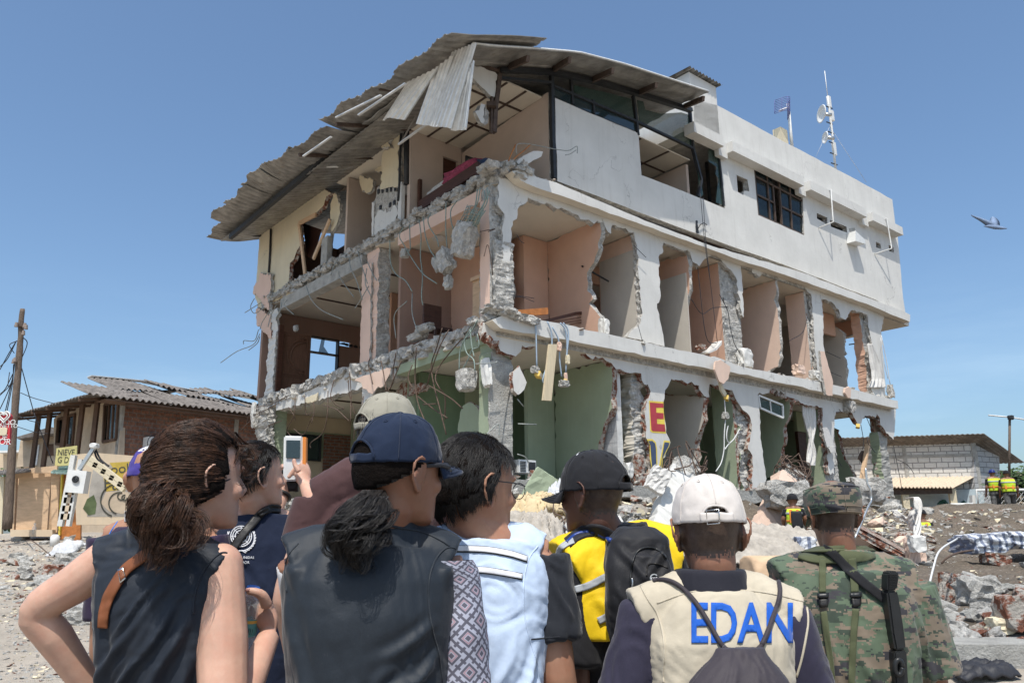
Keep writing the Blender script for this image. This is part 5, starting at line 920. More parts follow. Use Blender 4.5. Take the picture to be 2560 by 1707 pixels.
g_ = nn(_nt, 'ShaderNodeNewGeometry'); wv = nn(_nt, 'ShaderNodeTexWave', i_Scale=2.6, i_Distortion=5., i_Detail=3.); _nt.links.new(g_.outputs['Position'], wv.inputs['Vector']); r_ = ramp(_nt,[(.62,(0,0,0)),(.7,(.8,) * 3)]); _nt.links.new(wv.outputs['Fac'], r_.inputs[0])
_old = _b.inputs['Base Color'].links[0].from_socket; _nt.links.new(mixc(_nt, r_.outputs[0], _old,(.08,.11,.2)), _b.inputs['Base Color'])
def sack(c, a, b_, u, label, seed): bm = bm_new(); rock(bm, c,(a, b_, u), random.Random(seed),5,.16,2.2); mk('sack', fixn(bm), 'stripe_sack', None, label, 'sack', 'striped sacks on the earth mound', smooth=True)
sack(P(2450,1358,13.5), V((.4,0,.02)), V((0,.5,0)), V((0,0,.19)), 'bulging white and blue striped sack on the earth mound',3); sack(P(2548,1350,13.8), V((.33,0,0)), V((0,.4,0)), V((0,0,.17)), 'striped sack cut by the right edge beside the bulging one',5)
sack(P(2012,1362,11.8), V((.16,0,0)), V((0,.15,0)), V((0,0,.14)), 'small white bundle with dark stripes by the soldier’s ear',8)
def ribbon(name, label, cat, pts, w, m_, wd=V((1,0,0)), n=6, fold=.04):
    P_ = catmull([V3(p) for p in pts],8); bm = bm_new(); g = []
    for i, p in enumerate(P_):
        ww = w * (1 + .3 * sin(i * .7)); g.append([bm.verts.new(p + wd * ww * (j / n - .5) + V((0,-1,0)) * fold * sin(j * 2.1 + i * .3)) for j in range(n + 1)])
    for i in range(len(P_) - 1):
        for j in range(n): bm.faces.new((g[i][j], g[i][j + 1], g[i + 1][j + 1], g[i + 1][j])).smooth = True
    bmesh.ops.recalc_face_normals(bm, faces=bm.faces[:]); bmesh.ops.solidify(bm, geom=bm.faces[:], thickness=.012); return mk(name, bm, m_, None, label, cat, smooth=True)
ribbon('cloth_strip', 'long white cloth hanging from the slab end at the far right of the building', 'cloth',[P(2270,1245,14.6), P(2292,1245,14.3), P(2298,1290,14.2), P(2290,1340,14), P(2298,1378,13.9)],.11, 'cloth_white'); ribbon('cloth_strip', 'twisted white cloth running sideways into the debris beside the hanging one', 'cloth',[P(2232,1280,14.6), P(2262,1296,14.4), P(2284,1322,14.2)],.1, 'cloth_white', wd=V((0,0,1)))
def rod(name, label, cat, pts, r, m_): bm = bm_new(); tube(bm, catmull(pts,6), r,7); mk(name, bm, m_, None, label, cat, smooth=True)
rod('bent_pipe', 'thick pale bent pipe rising behind the soldier’s right ear up to the slab', 'pipe',[P(2137,1345,12.5), P(2160,1290,12.8), P(2172,1262,13), P(2178,1250,13.2), P(2176,1225,13.2), P(2168,1207,13.2), P(2164,1170,13.2)],.017, 'aluminium')
rod('steel_bar', 'long whitish bar arching out of the dark earth right of the soldier', 'steel bar',[P(2315,1500,8.5), P(2333,1420,9), P(2350,1375,9.4), P(2393,1346,10)],.011, 'cable_white'); rod('steel_bar', 'brown curved bar looping past the striped sack', 'steel bar',[P(2353,1408,11), P(2370,1392,11), P(2400,1380,11.3), P(2432,1375,11.5)],.014, 'rebar_rust')
rod('steel_bar', 'thin bar arching over the kerb at the lower right', 'steel bar',[P(2350,1573,8.3), P(2420,1590,8.2), P(2470,1640,7.9), P(2483,1690,7.4), P(2470,1707,7.2)],.011, 'rebar_rust'); rod('steel_bar', 'straight pale bar lying on the earth above the kerb', 'steel bar',[P(2348,1561,8.6), P(2400,1560,8.7), P(2440,1555,8.8)],.014, 'cable_white')
rod('steel_bar', 'dark channel bar lying across the earth toward the big brick lump', 'steel bar',[P(2442,1556,8.6), P(2480,1562,8.5), P(2520,1568,8.4)],.03, 'dark_steel'); rod('steel_bar', 'thin dark wire bent in front of the kerb', 'steel bar',[P(2372,1655,7.3), P(2400,1665,7.2), P(2440,1678,7.1)],.01, 'rebar_grey')
drape_sheet('tyre_strip', 'black torn rubber strip in the lower right corner', 'rubber strip', P(2455,1690,7.0),(.25,.05,0),(0,.1,.02),.06, 'cable_black',9,2,24)
rr = random.Random(44)
for i in range(10):
    x0, y0, Y0 = 1385 + rr.uniform(-10,55),1330 + rr.uniform(-15,60),11.3; pts_ = [P(x0, y0, Y0)]
    for j in range(4): x0 += rr.uniform(-22,22); y0 -= rr.uniform(2,26); pts_.append(P(x0, y0, Y0 + .1 * j))
    bm = bm_new(); tube(bm, catmull(pts_,6),.01,5); mk('bent_rod', bm, 'rebar_rust', None, 'thin brown bent rod sprouting from the debris beside the black cap’s collar', 'rod', 'tangle of brown rods beside the yellow vest')
# ================================================================== neighbouring houses
class Pln:
    def __init__(s, p0, e): s.p = V(p0); s.e = V((e[0], e[1],0)).normalized(); s.n = V((s.e.y,-s.e.x,0))
    def uz(s, x, y, d=0.): P_ = _pl(x, y, s.p + s.n * d, s.n); return ((P_ - s.p).dot(s.e), P_.z)
    def w(s, u, z, d=0.): return s.p + s.e * u + s.n * d + UP * (z - s.p.z)
    def poly(s, pp, d=0.): return [s.uz(x, y, d) for x, y in pp]
def wallp(name, pln, pp, d, th, m_, par=None, label=None, cat=None, holes=(), uz=None):
    L_0 = uz or pln.poly(pp, d); bm = bm_new(); prism(bm,[L_0] + [pln.poly(h, d) for h in holes], lambda a, b, c: pln.w(a, b, d - c), th, layers=1); return mk(name, fixn(bm),[m_] * 3, par, label, cat)
# --- two storey brick house on the left
hc = at_y(303,1040,31.); H1 = Pln((hc.x, hc.y,0),(.64,.77)); H2 = Pln((hc.x, hc.y,0),(.77,-.64))
M('house_beige',(.52,.42,.31),.9,.12,2); M('brown_post',(.13,.08,.055),.8,.2)
hs = thing('brick_house',(hc.x, hc.y,1.9), 'two storey brick and beige house with a sagging corrugated roof and a posted veranda', 'house')
def W9(*p): return px(9, p)
zt = H1.uz(420,1010,.9)[1] - .12
def hbox(pl, u0, u1, z0, z1, d, th, m_, name='wall', par=None): bm = bm_new(); add_box(bm, pl.w(u0, z0, d), pl.e * (u1 - u0),-pl.n * th, UP * (z1 - z0)); return mk(name, fixn(bm), m_, par or hs)
hbox(H1,.12,14,1.8, zt,0,.2, 'brick_left'); hbox(H1,-.0,.11,1.8, zt,.02,.25, 'concrete', 'corner_post'); hbox(H1,4.9,5.1,1.8, zt,.02,.1, 'concrete', 'pilaster')
wl = wallp('wall', H2, W9((395,905),(445,850),(890,725),(875,1175),(395,1175)),0,.2, 'house_beige', hs, holes=[W9((780,800),(868,780),(850,1050),(762,1070)), W9((432,905),(545,870),(530,1095),(418,1085))])
for pts_ in (W9((772,798),(872,778),(854,1052),(758,1072)), W9((428,905),(552,868),(534,1098),(414,1088))):
    bm = bm_new(); q = [H2.w(a, b,.03) for a, b in H2.poly(pts_,.03)]
    for i in range(4): beam(bm, q[i], q[(i + 1) % 4],.1,.1)
    for k in (.33,.66): beam(bm, q[0].lerp(q[1], k), q[3].lerp(q[2], k),.07,.07)
    w_ = mk('window', fixn(bm), 'brown_post', hs); bm = bm_new(); q = [H2.w(a, b,-.05) for a, b in H2.poly(pts_,-.05)]; bm.faces.new([bm.verts.new(p) for p in q]); bmesh.ops.solidify(bm, geom=bm.faces[:], thickness=.01); mk('pane', bm, 'glass_dark', w_)
hbox(H2,-9.5,0,1.8,4.4,-.01,.2, 'house_beige')
eo = 1.0; u_e = H1.uz(221,981,.9)[0]; E0 = H1.w(u_e, zt + .12,.9)
He2 = -H2.e; He1 = H1.e
rg0 = E0 + He1 * 6.5 + He2 * 5.2; rg0.z = E0.z + 1.75; rr = random.Random(4)
for k in range(5):                                                             # lower courses of sheets
    def f(u, v, k=k):
        s0 = -.0 + k * 3.2; a = E0 + He1 * (s0 + 3.3 * u) + He2 * 2.7 * v * 1.0; lim = min(1,(s0 + 3.3 * u) / 6.5 + .02) ; a.z = E0.z + .3 * 2.7 * v + .05 * sin(u * 3.3 * 2 * pi / .25) + .02 * k % .04 + .06 * sin(k * 2.1) * v
        if k == 0: a = a - He1 * 0
        return a
    mk('roof_sheet', sheet_grid(78,4, f,.02), 'zinc_old', hs)
    def f(u, v, k=k, j=rr.uniform(-.1,.25), jj=rr.uniform(-.4,.4)):
        s0 = 2.0 + k * 3.1; a = E0 + He1 * (s0 + 3.2 * u) + He2 * (2.5 + 2.8 * v + jj * .3); a.z = E0.z + .3 * (2.5 + 2.8 * v) + .05 * sin(u * 3.3 * 2 * pi / .25) + j * (1 - v) + .12 * sin(u * 4 + k); return a
    mk('roof_sheet', sheet_grid(78,4, f,.02), 'zinc_old', hs)
for k in range(9):
    def f(u, v, k=k, j=rr.uniform(.1,.5), tl=rr.uniform(-.5,.5)):
        a = E0 + He1 * (4.2 + k * 1.15 + 1.4 * u) + He2 * (3.4 + (k % 3) * .6 + 1.3 * v); a.z = E0.z + .3 * (3.4 + (k % 3) * .6 + 1.3 * v) + j + tl * (u - .5) * .6 + .05 * sin(u * 1.4 * 2 * pi / .25); return a
    mk('roof_sheet', sheet_grid(34,3, f,.02), 'zinc_old', hs, label='broken roof sheet lying loose near the ridge')
def f(u, v):
    a = E0.lerp(E0 + He2 * 9.8, u); b_ = rg0.lerp(rg0 + He2 * 1.5, u); p = a.lerp(b_, v); p.z += .04 * sin(u * 9.8 * 2 * pi / .3) * (1 - v); return p
mk('roof_sheet', sheet_grid(70,6, f,.03), 'zinc_old', hs)
for k in range(4):
    bm = bm_new(); beam(bm, E0 + He1 * (.6 + k * 2.4 + 1.5) + He2 * 5.3 + UP * (1.72 + .1 * (k % 2)), E0 + He1 * (3. + k * 2.4 + 1.5) + He2 * 5.2 + UP * (1.7 + .12 * ((k + 1) % 2)),.5,.04); mk('ridge_cap', fixn(bm), 'zinc_bright', hs)
PV = Pln(E0 - H1.n * .3,(.77,-.64)); PV.p.z = 0
for (x0, y0, x1, y1) in ((285,862,238,1255),(366,850,320,1252),(496,790,460,1102),(606,752,574,1150),(718,765,682,1095)):
    (a, b_),(c_, d_) = PV.poly(W9((x0, y0),(x1, y1)),-1.2); bm = bm_new(); beam(bm, PV.w((a + c_) / 2, d_ - .6,-1.2), PV.w((a + c_) / 2, b_ + .1,-1.2),.16,.16, up=V((0,1,0))); mk('veranda_post', fixn(bm), 'brown_post', hs)
bm = bm_new()
for k in range(6): beam(bm, E0 + He2 * (1.5 * k + .8) - UP * .12, E0 + He2 * (1.5 * k + .8) + He1 * 2.2 + UP * .3,.08,.1)
mk('eave_joists', fixn(bm), 'brown_post', hs)
hbox(H1,-.2,12, zt - .12, zt + .18,.75,.1, 'brown_post', 'fascia'); hbox(H1,-1.0,13, zt + .0, zt + .05,.85,.8, 'brown_post', 'soffit')
ac = thing('air_conditioner', H1.w(1.7,4.2,.3), 'white outdoor air conditioner with a round fan on the brick wall', 'air conditioner'); q = H1.poly(W9((1090,1032),(1215,1042),(1215,1130),(1082,1120)),.45)
bm = bm_new(); prism(bm,[q], lambda a, b, c: H1.w(a, b,.45 - c),.4, layers=1); mk('casing', fixn(bm),['white_metal'] * 3, ac); cc = H1.w((q[0][0] + q[1][0]) / 2,(q[0][1] + q[2][1]) / 2,.46); bm = bm_new();
for r_ in (.36,.24,.12): tube(bm,[cc + H1.e * r_ * cos(a) + UP * r_ * sin(a) for a in np.linspace(0,2 * pi,25)],.015,4)
mk('fan_grille', bm, 'dark_steel', ac)
# --- mural wall, leaning post with meter, broken post
MW = Pln((at_y(200,1300,19.5).x,19.5,0),(.93,.36)); mw = thing('mural_wall', MW.w(2,1.7), 'low painted wall with a yellow lettered patch behind the purple cap', 'painted wall')
wallp('wall', MW, W9((540,1165),(690,1150),(1010,1175),(1300,1185),(1300,1680),(560,1680)),0,.25, 'kiosk_beige', mw)
M('mural_yellow',(.50,.36,.07),.8,.2,5); M('mural_grey',(.36,.33,.29),.85,.25,2, c2=(.5,.45,.36), c2sc=3); M('mural_dark',(.07,.07,.055),.8,.2); M('mural_green',(.10,.13,.06),.85,.3,4)
def mp(pp, d, m_): bm = bm_new(); prism(bm,[MW.poly(W9(*pp), d)], lambda a, b, c: MW.w(a, b, d - c), d - .001, layers=1); mk('painted_patch', fixn(bm),[m_] * 3, mw)
mp(((690,1240),(1290,1230),(1290,1620),(640,1620),(660,1400)),.004, 'mural_grey'); mp(((805,1225),(950,1215),(1060,1235),(1060,1400),(900,1420),(780,1435),(760,1330),(760,1290),(830,1260)),.008, 'mural_yellow')
mp(((690,1460),(710,1520),(700,1600),(650,1610),(610,1560),(640,1490)),.009, 'mural_green'); mp(((780,1437),(860,1432),(940,1440),(990,1500),(980,1560),(900,1600),(800,1580),(740,1520)),.0075, 'house_beige')
bm = bm_new()
for c_, r_ in (((860,1500),120),((880,1520),80),((890,1470),26),((915,1480),20)):
    P_ = []
    for a in np.linspace(1.9 if r_ > 50 else 0,4.9 if r_ > 50 else 5,20): x, y = c_[0] + r_ * cos(a), c_[1] + r_ * sin(a); q = MW.uz(*W9((x, y))[0],.01); P_.append(MW.w(*q,.01))
    tube(bm, P_,.018,4)
mk('painted_line', bm, 'mural_dark', mw)
def text_mesh(name, s, size, mat4, m_, par=None, ext=.003, label=None, cat=None, sx=1.):
    cu = bpy.data.curves.new(name, 'FONT'); cu.body = s; cu.size = size; cu.extrude = ext; cu.align_x = 'CENTER'; cu.align_y = 'CENTER'; to = bpy.data.objects.new(name, cu); COL.objects.link(to)
    dg = bpy.context.evaluated_depsgraph_get(); me = bpy.data.meshes.new_from_object(to.evaluated_get(dg)); bpy.data.objects.remove(to); bpy.data.curves.remove(cu)
    me.transform(mat4 @ Matrix.Diagonal((sx,1,1,1))); return mk(name, me, m_, par, label, cat)
def frame4(p, ex, ey): ez = ex.cross(ey); m = Matrix((ex, ey, ez)).transposed().to_4x4(); m.translation = p; return m
q = MW.uz(*W9((850,1375))[0],.01); text_mesh('lettering', 'Fae',.5, frame4(MW.w(*q,.012),(MW.e + UP * .12).normalized(),(UP - MW.e * .12).normalized()), 'mural_dark', mw, sx=.8); q = MW.uz(*W9((880,1270))[0],.01); text_mesh('lettering', 'ool',.32, frame4(MW.w(*q,.012),(MW.e + UP * .15).normalized(),(UP - MW.e * .15).normalized()), 'mural_dark', mw)
K = 17.0
mp_ = thing('meter_post', at_y(160,1360, K), 'leaning white concrete post with openings and a grey electricity meter box', 'electric post')
def pbeam(seg, w_, h_, Y, m_, name, par, k=9): bm = bm_new(); (a, b_),(c_, d_) = px(k, seg); beam(bm, at_y(a, b_, Y), at_y(c_, d_, Y), w_, h_, up=V((0,1,0))); return mk(name, fixn(bm), m_, par)
pbeam([(545,1170),(445,1690)],.1,.1, K, 'white_plaster', 'edge_bar', mp_); pbeam([(598,1200),(505,1690)],.08,.1, K, 'white_plaster', 'edge_bar', mp_)
for yy in (1440,1500,1560,1620): x_ = 545 - (yy - 1170) * .19; pbeam([(x_ - 5, yy),(x_ + 60, yy)],.12,.1, K, 'kiosk_beige', 'web', mp_)
b_ = at_y(*W9((580,1360))[0], K); bm = bm_new(); add_box(bm, b_ + V((-.19,-.16,-.23)), V((.36,.05,-.03)), V((0,.2,0)), V((.03,0,.46))); mb = mk('meter_box', fixn(bm), 'white_metal', mp_); bm = bm_new(); c_ = b_ + V((.01,-.16,.03))
for r_ in (.065,.045,.02): tube(bm,[c_ + V((r_ * cos(a),0, r_ * sin(a))) for a in np.linspace(0,2 * pi,19)],.012,4)
mk('meter_dial', bm, 'dark_steel', mb); pbeam([(585,1275),(700,1100)],.07,.07, K - .1, 'aluminium', 'conduit', mp_); bm = bm_new(); rock(bm, at_y(*W9((693,1100))[0], K - .1),(V((.1,0,0)), V((0,.1,0)), V((0,0,.07))), random.Random(1),2,.2); mk('cap', fixn(bm), 'white_metal', mp_)
for (a, c_) in (((700,1120),(800,1250)),((690,1130),(760,1230))): bm = bm_new(); tube(bm, catmull([at_y(*W9(a)[0], K), at_y(*W9(((a[0] + c_[0]) / 2 - 10,(a[1] + c_[1]) / 2 + 15))[0], K), at_y(*W9(c_)[0], K)]),.02,5); mk('cable', bm, 'cable_black', mp_)
bp = thing('broken_post', at_y(*W9((930,1410))[0], K + .5), 'fallen concrete lattice post leaning like a ladder against the painted wall', 'concrete post')
pbeam([(655,1180),(930,1392)],.09,.12, K + .5, 'cream_plaster', 'edge_bar', bp); pbeam([(640,1212),(915,1425)],.09,.12, K + .5, 'cream_plaster', 'edge_bar', bp)
for t_ in (.0,.22,.44,.66,.88): pbeam([(655 + 275 * t_,1180 + 212 * t_),(640 + 275 * t_,1212 + 213 * t_)],.1,.12, K + .5, 'cream_plaster', 'web', bp)
# --- kiosks
KY = 22.5; KP = Pln((at_y(100,1300, KY).x, KY,0),(1,.1)); ks = thing('kiosk', KP.w(0,1.8), 'tan plywood kiosk with a thin roof and one open front, behind the utility pole', 'kiosk')
A9 = lambda *p: [(x / 2.94,1174 + y / 2.94) for x, y in p]
wallp('wall', KP, A9((90,20),(395,10),(395,60),(372,60),(345,440),(115,440),(140,60),(120,60),(100,470),(75,470)),0,.1, 'ply', ks); wallp('back_wall', KP, A9((110,10),(400,10),(395,465),(90,465)),-1.1,.08, 'ply', ks); wallp('step', KP, A9((75,440),(385,440),(385,490),(75,490)),.25,1.2, 'kiosk_beige', ks)
wallp('side_panel', KP, A9((372,20),(440,10),(420,460),(380,465)),.05,.06, 'ply', ks); wallp('side_panel', KP, A9((450,20),(600,0),(590,520),(440,510)),.1,.08, 'wood_orange', ks); wallp('post', KP, A9((448,10),(460,10),(440,480),(428,480)),.2,.1, 'yellow_paint', ks); wallp('post', KP, A9((-10,50),(30,50),(10,470),(-30,470)),.0,.1, 'cream_plaster', ks)
def roofp(pl, pp0, d0, pp1, d1, m_, par, n=60, name='roof'):
    (a, b_),(c_, d_) = pl.poly(pp0, d0); (e_, f_),(g_, h_) = pl.poly(pp1, d1)
    def f(u, v): A = pl.w(a + (c_ - a) * u, b_ + (d_ - b_) * u, d0); C_ = pl.w(e_ + (g_ - e_) * u, f_ + (h_ - f_) * u, d1); p = A.lerp(C_, v); p.z += .02 * sin(u * n * 2.2); return p
    return mk(name, sheet_grid(n * 2,3, f,.02), m_, par)
roofp(KP, W9((-10,1320),(215,1290)),.6, W9((-10,1290),(270,1270)),-.9, 'zinc_old', ks); M('roof_teal',(.30,.42,.38),.7,.2,4); roofp(KP, W9((375,1290),(560,1302)),.7, W9((440,1255),(600,1240)),-.9, 'roof_teal', ks); wallp('fascia', KP, W9((215,1265),(420,1245),(420,1300),(215,1300)),.2,.08, 'ply', ks)
sg = thing('shop_sign', KP.w(2,4), 'faded yellow sign board with handwritten black letters above the kiosk', 'sign'); wallp('board', KP, W9((415,1118),(566,1098),(560,1240),(402,1250)),.1,.05, 'mural_yellow', sg); M('sign_yellow',(.55,.5,.22),.8,.15,4); sg.children[0].data.materials[0] = MATS['sign_yellow']; sg.children[0].data.materials[1] = MATS['sign_yellow']
for s_, x, y in (('NIEVE',485,1150),('G D Q',490,1205)): q = KP.uz(*W9((x, y))[0],.11); text_mesh('lettering', s_,.24, frame4(KP.w(*q,.105), KP.e, UP), 'mural_dark', sg, sx=.72)
# distant houses left
for (nm, pp, Y, m_, lb, rf_) in (('house',((150,1060),(420,990),(420,1255),(250,1255),(120,1255)),40, 'house_beige', 'pale small house behind the veranda posts',((120,1035),(370,960),(420,970),(440,1000),(130,1050))),('house',((-20,1140),(250,1130),(250,1300),(-20,1300)),46, 'kiosk_beige', 'far low house with a white roof line beyond the pole',((-20,1135),(250,1130),(250,1142),(-20,1150)))):
    pl = Pln((at_y(60,1200, Y).x, Y,0),(1,.2)); h = thing(nm, pl.w(0,1.9), lb, 'house'); wallp('wall', pl, W9(*pp),0,4., m_, h); wallp('roof', pl, W9(*rf_),.8,5., 'zinc_old' if Y < 45 else 'white_metal', h)
    if Y < 45: wallp('wall_panel', pl, W9((255,1100),(290,1090),(270,1240),(240,1250)),.05,.04, 'white_metal', h); wallp('opening', pl, W9((330,1090),(400,1085),(395,1170),(325,1175)),.04,.03, 'brown_post', h)  # the opening is a brown sheet, its inner shade put into the colour
# --- utility pole
PY = 21.0; up_ = thing('utility_pole', at_y(*A9((55,470))[0], PY), 'tall weathered utility pole with small insulators and drooping wires', 'utility pole')
bm = bm_new(); Pp = [at_y(x, y, PY) for x, y in [W9((163,96))[0], W9((155,230))[0], W9((142,440))[0], W9((120,700))[0], W9((98,1000))[0], W9((75,1350))[0], W9((52,1710))[0]]]; tube(bm, catmull(Pp,5), list(np.linspace(.06,.115,31)),14)
for v in bm.verts: v.co += V((noise.noise(v.co * 4),0,0)) * .02
mk('pole', bm, 'pole_wood', up_, smooth=True)
bm = bm_new(); a, b_ = [at_y(*W9(p)[0], PY - .1) for p in ((115,212),(198,222))]; beam(bm, a, b_,.06,.06); mk('cross_arm', fixn(bm), 'rust_steel', up_)
for (x, y) in ((120,210),(182,215),(192,228),(110,468),(172,270),(100,478)): bm = bm_new(); bmesh.ops.create_cone(bm, cap_ends=True, segments=10, radius1=.05, radius2=.035, depth=.12, matrix=Matrix.Translation(at_y(*W9((x, y))[0], PY - .15))); mk('insulator', bm, 'insulator', up_)
for (a, m1, b_) in (((120,330),(60,430),(0,540)),((118,335),(55,460),(0,520)),((95,570),(40,680),(0,720)),((110,480),(80,640),(0,730)),((95,600),(60,700),(0,830)),((90,610),(50,800),(0,1000)),((100,500),(90,650),(40,900)),((160,530),(200,680),(250,860)),((250,860),(320,1050),(390,1230)),((150,710),(250,750),(400,790)),((140,880),(220,915),(300,930)),((130,960),(260,1000),(360,1010)),((125,330),(70,360),(105,420)),((165,300),(200,350),(150,480)),((100,640),(60,660),(70,560))):
    bm = bm_new(); tube(bm, catmull([at_y(*W9(p)[0], PY + .2 * i) for i, p in enumerate((a, m1, b_))],6),.012,4); mk('wire', bm, 'cable_black', up_)
rs = thing('ice_cream_sign', at_y(10,1100,19.5), 'red hanging sign with a pale double heart emblem, cut off at the left edge', 'sign')
SP = Pln((at_y(10,1100,19.5).x,19.5,0),(1,.05)); M('sign_red',(.50,.04,.05),.5,.1,4); wallp('board', SP, W9((-60,860),(60,852),(82,880),(66,1090),(-60,1085)),0,.08, 'sign_red', rs)
def heart(cx, cy, s, d, m_, w_=.03):
    P_ = [SP.w(*SP.uz(*W9((cx + s * 16 * sin(a) ** 3, cy - s * (13 * cos(a) - 5 * cos(2 * a) - 2 * cos(3 * a) - cos(4 * a))))[0], d), d) for a in np.linspace(0,2 * pi,33)]; bm = bm_new(); tube(bm, P_, w_,5, flat=.5); mk('emblem', bm, m_, rs)
heart(28,885,2.8,.02, 'white_metal',.035); heart(28,885,1.6,.02, 'white_metal',.03)
for s_, y, z_ in (('PEDIDO',928,.17),('CORNETTO',955,.13),('DE',1038,.17),('LOR',1072,.2)): q = SP.uz(*W9((22, y))[0],.01); text_mesh('lettering', s_, z_, frame4(SP.w(*q,.01), SP.e, UP), 'white_metal', rs)
q = SP.uz(*W9((22,995))[0],.01); bm = bm_new(); rock(bm, SP.w(*q,.02),(SP.e * .13, SP.n * .01, UP * .12), random.Random(1),2,.1); mk('cone_picture', fixn(bm), 'cream_plaster', rs)
# bits on the street at the left
bn = thing('water_bottle', land(93,1338), 'small clear bottle standing on the kiosk step', 'bottle'); p = KP.w(KP.uz(93,1335)[0], KP.uz(93,1336)[1] + .0,.2); bm = bm_new(); tube(bm,[p, p + UP * .18, p + UP * .22, p + UP * .27],[.06,.06,.03,.03],10); mk('body', bm, 'bottle_plastic', bn); bm = bm_new(); tube(bm,[p + UP * .27, p + UP * .3],.034,8); mk('cap', bm, 'white_metal', bn)
bm = bm_new(); p = land(135,1365); tube(bm,[p, p + UP * .22, p + UP * .28],[.1,.11,.06],12); mk('white_bucket', bm, 'white_metal', None, 'small grey and white bucket at the foot of the leaning post', 'bucket', smooth=True)
drape_sheet('plastic_bag', 'white crumpled sheet on the rubble heap beside the street', 'bag', land(160,1390) + UP * .1,(.35,0,.05),(0,.25,.1),.12, 'sack_white',12,3,24)
rod('steel_bar', 'dark thin wire standing out of the street rubble', 'wire',[land(65,1355) + UP * .05, land(80,1375) + UP * .2, land(125,1393) + UP * .05],.012, 'rebar_rust')
for i,(x, y, r_) in enumerate(((215,1560,.22),(185,1520,.14),(130,1440,.2),(60,1440,.12),(175,1415,.3))): lump(x, y,(r_, r_ * .8, r_ * .6), BC if i != 2 else 'brick_break',['pale concrete slab piece tucked behind the woman’s left elbow', 'grey stone behind the bent elbow', 'reddish lump in the middle of the street rubble heap', 'lone grey stone at the edge of the street rubble', 'broad concrete slab piece topping the street rubble heap'][i], seed=70 + i, amp=.25)
# --- block house on the right
bc_ = at_y(2431,1095,36.); F1 = Pln((bc_.x, bc_.y,0),(.985,-.17)); F2 = Pln((bc_.x, bc_.y,0),(.88,.475)); E_ = lambda *p: px('e', p)
bh = thing('block_house',(bc_.x, bc_.y,2.), 'grey concrete block house with a sloping metal roof, a tan awning and painted palms', 'house')
zt_ = F1.uz(*E_((1840,372))[0])[1]; u0 = F1.uz(*E_((560,500))[0])[0]
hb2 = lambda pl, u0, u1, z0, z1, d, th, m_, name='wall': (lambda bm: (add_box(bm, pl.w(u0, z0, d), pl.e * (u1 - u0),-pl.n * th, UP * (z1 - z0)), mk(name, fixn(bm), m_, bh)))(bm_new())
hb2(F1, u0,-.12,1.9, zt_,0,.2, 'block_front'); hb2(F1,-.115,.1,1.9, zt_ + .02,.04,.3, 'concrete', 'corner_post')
for x in (1190, ): a = F1.uz(*E_((x,600))[0])[0]; hb2(F1, a - .08, a + .08,1.9, zt_,.03,.1, 'concrete', 'pilaster')
zc = F1.uz(*E_((1500,545))[0])[1]; hb2(F1, u0,-.12, zc - .07, zc + .07,.025,.1, 'concrete', 'band')
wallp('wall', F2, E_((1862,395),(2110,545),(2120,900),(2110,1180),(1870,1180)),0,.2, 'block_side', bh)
(ra, rb), = F2.poly(E_((1880,350))); (rc, rd), = F2.poly(E_((2240,612)))
def f(u, v): a = F2.w(ra - .6, rb,0) + F1.n * .5; b_ = F2.w(rc, rd,0); p = a.lerp(b_, v) + F1.e * (.5 - 14 * u); p.z += .015 * sin(u * 420); return p
mk('roof', sheet_grid(300,4, f,.03), 'zinc_old', bh)
(aa, ab),(ac_, ad) = F1.poly(E_((700,765),(1865,745)),.02); (ba, bb),(bc2, bd) = F1.poly(E_((680,848),(1660,852)),2.2)
def f(u, v): a = F1.w(aa + (ac_ - aa) * u, ab + (ad - ab) * u,.02); b_ = F1.w(ba + (bc2 - ba) * u, bb + (bd - bb) * u,2.2); p = a.lerp(b_, v); p.z += .03 * sin(u * 170); return p
M('awning_tan',(.62,.50,.37),.7,.12,2, stretch=(4,4,.5)); mk('awning', sheet_grid(220,4, f,.03), 'awning_tan', bh); hb2(F1, ba, bc2, bb - .35, bb - .05,2.0,.1, 'rust_steel', 'awning_beam')
for x in (1645,1180): a, z_ = F1.uz(*E_((x,865))[0],1.9); hb2(F1, a - .13, a + .13,1.9, z_,1.95,.2, 'cream_plaster', 'awning_post')
M('mural_blue',(.42,.50,.54),.85,.15,1.2, c2=(.55,.55,.52), c2sc=1.5); hb2(F1, u0,0,1.9, bb - .1,.3,.05, 'mural_blue', 'mural_panel'); M('mural_palm',(.06,.16,.13),.85,.3,6)
for (cx_, cy_, r_) in ((1560,1000,62),(1760,1000,40),(1440,1120,50),(1180,1200,40)):
    bm = bm_new()
    for k in range(9):
        an = -.4 + k * .45; P_ = [F1.w(*F1.uz(*E_((cx_ + r_ * t_ * cos(an), cy_ - r_ * t_ * sin(an) + 45 * t_ * t_))[0],.32),.32) for t_ in (0,.35,.7,1.)]; tube(bm, P_,[.05,.16,.12,.02],5, flat=.15)
    P_ = [F1.w(*F1.uz(*E_((cx_ - 6 * j, cy_ + 45 * j))[0],.32),.32) for j in range(4)]; tube(bm, P_,.05,4, flat=.3); mk('painted_palm', bm, 'mural_palm', bh)
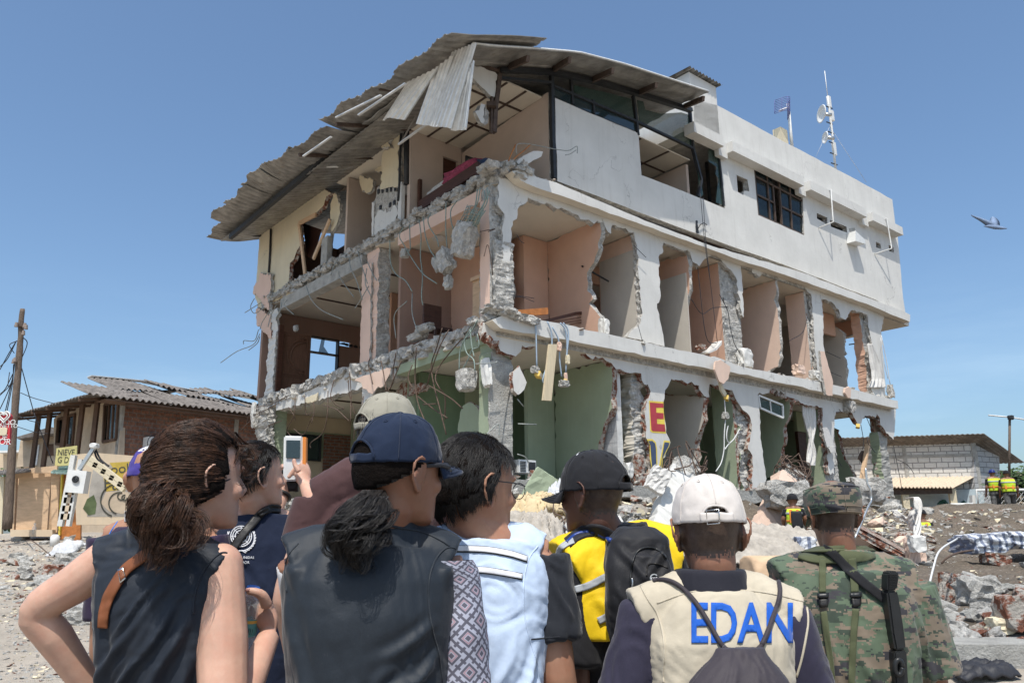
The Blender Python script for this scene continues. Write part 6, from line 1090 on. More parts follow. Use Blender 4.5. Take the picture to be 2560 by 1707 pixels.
# right hand fence, pole, low wall, bush
FP = Pln((at_y(2450,1260,29).x,29.5,0),(1,0)); fz = FP.uz(*E_((1900,1095))[0])[1]; ft = FP.uz(*E_((1900,885))[0])[1]
def fence(x0, x1, y0, y1, Y, label):
    pl = Pln((0, Y,0),(1,0)); (a, z1),(b_, _) = pl.poly(E_((x0, y0),(x1, y0))); z0 = pl.uz(*E_((x0, y1))[0])[1]; fo = thing('chain_fence', pl.w(a, z0), label, 'fence'); bm = bm_new(); tube(bm,[pl.w(a, z0), pl.w(a, z1), pl.w(b_, z1), pl.w(b_, z0), pl.w(a, z0)],.05,6); mk('frame', bm, 'white_metal', fo)
    bm = bm_new(); n = int((b_ - a + z1 - z0) / .16)
    for i in range(n):
        o = i * .16
        for sgn in (0,1):
            u0_, u1_ = max(0, o - (z1 - z0)), min(o, b_ - a)
            p, q = (u0_, o - u0_),(u1_, o - u1_)
            if q[1] < 0: continue
            f_ = (lambda u: a + u) if sgn == 0 else (lambda u: b_ - u)
            tube(bm,[pl.w(f_(p[0]), z0 + min(p[1], z1 - z0)), pl.w(f_(q[0]), z0 + q[1])],.008,3, cap=False)
    mk('mesh', bm, 'aluminium', fo)
fence(1885,2420,882,1090,30.0, 'chain link gate in a white tube frame behind the two standing workers'); fence(1640,1842,1020,1150,29.0, 'small leaning chain link panel left of the workers')
lw = Pln((0,30.4,0),(1,0)); wallp('low_wall', lw, E_((1870,1112),(2500,1112),(2500,1230),(1870,1230)),0,.3, 'kiosk_beige', None, 'low tan masonry wall under the chain link gate', 'low wall'); wallp('white_post', lw, E_((1845,930),(1878,930),(1878,1160),(1845,1160)),.3,.2, 'white_plaster', None, 'white square post between the painted palms and the gate', 'post')
ap = thing('aerial_pole', at_y(2523,1200,33), 'thin leaning pole with a long horizontal aerial at the right edge', 'antenna'); bm = bm_new(); tube(bm,[at_y(*E_((2207,780))[0],33), at_y(*E_((2212,150))[0],33)],.05,8); mk('pole', bm, 'pole_wood', ap); bm = bm_new(); tube(bm,[at_y(*E_((2003,148))[0],33), at_y(*E_((2220,168))[0],33), at_y(*E_((2420,200))[0],33)],.03,6); mk('aerial', bm, 'white_metal', ap); bm = bm_new(); rock(bm, at_y(*E_((2222,170))[0],32.9),(V((.14,0,0)), V((0,.1,0)), V((0,0,.12))), random.Random(1),2,.1); mk('clamp', fixn(bm), 'dark_steel', ap)
sh = thing('shed', at_y(2560,1200,40), 'small dark shed roof and post behind the block house corner', 'shed'); pl = Pln((0,40,0),(1,0)); wallp('roof', pl, E_((2115,685),(2330,705),(2330,722),(2115,700)),0,3, 'rust_steel', sh); wallp('wall', pl, E_((2140,700),(2420,720),(2420,1120),(2140,1120)),-.8,2, 'house_beige', sh)
# ------------------------------------------------------------------ greenery
M('leaf',(.055,.10,.03),.7,.35,3, bump=0); M('leaf_dark',(.035,.065,.022),.7,.3,3, bump=0)
def tree(name, label, c, r_, h, n, seed, m_='leaf'):
    t = thing(name, V((c.x, c.y, gz(c.x, c.y))), label, 'tree' if h > 2 else 'bush'); rr = random.Random(seed); b = BASE[t.name]; bm = bm_new(); top = V((c.x, c.y, b.z + h * .55)); tube(bm,[b, b.lerp(top,.5) + V((.1,0,0)), top],[.12,.09,.05],8)
    for k in range(5): tube(bm,[b.lerp(top,.7), top + V((rr.uniform(-1,1), rr.uniform(-1,1), rr.uniform(.2,1))) * r_ * .6],[.05,.02],5)
    mk('trunk', bm, 'pole_wood', t); bm = bm_new(); cl = [V((rr.uniform(-1,1) * r_, rr.uniform(-1,1) * r_, h * .6 + rr.uniform(-.8,1) * h * .35)) for _ in range(16)]
    for i in range(n):
        p = b + rr.choice(cl) + V((rr.gauss(0,.28), rr.gauss(0,.28), rr.gauss(0,.22))) * r_; a = V((rr.gauss(0,1), rr.gauss(0,1), rr.gauss(0,.6))).normalized() * rr.uniform(.08,.16); s = a.orthogonal().normalized() * rr.uniform(.04,.08)
        f = bm.faces.new([bm.verts.new(q) for q in (p - a, p + s, p + a, p - s)]); f.material_index = rr.random() < .4
    mk('crown', bm,[m_, 'leaf_dark'], t)
tree('tree', 'dark green tree behind the utility pole at the left edge', at_y(6,1262,34),1.0,2.4,3000,1); tree('shrub', 'low bush between the pole and the kiosk roof', at_y(50,1270,33),.8,2.2,2000,2); tree('shrub', 'leafy bush at the right edge behind the chain link gate', at_y(2590,1250,34),1.0,2.2,3000,3)
# bird crossing the sky
bd = V3(at_y(2487,568,14)); br = thing('bird', bd, 'dark bird gliding low against the empty sky at the right', 'bird'); M('feather',(.20,.27,.40),.8,.2)
bm = bm_new(); tube(bm,[bd + V((-.2,0,.02)), bd + V((-.12,0,.02)), bd, bd + V((.12,0,-.02)), bd + V((.22,0,-.03))],[.008,.035,.05,.035,.01],10, flat=.8)
for sg_ in (-1,1):
    pr = []
    for i in range(9):
        u = i / 8; w0 = .13 * (1 - u) ** .6 + .015; c_ = bd + V((-.02 - .12 * u * u + (.1 if sg_ > 0 else -.12) * u, sg_ * .1 * u,.03 + .17 * u + .0)); c_ += V((-.2 * u,0,0)) if sg_ < 0 else V((.1 * u,0,.05 * u)); pr.append([bm.verts.new(c_ + V((-w0,0,0))), bm.verts.new(c_ + V((0,0,.012))), bm.verts.new(c_ + V((w0 * .8,0,0))), bm.verts.new(c_ - V((0,0,.008)))])
    for a, b_ in zip(pr, pr[1:]):
        for j in range(4): bm.faces.new((a[j], a[(j + 1) % 4], b_[(j + 1) % 4], b_[j]))
bird_body = mk('body', fixn(bm), 'feather', br, smooth=True)
# ================================================================== people: builders
def skin_mat(name, c): M(name, c,.48,.12,12,.25,110, c2=(c[0] * .95, c[1] * .78, c[2] * .75), c2sc=16, c2p=(.45,.8), spec=.35, subs=.12, dist=.002)
skin_mat('skin_fair',(.56,.34,.25)); skin_mat('skin_tan',(.36,.19,.12)); skin_mat('skin_brown',(.25,.125,.08)); skin_mat('skin_dark',(.12,.06,.042))
def cloth(name, c, r=.85, weave=900, var=.07, sheen=.15, spec=.2):
    m, nt, b, P = base_mat(name); L = nt.links.new; f = noise_(nt, P,7,6,.6); r_ = ramp(nt,[(.3, tuple(x * (1 - var * 2) for x in c)),(.7, tuple(x * (1 + var) for x in c))]); L(f, r_.inputs[0])
    l_ = noise_(nt, P,130,3,.8); r2 = ramp(nt,[(.68,(0,0,0)),(.78,(.1,) * 3)]); L(l_, r2.inputs[0]); L(mixc(nt, r2.outputs[0], r_.outputs[0],(.5,.47,.42)), b.inputs['Base Color'])
    b.inputs['Roughness'].default_value = r; b.inputs['Specular IOR Level'].default_value = spec; b.inputs['Sheen Weight'].default_value = sheen; b.inputs['Sheen Roughness'].default_value = .4
    bn = nn(nt, 'ShaderNodeBump', i_Strength=.35, i_Distance=.003); h = math_(nt, 'ADD', math_(nt, 'ADD', noise_(nt, P,60,5,.6), math_(nt, 'MULTIPLY', noise_(nt, P,14,5,.5,(1,1,.5)),2.2)), math_(nt, 'MULTIPLY', noise_(nt, P, weave,2),.35)); L(h, bn.inputs['Height']); L(bn.outputs[0], b.inputs['Normal']); return m
cloth('vest_navy',(.011,.016,.026),.62, spec=.35); cloth('vest_navy_b',(.0125,.018,.026),.6, spec=.35); cloth('cap_navy',(.011,.020,.046)); cloth('polo_navy',(.012,.018,.040)); cloth('maroon',(.075,.038,.038)); cloth('khaki_cap',(.31,.29,.235)); cloth('vest_blue',(.50,.60,.76),.75)
cloth('sleeve_black',(.022,.024,.03)); cloth('cap_black',(.017,.017,.02)); cloth('yellow_cloth',(.80,.54,.012),.6); cloth('pack_black',(.02,.02,.023),.6); cloth('reflective',(.36,.38,.40),.4); cloth('cap_white',(.60,.55,.51)); cloth('vest_beige',(.50,.44,.34)); cloth('sweat_navy',(.035,.032,.055))
cloth('collar_black',(.02,.02,.028)); cloth('blue_thread',(.015,.10,.46),.75); cloth('strap_green',(.085,.095,.05)); cloth('purple_cap',(.06,.045,.24)); cloth('purple_shirt',(.032,.022,.048)); cloth('white_cloth',(.7,.7,.72)); cloth('jeans',(.05,.06,.09)); cloth('hivis',(.55,.75,.05)); cloth('orange_band',(.75,.26,.05)); cloth('camo_grey',(.12,.12,.12), var=.5); cloth('black_cloth',(.015,.015,.017)); cloth('mesh_bag',(.045,.038,.045),.6)
M('leather_brown',(.22,.075,.03),.5,.15,12,.15,200, dist=.003); M('leather_black',(.02,.018,.017),.4,.15,12,.2,200, dist=.003); M('gun_black',(.02,.021,.022),.35,.15,30,.1,200, dist=.002); M('steel_shiny',(.6,.6,.6),.25,.05, metal=1); M('plastic_blue',(.02,.16,.55),.35,.05, bump=0); M('plastic_orange',(.75,.25,.05),.4,.05, bump=0); M('label_teal',(.12,.42,.45),.5,.05, bump=0); M('eye_white',(.7,.68,.66),.2,.02, bump=0)
M('helmet_blue',(.02,.03,.16),.3,.05, bump=0); M('band_blue',(.02,.05,.22),.3,.05, bump=0); M('nail',(.4,.2,.17),.3,.03, bump=0)
def hair_mat(name, c, hi):
    m, nt, b, P = base_mat(name); L = nt.links.new; f = noise_(nt, P,60,4,.6); r_ = ramp(nt,[(.35, c),(.75, hi)]); L(f, r_.inputs[0]); L(r_.outputs[0], b.inputs['Base Color']); b.inputs['Roughness'].default_value = .45; b.inputs['Specular IOR Level'].default_value = .4
    bn = nn(nt, 'ShaderNodeBump', i_Strength=.4, i_Distance=.002); L(noise_(nt, P,260,2), bn.inputs['Height']); L(bn.outputs[0], b.inputs['Normal'])
M('hair_under',(.008,.0055,.0045),.9,.3,60,.6,120, spec=.1); hair_mat('hair_brown',(.02,.01,.006),(.115,.052,.027)); hair_mat('hair_black',(.008,.0065,.006),(.03,.026,.024)); hair_mat('hair_grey',(.08,.07,.06),(.2,.18,.16)); hair_mat('stubble',(.05,.03,.022),(.085,.055,.04))
def camo_mat(name, cols, cell=.005, sc=12):
    m, nt, b, P = base_mat(name); L = nt.links.new; sn = nn(nt, 'ShaderNodeVectorMath', operation='SNAP'); L(P, sn.inputs[0]); sn.inputs[1].default_value = (cell,) * 3
    mpn = nn(nt, 'ShaderNodeMapping'); mpn.inputs['Scale'].default_value = (.7,.7,1.7); L(sn.outputs[0], mpn.inputs[0]); o = None
    for i,(c, lo, off) in enumerate(cols):
        ad = nn(nt, 'ShaderNodeVectorMath', operation='ADD'); L(mpn.outputs[0], ad.inputs[0]); ad.inputs[1].default_value = (off, off * 2, off)
        n = nn(nt, 'ShaderNodeTexNoise', i_Scale=sc, i_Detail=3.5, i_Roughness=.68); L(ad.outputs[0], n.inputs['Vector']); g_ = math_(nt, 'GREATER_THAN', n.outputs['Fac'], lo); o = mixc(nt, g_, o if o is not None else cols[0][0], c)
    dt = noise_(nt, P,6,4); rd = ramp(nt,[(.3,(.8,) * 3),(.7,(1.1,) * 3)]); L(dt, rd.inputs[0]); L(mixc(nt,1., o, rd.outputs[0], 'MULTIPLY'), b.inputs['Base Color']); b.inputs['Roughness'].default_value = .85; b.inputs['Sheen Weight'].default_value = .1
    bn = nn(nt, 'ShaderNodeBump', i_Strength=.3, i_Distance=.003); L(noise_(nt, P,50,5), bn.inputs['Height']); L(bn.outputs[0], b.inputs['Normal'])
camo_mat('camo',[((.185,.145,.105),0.,0),((.085,.12,.075),.50,3.1),((.035,.052,.036),.55,7.7),((.032,.03,.036),.59,12.3)])
def lattice_mat(name):                                                        # printed sleeve: nested diamonds, from the tube's own coordinates
    m, nt, b, P = base_mat(name); L = nt.links.new; uv = nn(nt, 'ShaderNodeUVMap'); se = nn(nt, 'ShaderNodeSeparateXYZ'); L(uv.outputs[0], se.inputs[0])
    a = math_(nt, 'ADD', se.outputs['X'], se.outputs['Y']); c = math_(nt, 'SUBTRACT', se.outputs['X'], se.outputs['Y']); pa = math_(nt, 'PINGPONG', a,.5); pc = math_(nt, 'PINGPONG', c,.5); mxx = math_(nt, 'MAXIMUM', pa, pc)
    rg_ = math_(nt, 'GREATER_THAN', math_(nt, 'SINE', math_(nt, 'MULTIPLY', mxx,32.)),.1); sm = math_(nt, 'MAXIMUM', math_(nt, 'PINGPONG', math_(nt, 'MULTIPLY', a,3.),.5), math_(nt, 'PINGPONG', math_(nt, 'MULTIPLY', c,3.),.5)); dots = math_(nt, 'GREATER_THAN', sm,.33); out_ = math_(nt, 'GREATER_THAN', mxx,.36)
    k = math_(nt, 'MAXIMUM', math_(nt, 'MULTIPLY', rg_, math_(nt, 'SUBTRACT',1., out_)), math_(nt, 'MULTIPLY', dots, out_)); red = math_(nt, 'LESS_THAN', math_(nt, 'ABSOLUTE', math_(nt, 'SUBTRACT', mxx,.16)),.03)
    o = mixc(nt, math_(nt, 'MULTIPLY', k,.85),(.38,.39,.47),(.045,.04,.06)); L(mixc(nt, math_(nt, 'MULTIPLY', red,.6), o,(.35,.13,.14)), b.inputs['Base Color']); b.inputs['Roughness'].default_value = .6
lattice_mat('print_sleeve')

def loft(bm, secs, n=28, e=2.3):
    """secs: (centre, half-width vector, half-depth vector)"""
    rg = []
    for c, a, d in secs:
        q = []
        for j in range(n):
            t = 2 * pi * j / n; ct, st = cos(t), sin(t); q.append(bm.verts.new(c + a * (abs(ct) ** (2 / e) * (1 if ct >= 0 else -1)) + d * (abs(st) ** (2 / e) * (1 if st >= 0 else -1))))
        rg.append(q)
    for i in range(len(rg) - 1):
        for j in range(n): bm.faces.new((rg[i][j], rg[i][(j + 1) % n], rg[i + 1][(j + 1) % n], rg[i + 1][j]))
    bm.faces.new(rg[0][::-1]); bm.faces.new(rg[-1])
def ball(bm, c, a, b_, d, sub=3):
    r_ = bmesh.ops.create_icosphere(bm, subdivisions=sub, radius=1)
    for v in r_['verts']: p = v.co; v.co = c + a * p.x + b_ * p.y + d * p.z
def remesh(bm, vox, smooth=5, fac=.5):
    me = bpy.data.meshes.new('tmp'); bmesh.ops.recalc_face_normals(bm, faces=bm.faces[:]); bm.to_mesh(me); bm.free(); o = bpy.data.objects.new('tmp', me); COL.objects.link(o)
    r_ = o.modifiers.new('r', 'REMESH'); r_.mode = 'VOXEL'; r_.voxel_size = vox
    if smooth: s_ = o.modifiers.new('s', 'SMOOTH'); s_.iterations = smooth; s_.factor = fac
    dg = bpy.context.evaluated_depsgraph_get(); out = bpy.data.meshes.new_from_object(o.evaluated_get(dg)); bpy.data.objects.remove(o); bpy.data.meshes.remove(me); return out
def getco(me): a = np.empty(len(me.vertices) * 3); me.vertices.foreach_get('co', a); return a.reshape(-1,3)
def getno(me): a = np.empty(len(me.vertices) * 3, 'f'); me.vertex_normals.foreach_get('vector', a); return a.reshape(-1,3).astype(float)
def setco(me, a): me.vertices.foreach_set('co', a.astype('f').ravel()); me.update()
def vnoise(P, sc, seed):
    """cheap smooth 3-D noise for arrays"""
    q = P * sc; r_ = np.random.RandomState(seed); o = np.zeros(len(P))
    for k in range(6): d = r_.normal(size=3); d /= np.linalg.norm(d); o += np.sin(q @ d * (1 + k * .45) * 2.2 + r_.uniform(0,6.3)) / (1 + k * .35)
    return o / 3
def fold(me, fr_, folds, amp=.006, seed=1, fine=.0015, fs=26):
    """press soft creases into a garment: folds are (u0,v0,u1,v1,width,height) in the torso's right/up coordinates"""
    P = getco(me); N = getno(me); o, rv, uv_ = [np.array(x) for x in fr_]; q = P - o; U, W_ = q @ rv, q @ uv_; d = np.zeros(len(P)); warp = vnoise(P,9, seed) * .012
    for (u0, v0, u1, v1, w_, h) in folds:
        a = np.array([u0, v0]); b_ = np.array([u1, v1]); ab = b_ - a; t = np.clip(((U + warp - a[0]) * ab[0] + (W_ - a[1]) * ab[1]) / (ab @ ab),0,1); ds = np.hypot(U + warp - a[0] - t * ab[0], W_ - a[1] - t * ab[1]); env = np.sin(np.clip(t,0.02,.98) * pi) ** .6
        d += h * env * (np.exp(-(ds / w_) ** 2) - .55 * np.exp(-((ds - 1.7 * w_) / w_) ** 2))
    d += vnoise(P,11, seed + 1) * amp + fine * 2.2 * (.35 - np.abs(vnoise(P * np.array([1,1,.5]) + .3 * vnoise(P,6, seed)[:, None],13, seed + 5))) + fine * vnoise(P * np.array([1,1,.45]), fs, seed + 2) + fine * .5 * vnoise(P * np.array([1,1,.6]), fs * 2.3, seed + 3); setco(me, P + N * d[:, None]); return me
def rfolds(n, W, seed, h=.006, down=True):
    r_ = random.Random(seed); o = []
    for i in range(n):
        s_ = r_.choice((-1,1)); u0 = s_ * W * r_.uniform(.55,.95); v0 = r_.uniform(-.22,-.08); u1 = s_ * W * r_.uniform(-.3,.45); v1 = v0 - r_.uniform(.12,.3); o.append((u0, v0, u1, v1, r_.uniform(.008,.016), h * r_.uniform(.5,1.2) * r_.choice((1,1,-1))))
    return o
class Person:
    """joints are world points; sizes in metres"""
    def __init__(s, label, head, yaw, pitch, SL, SR, hip, skin, group=None, tilt=0, hs=1., loc=None):
        s.H = V(head); s.SL, s.SR = V(SL), V(SR); s.SC = (s.SL + s.SR) / 2; s.hip = V(hip); s.skin = skin; s.hs = hs
        R_ = Matrix.Rotation(-yaw,3, 'Z') @ Matrix.Rotation(pitch,3, 'X') @ Matrix.Rotation(tilt,3, 'Y'); s.hr, s.hf, s.hu = R_ @ V((1,0,0)), R_ @ V((0,1,0)), R_ @ V((0,0,1))
        r_ = s.SR - s.SL; s.W = r_.length / 2; s.r = r_.normalized(); s.u = (s.SC - s.hip).normalized(); s.f = s.u.cross(s.r).normalized()
        g = gz(s.hip.x, s.hip.y); s.root = thing('person', loc or V((s.hip.x, s.hip.y, g)), label, 'person', group); s.bm = bm_new(); s.bv = []; s.fr = (tuple(s.SC), tuple(s.r), tuple(s.u)); s.secs = [(-.16,.9,.125),(0,.93,.12),(.22,.84,.105),(.45,.86,.112),(.7,.97,.125),(.88,1.02,.12),(1.0,.95,.095),(1.07,.66,.08),(1.13,.36,.068)]
    def hp(s, x, y, z): return s.H + (s.hr * x + s.hf * y + s.hu * z) * s.hs
    def sec(s, f0, f1, gw, gd, secs=None):
        L0 = (s.SC - s.hip); o = []
        for k in np.linspace(f0, f1,16):
            a = interp(k,[(x[0], x[1]) for x in s.secs]); d = interp(k,[(x[0], x[2]) for x in s.secs]); back = -.012 * sin(max(0, min(1, k)) * pi); o.append((s.hip + L0 * k + s.f * back, s.r * (a * s.W + gw), s.f * (d * s.W / .19 + gd)))
        return o
    def head_(s, ears=True):
        h = s.hp; k = s.hs; bm = s.bm; A, D = s.hr * k, s.hf * k
        loft(bm,[(h(0,.066,-.118), A * .018, D * .018),(h(0,.05,-.108), A * .036, D * .042),(h(0,.028,-.085), A * .05, D * .064),(h(0,.01,-.055), A * .06, D * .082),(h(0,.002,-.02), A * .068, D * .092),(h(0,-.004,.02), A * .073, D * .098),(h(0,-.008,.06), A * .073, D * .098),(h(0,-.01,.09), A * .06, D * .082),(h(0,-.01,.112), A * .035, D * .05),(h(0,-.01,.121), A * .01, D * .015)],28,2.1)
        tube(bm,[h(0,.088,.018), h(0,.103,-.012), h(0,.112,-.032)],[.007 * k,.009 * k,.012 * k],8); ball(bm, h(0,.1,-.036), A * .016, D * .011, s.hu * k * .009,2); ball(bm, h(0,.086,-.066), A * .022, D * .012, s.hu * k * .006,2); ball(bm, h(0,.084,-.076), A * .02, D * .012, s.hu * k * .006,2); ball(bm, h(0,.082,-.1), A * .018, D * .014, s.hu * k * .014,2)
        for sg in (-1,1):
            ball(bm, h(sg * .03,.082,.026), A * .024, D * .012, s.hu * k * .008,2); ball(bm, h(sg * .038,.066,-.03), A * .022, D * .02, s.hu * k * .022,2)
            if ears:
                E = [h(sg * x * 1.03, y * 1.15,-.003 + z * 1.15) for x, y, z in ((.069,.002,-.028),(.073,.008,-.002),(.082,.004,.022),(.090,-.014,.029),(.093,-.03,.016),(.09,-.031,-.004),(.083,-.022,-.022),(.075,-.008,-.036),(.07,.0,-.034))]
                tube(bm, catmull(E,3),.0052 * k,6); ball(bm, h(sg * .078,-.014,-.002), A * .006, D * .017, s.hu * k * .026,2); ball(bm, h(sg * .072,-.004,-.038), A * .007, D * .009, s.hu * k * .01,2)
                tube(bm,[h(sg * x, y, z) for x, y, z in ((.08,-.004,.008),(.085,-.016,.01),(.086,-.02,-.006),(.081,-.014,-.018))],.0035 * k,5)
        nb = s.SC + s.u * (.055 * s.W / .19) - s.f * .01; tube(bm,[h(0,-.02,-.01), h(0,-.022,-.075), nb.lerp(h(0,-.02,-.08),.45), nb, nb - s.u * .05],[.056 * k,.054 * k,.056 * k,.068,.08],18)
        for sg, sh in ((-1, s.SL),(1, s.SR)): tube(bm,[nb.lerp(h(0,-.03,-.08),.4), nb.lerp(sh,.45) + s.u * .012, sh],[.038,.045,.05],10)
    def torso_(s, legs=True):
        loft(s.bm, s.sec(-.16,1.1,0,0)); g = s.root.location.z
        if legs:
            for sg in (-1,1):
                a = s.hip + s.r * sg * s.W * .5 - s.u * .05; kn = V((a.x, a.y, g + (a.z - g) * .5)) + s.f * .02; an = V((a.x, a.y, g + .08)); tube(s.bm,[a, a.lerp(kn,.5), kn, kn.lerp(an,.35), an],[.085,.075,.055,.055,.04],14); tube(s.bm,[an - UP * .04, an + s.f * .1 - UP * .045, an + s.f * .19 - UP * .05],[.042,.04,.028],10, flat=.75)
    def arm_(s, sh, el, wr, r_=(.052,.046,.04,.043,.027), hand=None):
        k = r_[0] if r_[0] > .057 else .03; ball(s.bm, sh, V((k,0,0)), V((0, k,0)), V((0,0, k)),3); P_ = [sh, sh.lerp(el,.45), el, el.lerp(wr,.3), wr]; tube(s.bm, catmull(P_,4), list(np.interp(np.linspace(0,4,17), range(5), r_)),16)
        if hand is None: s.hand_(wr,(wr - el).normalized(), s.f)
    def hand_(s, wr, d, n, curl=.6, side=1):
        """relaxed hand at the wrist: d along the arm, n palm normal"""
        w_ = d.cross(n).normalized() * side; n = w_.cross(d).normalized() * side; ball(s.bm, wr + d * .048, w_ * .04, d * .052, n * .016,3)
        for i,(o_, l) in enumerate(((.03,.07),(.011,.078),(-.009,.073),(-.028,.057))):
            p = wr + d * .088 + w_ * o_; P_ = [p]; dd = d.copy()
            for j in range(3): dd = (dd + n * curl * .55).normalized(); p = p + dd * l * (.45,.32,.25)[j]; P_.append(p)
            tube(s.bm, catmull(P_,3), list(np.linspace(.0095,.0068,10)),7)
        p = wr + d * .025 + w_ * .035; tube(s.bm, catmull([p, p + w_ * .022 + d * .03 + n * .01, p + w_ * .026 + d * .06 + n * .025],3), list(np.linspace(.013,.008,7)),7)
    def body(s, vox=.0055, smooth=4, stub=None):
        me = remesh(s.bm, vox, smooth)
        if stub:
            for f in me.polygons:
                q = (f.center - s.H) / s.hs; x, y, z = q.dot(s.hr), q.dot(s.hf), q.dot(s.hu); f.material_index = int(-.06 + .022 * noise.noise(f.center * 400) + .01 * noise.noise(f.center * 60) < z < .1 and y < .022 + .012 * noise.noise(f.center * 90) - max(0,-z) * .35 and abs(x) < .0765)
        s.body_o = mk('body', me,[s.skin, stub or s.skin], s.root, smooth=True); s.add_bvh(s.body_o); return s.body_o
    def add_bvh(s, o): b = V(BASE[s.root.name]); v = [p.co + b for p in o.data.vertices]; s.bv.append(BVHTree.FromPolygons(v,[tuple(p.vertices) for p in o.data.polygons]))
    def garment(s, name, m_, f0, f1, gw, gd, sleeves=(), extra=None, folds=(), vox=.0075, amp=.003, fine=.0014, seed=1, smooth=5, label=None, collar=None, fs=26):
        bm = bm_new()
        if f1 is not None: loft(bm, s.sec(f0, f1, gw, gd))
        for sh, el, k, rr_ in sleeves: E_2 = sh.lerp(el, k); tube(bm, catmull([sh, sh.lerp(E_2,.5), E_2],4), list(np.linspace(rr_[0], rr_[1],9)),20)
        if collar: nb, rad, hgt, back = collar; loft(bm,[(nb - s.u * .03 + s.f * back, s.r * (rad + .012), s.f * (rad + .012)),(nb + s.u * hgt * .5 + s.f * back, s.r * (rad + .003), s.f * (rad + .003)),(nb + s.u * hgt + s.f * back, s.r * rad, s.f * rad)])
        if extra: extra(bm)
        me = remesh(bm, vox, smooth); fold(me, s.fr, folds, amp, seed, fine, fs)
        o = mk(name, me, m_, s.root, label=label, smooth=True); s.add_bvh(o); return o
    # -------- surfaces traced on the figure
    def cast(s, x, y, lift=.003, bv=None):
        d = ray(x, y).normalized(); best = None
        for b in (bv or s.bv):
            r_ = b.ray_cast(CAM, d)
            if r_[0] is not None and (best is None or r_[3] < best): best = r_[3]
        return None if best is None else CAM + d * (best - lift)
    def patch(s, name, grid, lift, th, m_, label=None, par=None, bv=None):
        """grid of pixel positions laid on the figure"""
        last = None; pts = []
        for row in grid:
            q = []
            for (x, y) in row:
                p = s.cast(x, y, lift, bv)
                if p is None or (last is not None and (p - last).length > .25): p = None
                q.append(p); last = p or last
            pts.append(q)
        ok = [p.y for r_ in pts for p in r_ if p is not None]
        if not ok: return None
        for i, row in enumerate(pts):
            known = [j for j, p in enumerate(row) if p is not None]; dY = sum(row[j].y for j in known) / len(known) if known else sum(ok) / len(ok)
            for j, p in enumerate(row):
                if p is None: row[j] = at_y(grid[i][j][0], grid[i][j][1], row[min(known, key=lambda k: abs(k - j))].y if known else dY)
        bm = bm_new(); g = [[bm.verts.new(p) for p in row] for row in pts]
        for a, b_ in zip(g, g[1:]):
            for j in range(len(a) - 1): bm.faces.new((a[j], a[j + 1], b_[j + 1], b_[j])).smooth = True
        bmesh.ops.recalc_face_normals(bm, faces=bm.faces[:]); bmesh.ops.solidify(bm, geom=bm.faces[:], thickness=th); return mk(name, bm, m_, par or s.root, label=label, smooth=True)
    def strap(s, name, line, w_, m_, lift=.004, th=.003, nw=4, label=None, par=None, step=14, ws=None, bv=None):
        C_ = catmull([V((x, y,0)) for x, y in line],8); g = []
        for i, c in enumerate(C_):
            d = (C_[min(i + 1, len(C_) - 1)] - C_[max(i - 1,0)]).normalized(); n_ = V((-d.y, d.x,0)); ww = w_ if ws is None else float(np.interp(i / (len(C_) - 1), np.linspace(0,1, len(ws)), ws)); g.append([(c.x + n_.x * ww * (j / nw - .5), c.y + n_.y * ww * (j / nw - .5)) for j in range(nw + 1)])
        return s.patch(name, g, lift, th, m_, label, par, bv)
    def quad(s, name, q, nu, nv, m_, lift=.004, th=.003, label=None, par=None, bv=None):
        g = [[((q[0][0] * (1 - u) + q[1][0] * u) * (1 - v) + (q[3][0] * (1 - u) + q[2][0] * u) * v,(q[0][1] * (1 - u) + q[1][1] * u) * (1 - v) + (q[3][1] * (1 - u) + q[2][1] * u) * v) for u in np.linspace(0,1, nu)] for v in np.linspace(0,1, nv)]; return s.patch(name, g, lift, th, m_, label, par, bv)
    def seam(s, line, m_, r_=.0011, name='seam', lift=.0, par=None, bv=None):
        P_ = [s.cast(c.x, c.y, lift, bv) for c in catmull([V((x, y,0)) for x, y in line],8)]; P_ = [p for p in P_ if p is not None]
        if len(P_) > 2: bm = bm_new(); tube(bm, P_, r_,5); return mk(name, bm, m_, par or s.root, smooth=True)
    # -------- hair
    def shell(s, d, k=1.): e = V((d.x / .083,(d.y + .0) / .108, d.z / .116)); q = d / e.length * k; return s.hp(q.x, q.y - .008, q.z + .008)
    def hair(s, m_, style='short', tie=(0,-1,.1), n=1100, seed=1, face=.42, low=-.62, k=1.05, thick=.0016, name='hair', clump=.05, capline=None, puff=.02):
        r_ = random.Random(seed); bm = bm_new(); nu, nv = 56,34; g = {}; tie = V(tie).normalized()
        def hairy(d):
            if d.z < low + .5 * (d.y + .9): return False
            if capline and d.z > capline: return False
            return not (d.y > face - .35 * max(0,-d.z) - (.25 if abs(d.x) > .55 and d.z < .25 and style != 'pulled' else 0) and d.z < .62)
        for i in range(nu):
            for j in range(nv + 1): th = 2 * pi * i / nu; ph = -pi / 2 + pi * j / nv; d = V((cos(ph) * sin(th), cos(ph) * cos(th), sin(ph))); g[i, j] = (d, bm.verts.new(s.shell(d,(k - .025) * (1 + clump * noise.noise(d * 5 + V((seed,0,0)))))))
        for i in range(nu):
            for j in range(nv):
                q = [g[i, j], g[(i + 1) % nu, j], g[(i + 1) % nu, j + 1], g[i, j + 1]]
                if all(hairy(x[0]) for x in q): bm.faces.new([x[1] for x in q])
        for v in [v for v in bm.verts if not v.link_faces]: bm.verts.remove(v)
        bmesh.ops.recalc_face_normals(bm, faces=bm.faces[:]); bmesh.ops.solidify(bm, geom=bm.faces[:], thickness=-.006)
        for f in bm.faces: f.material_index = 1
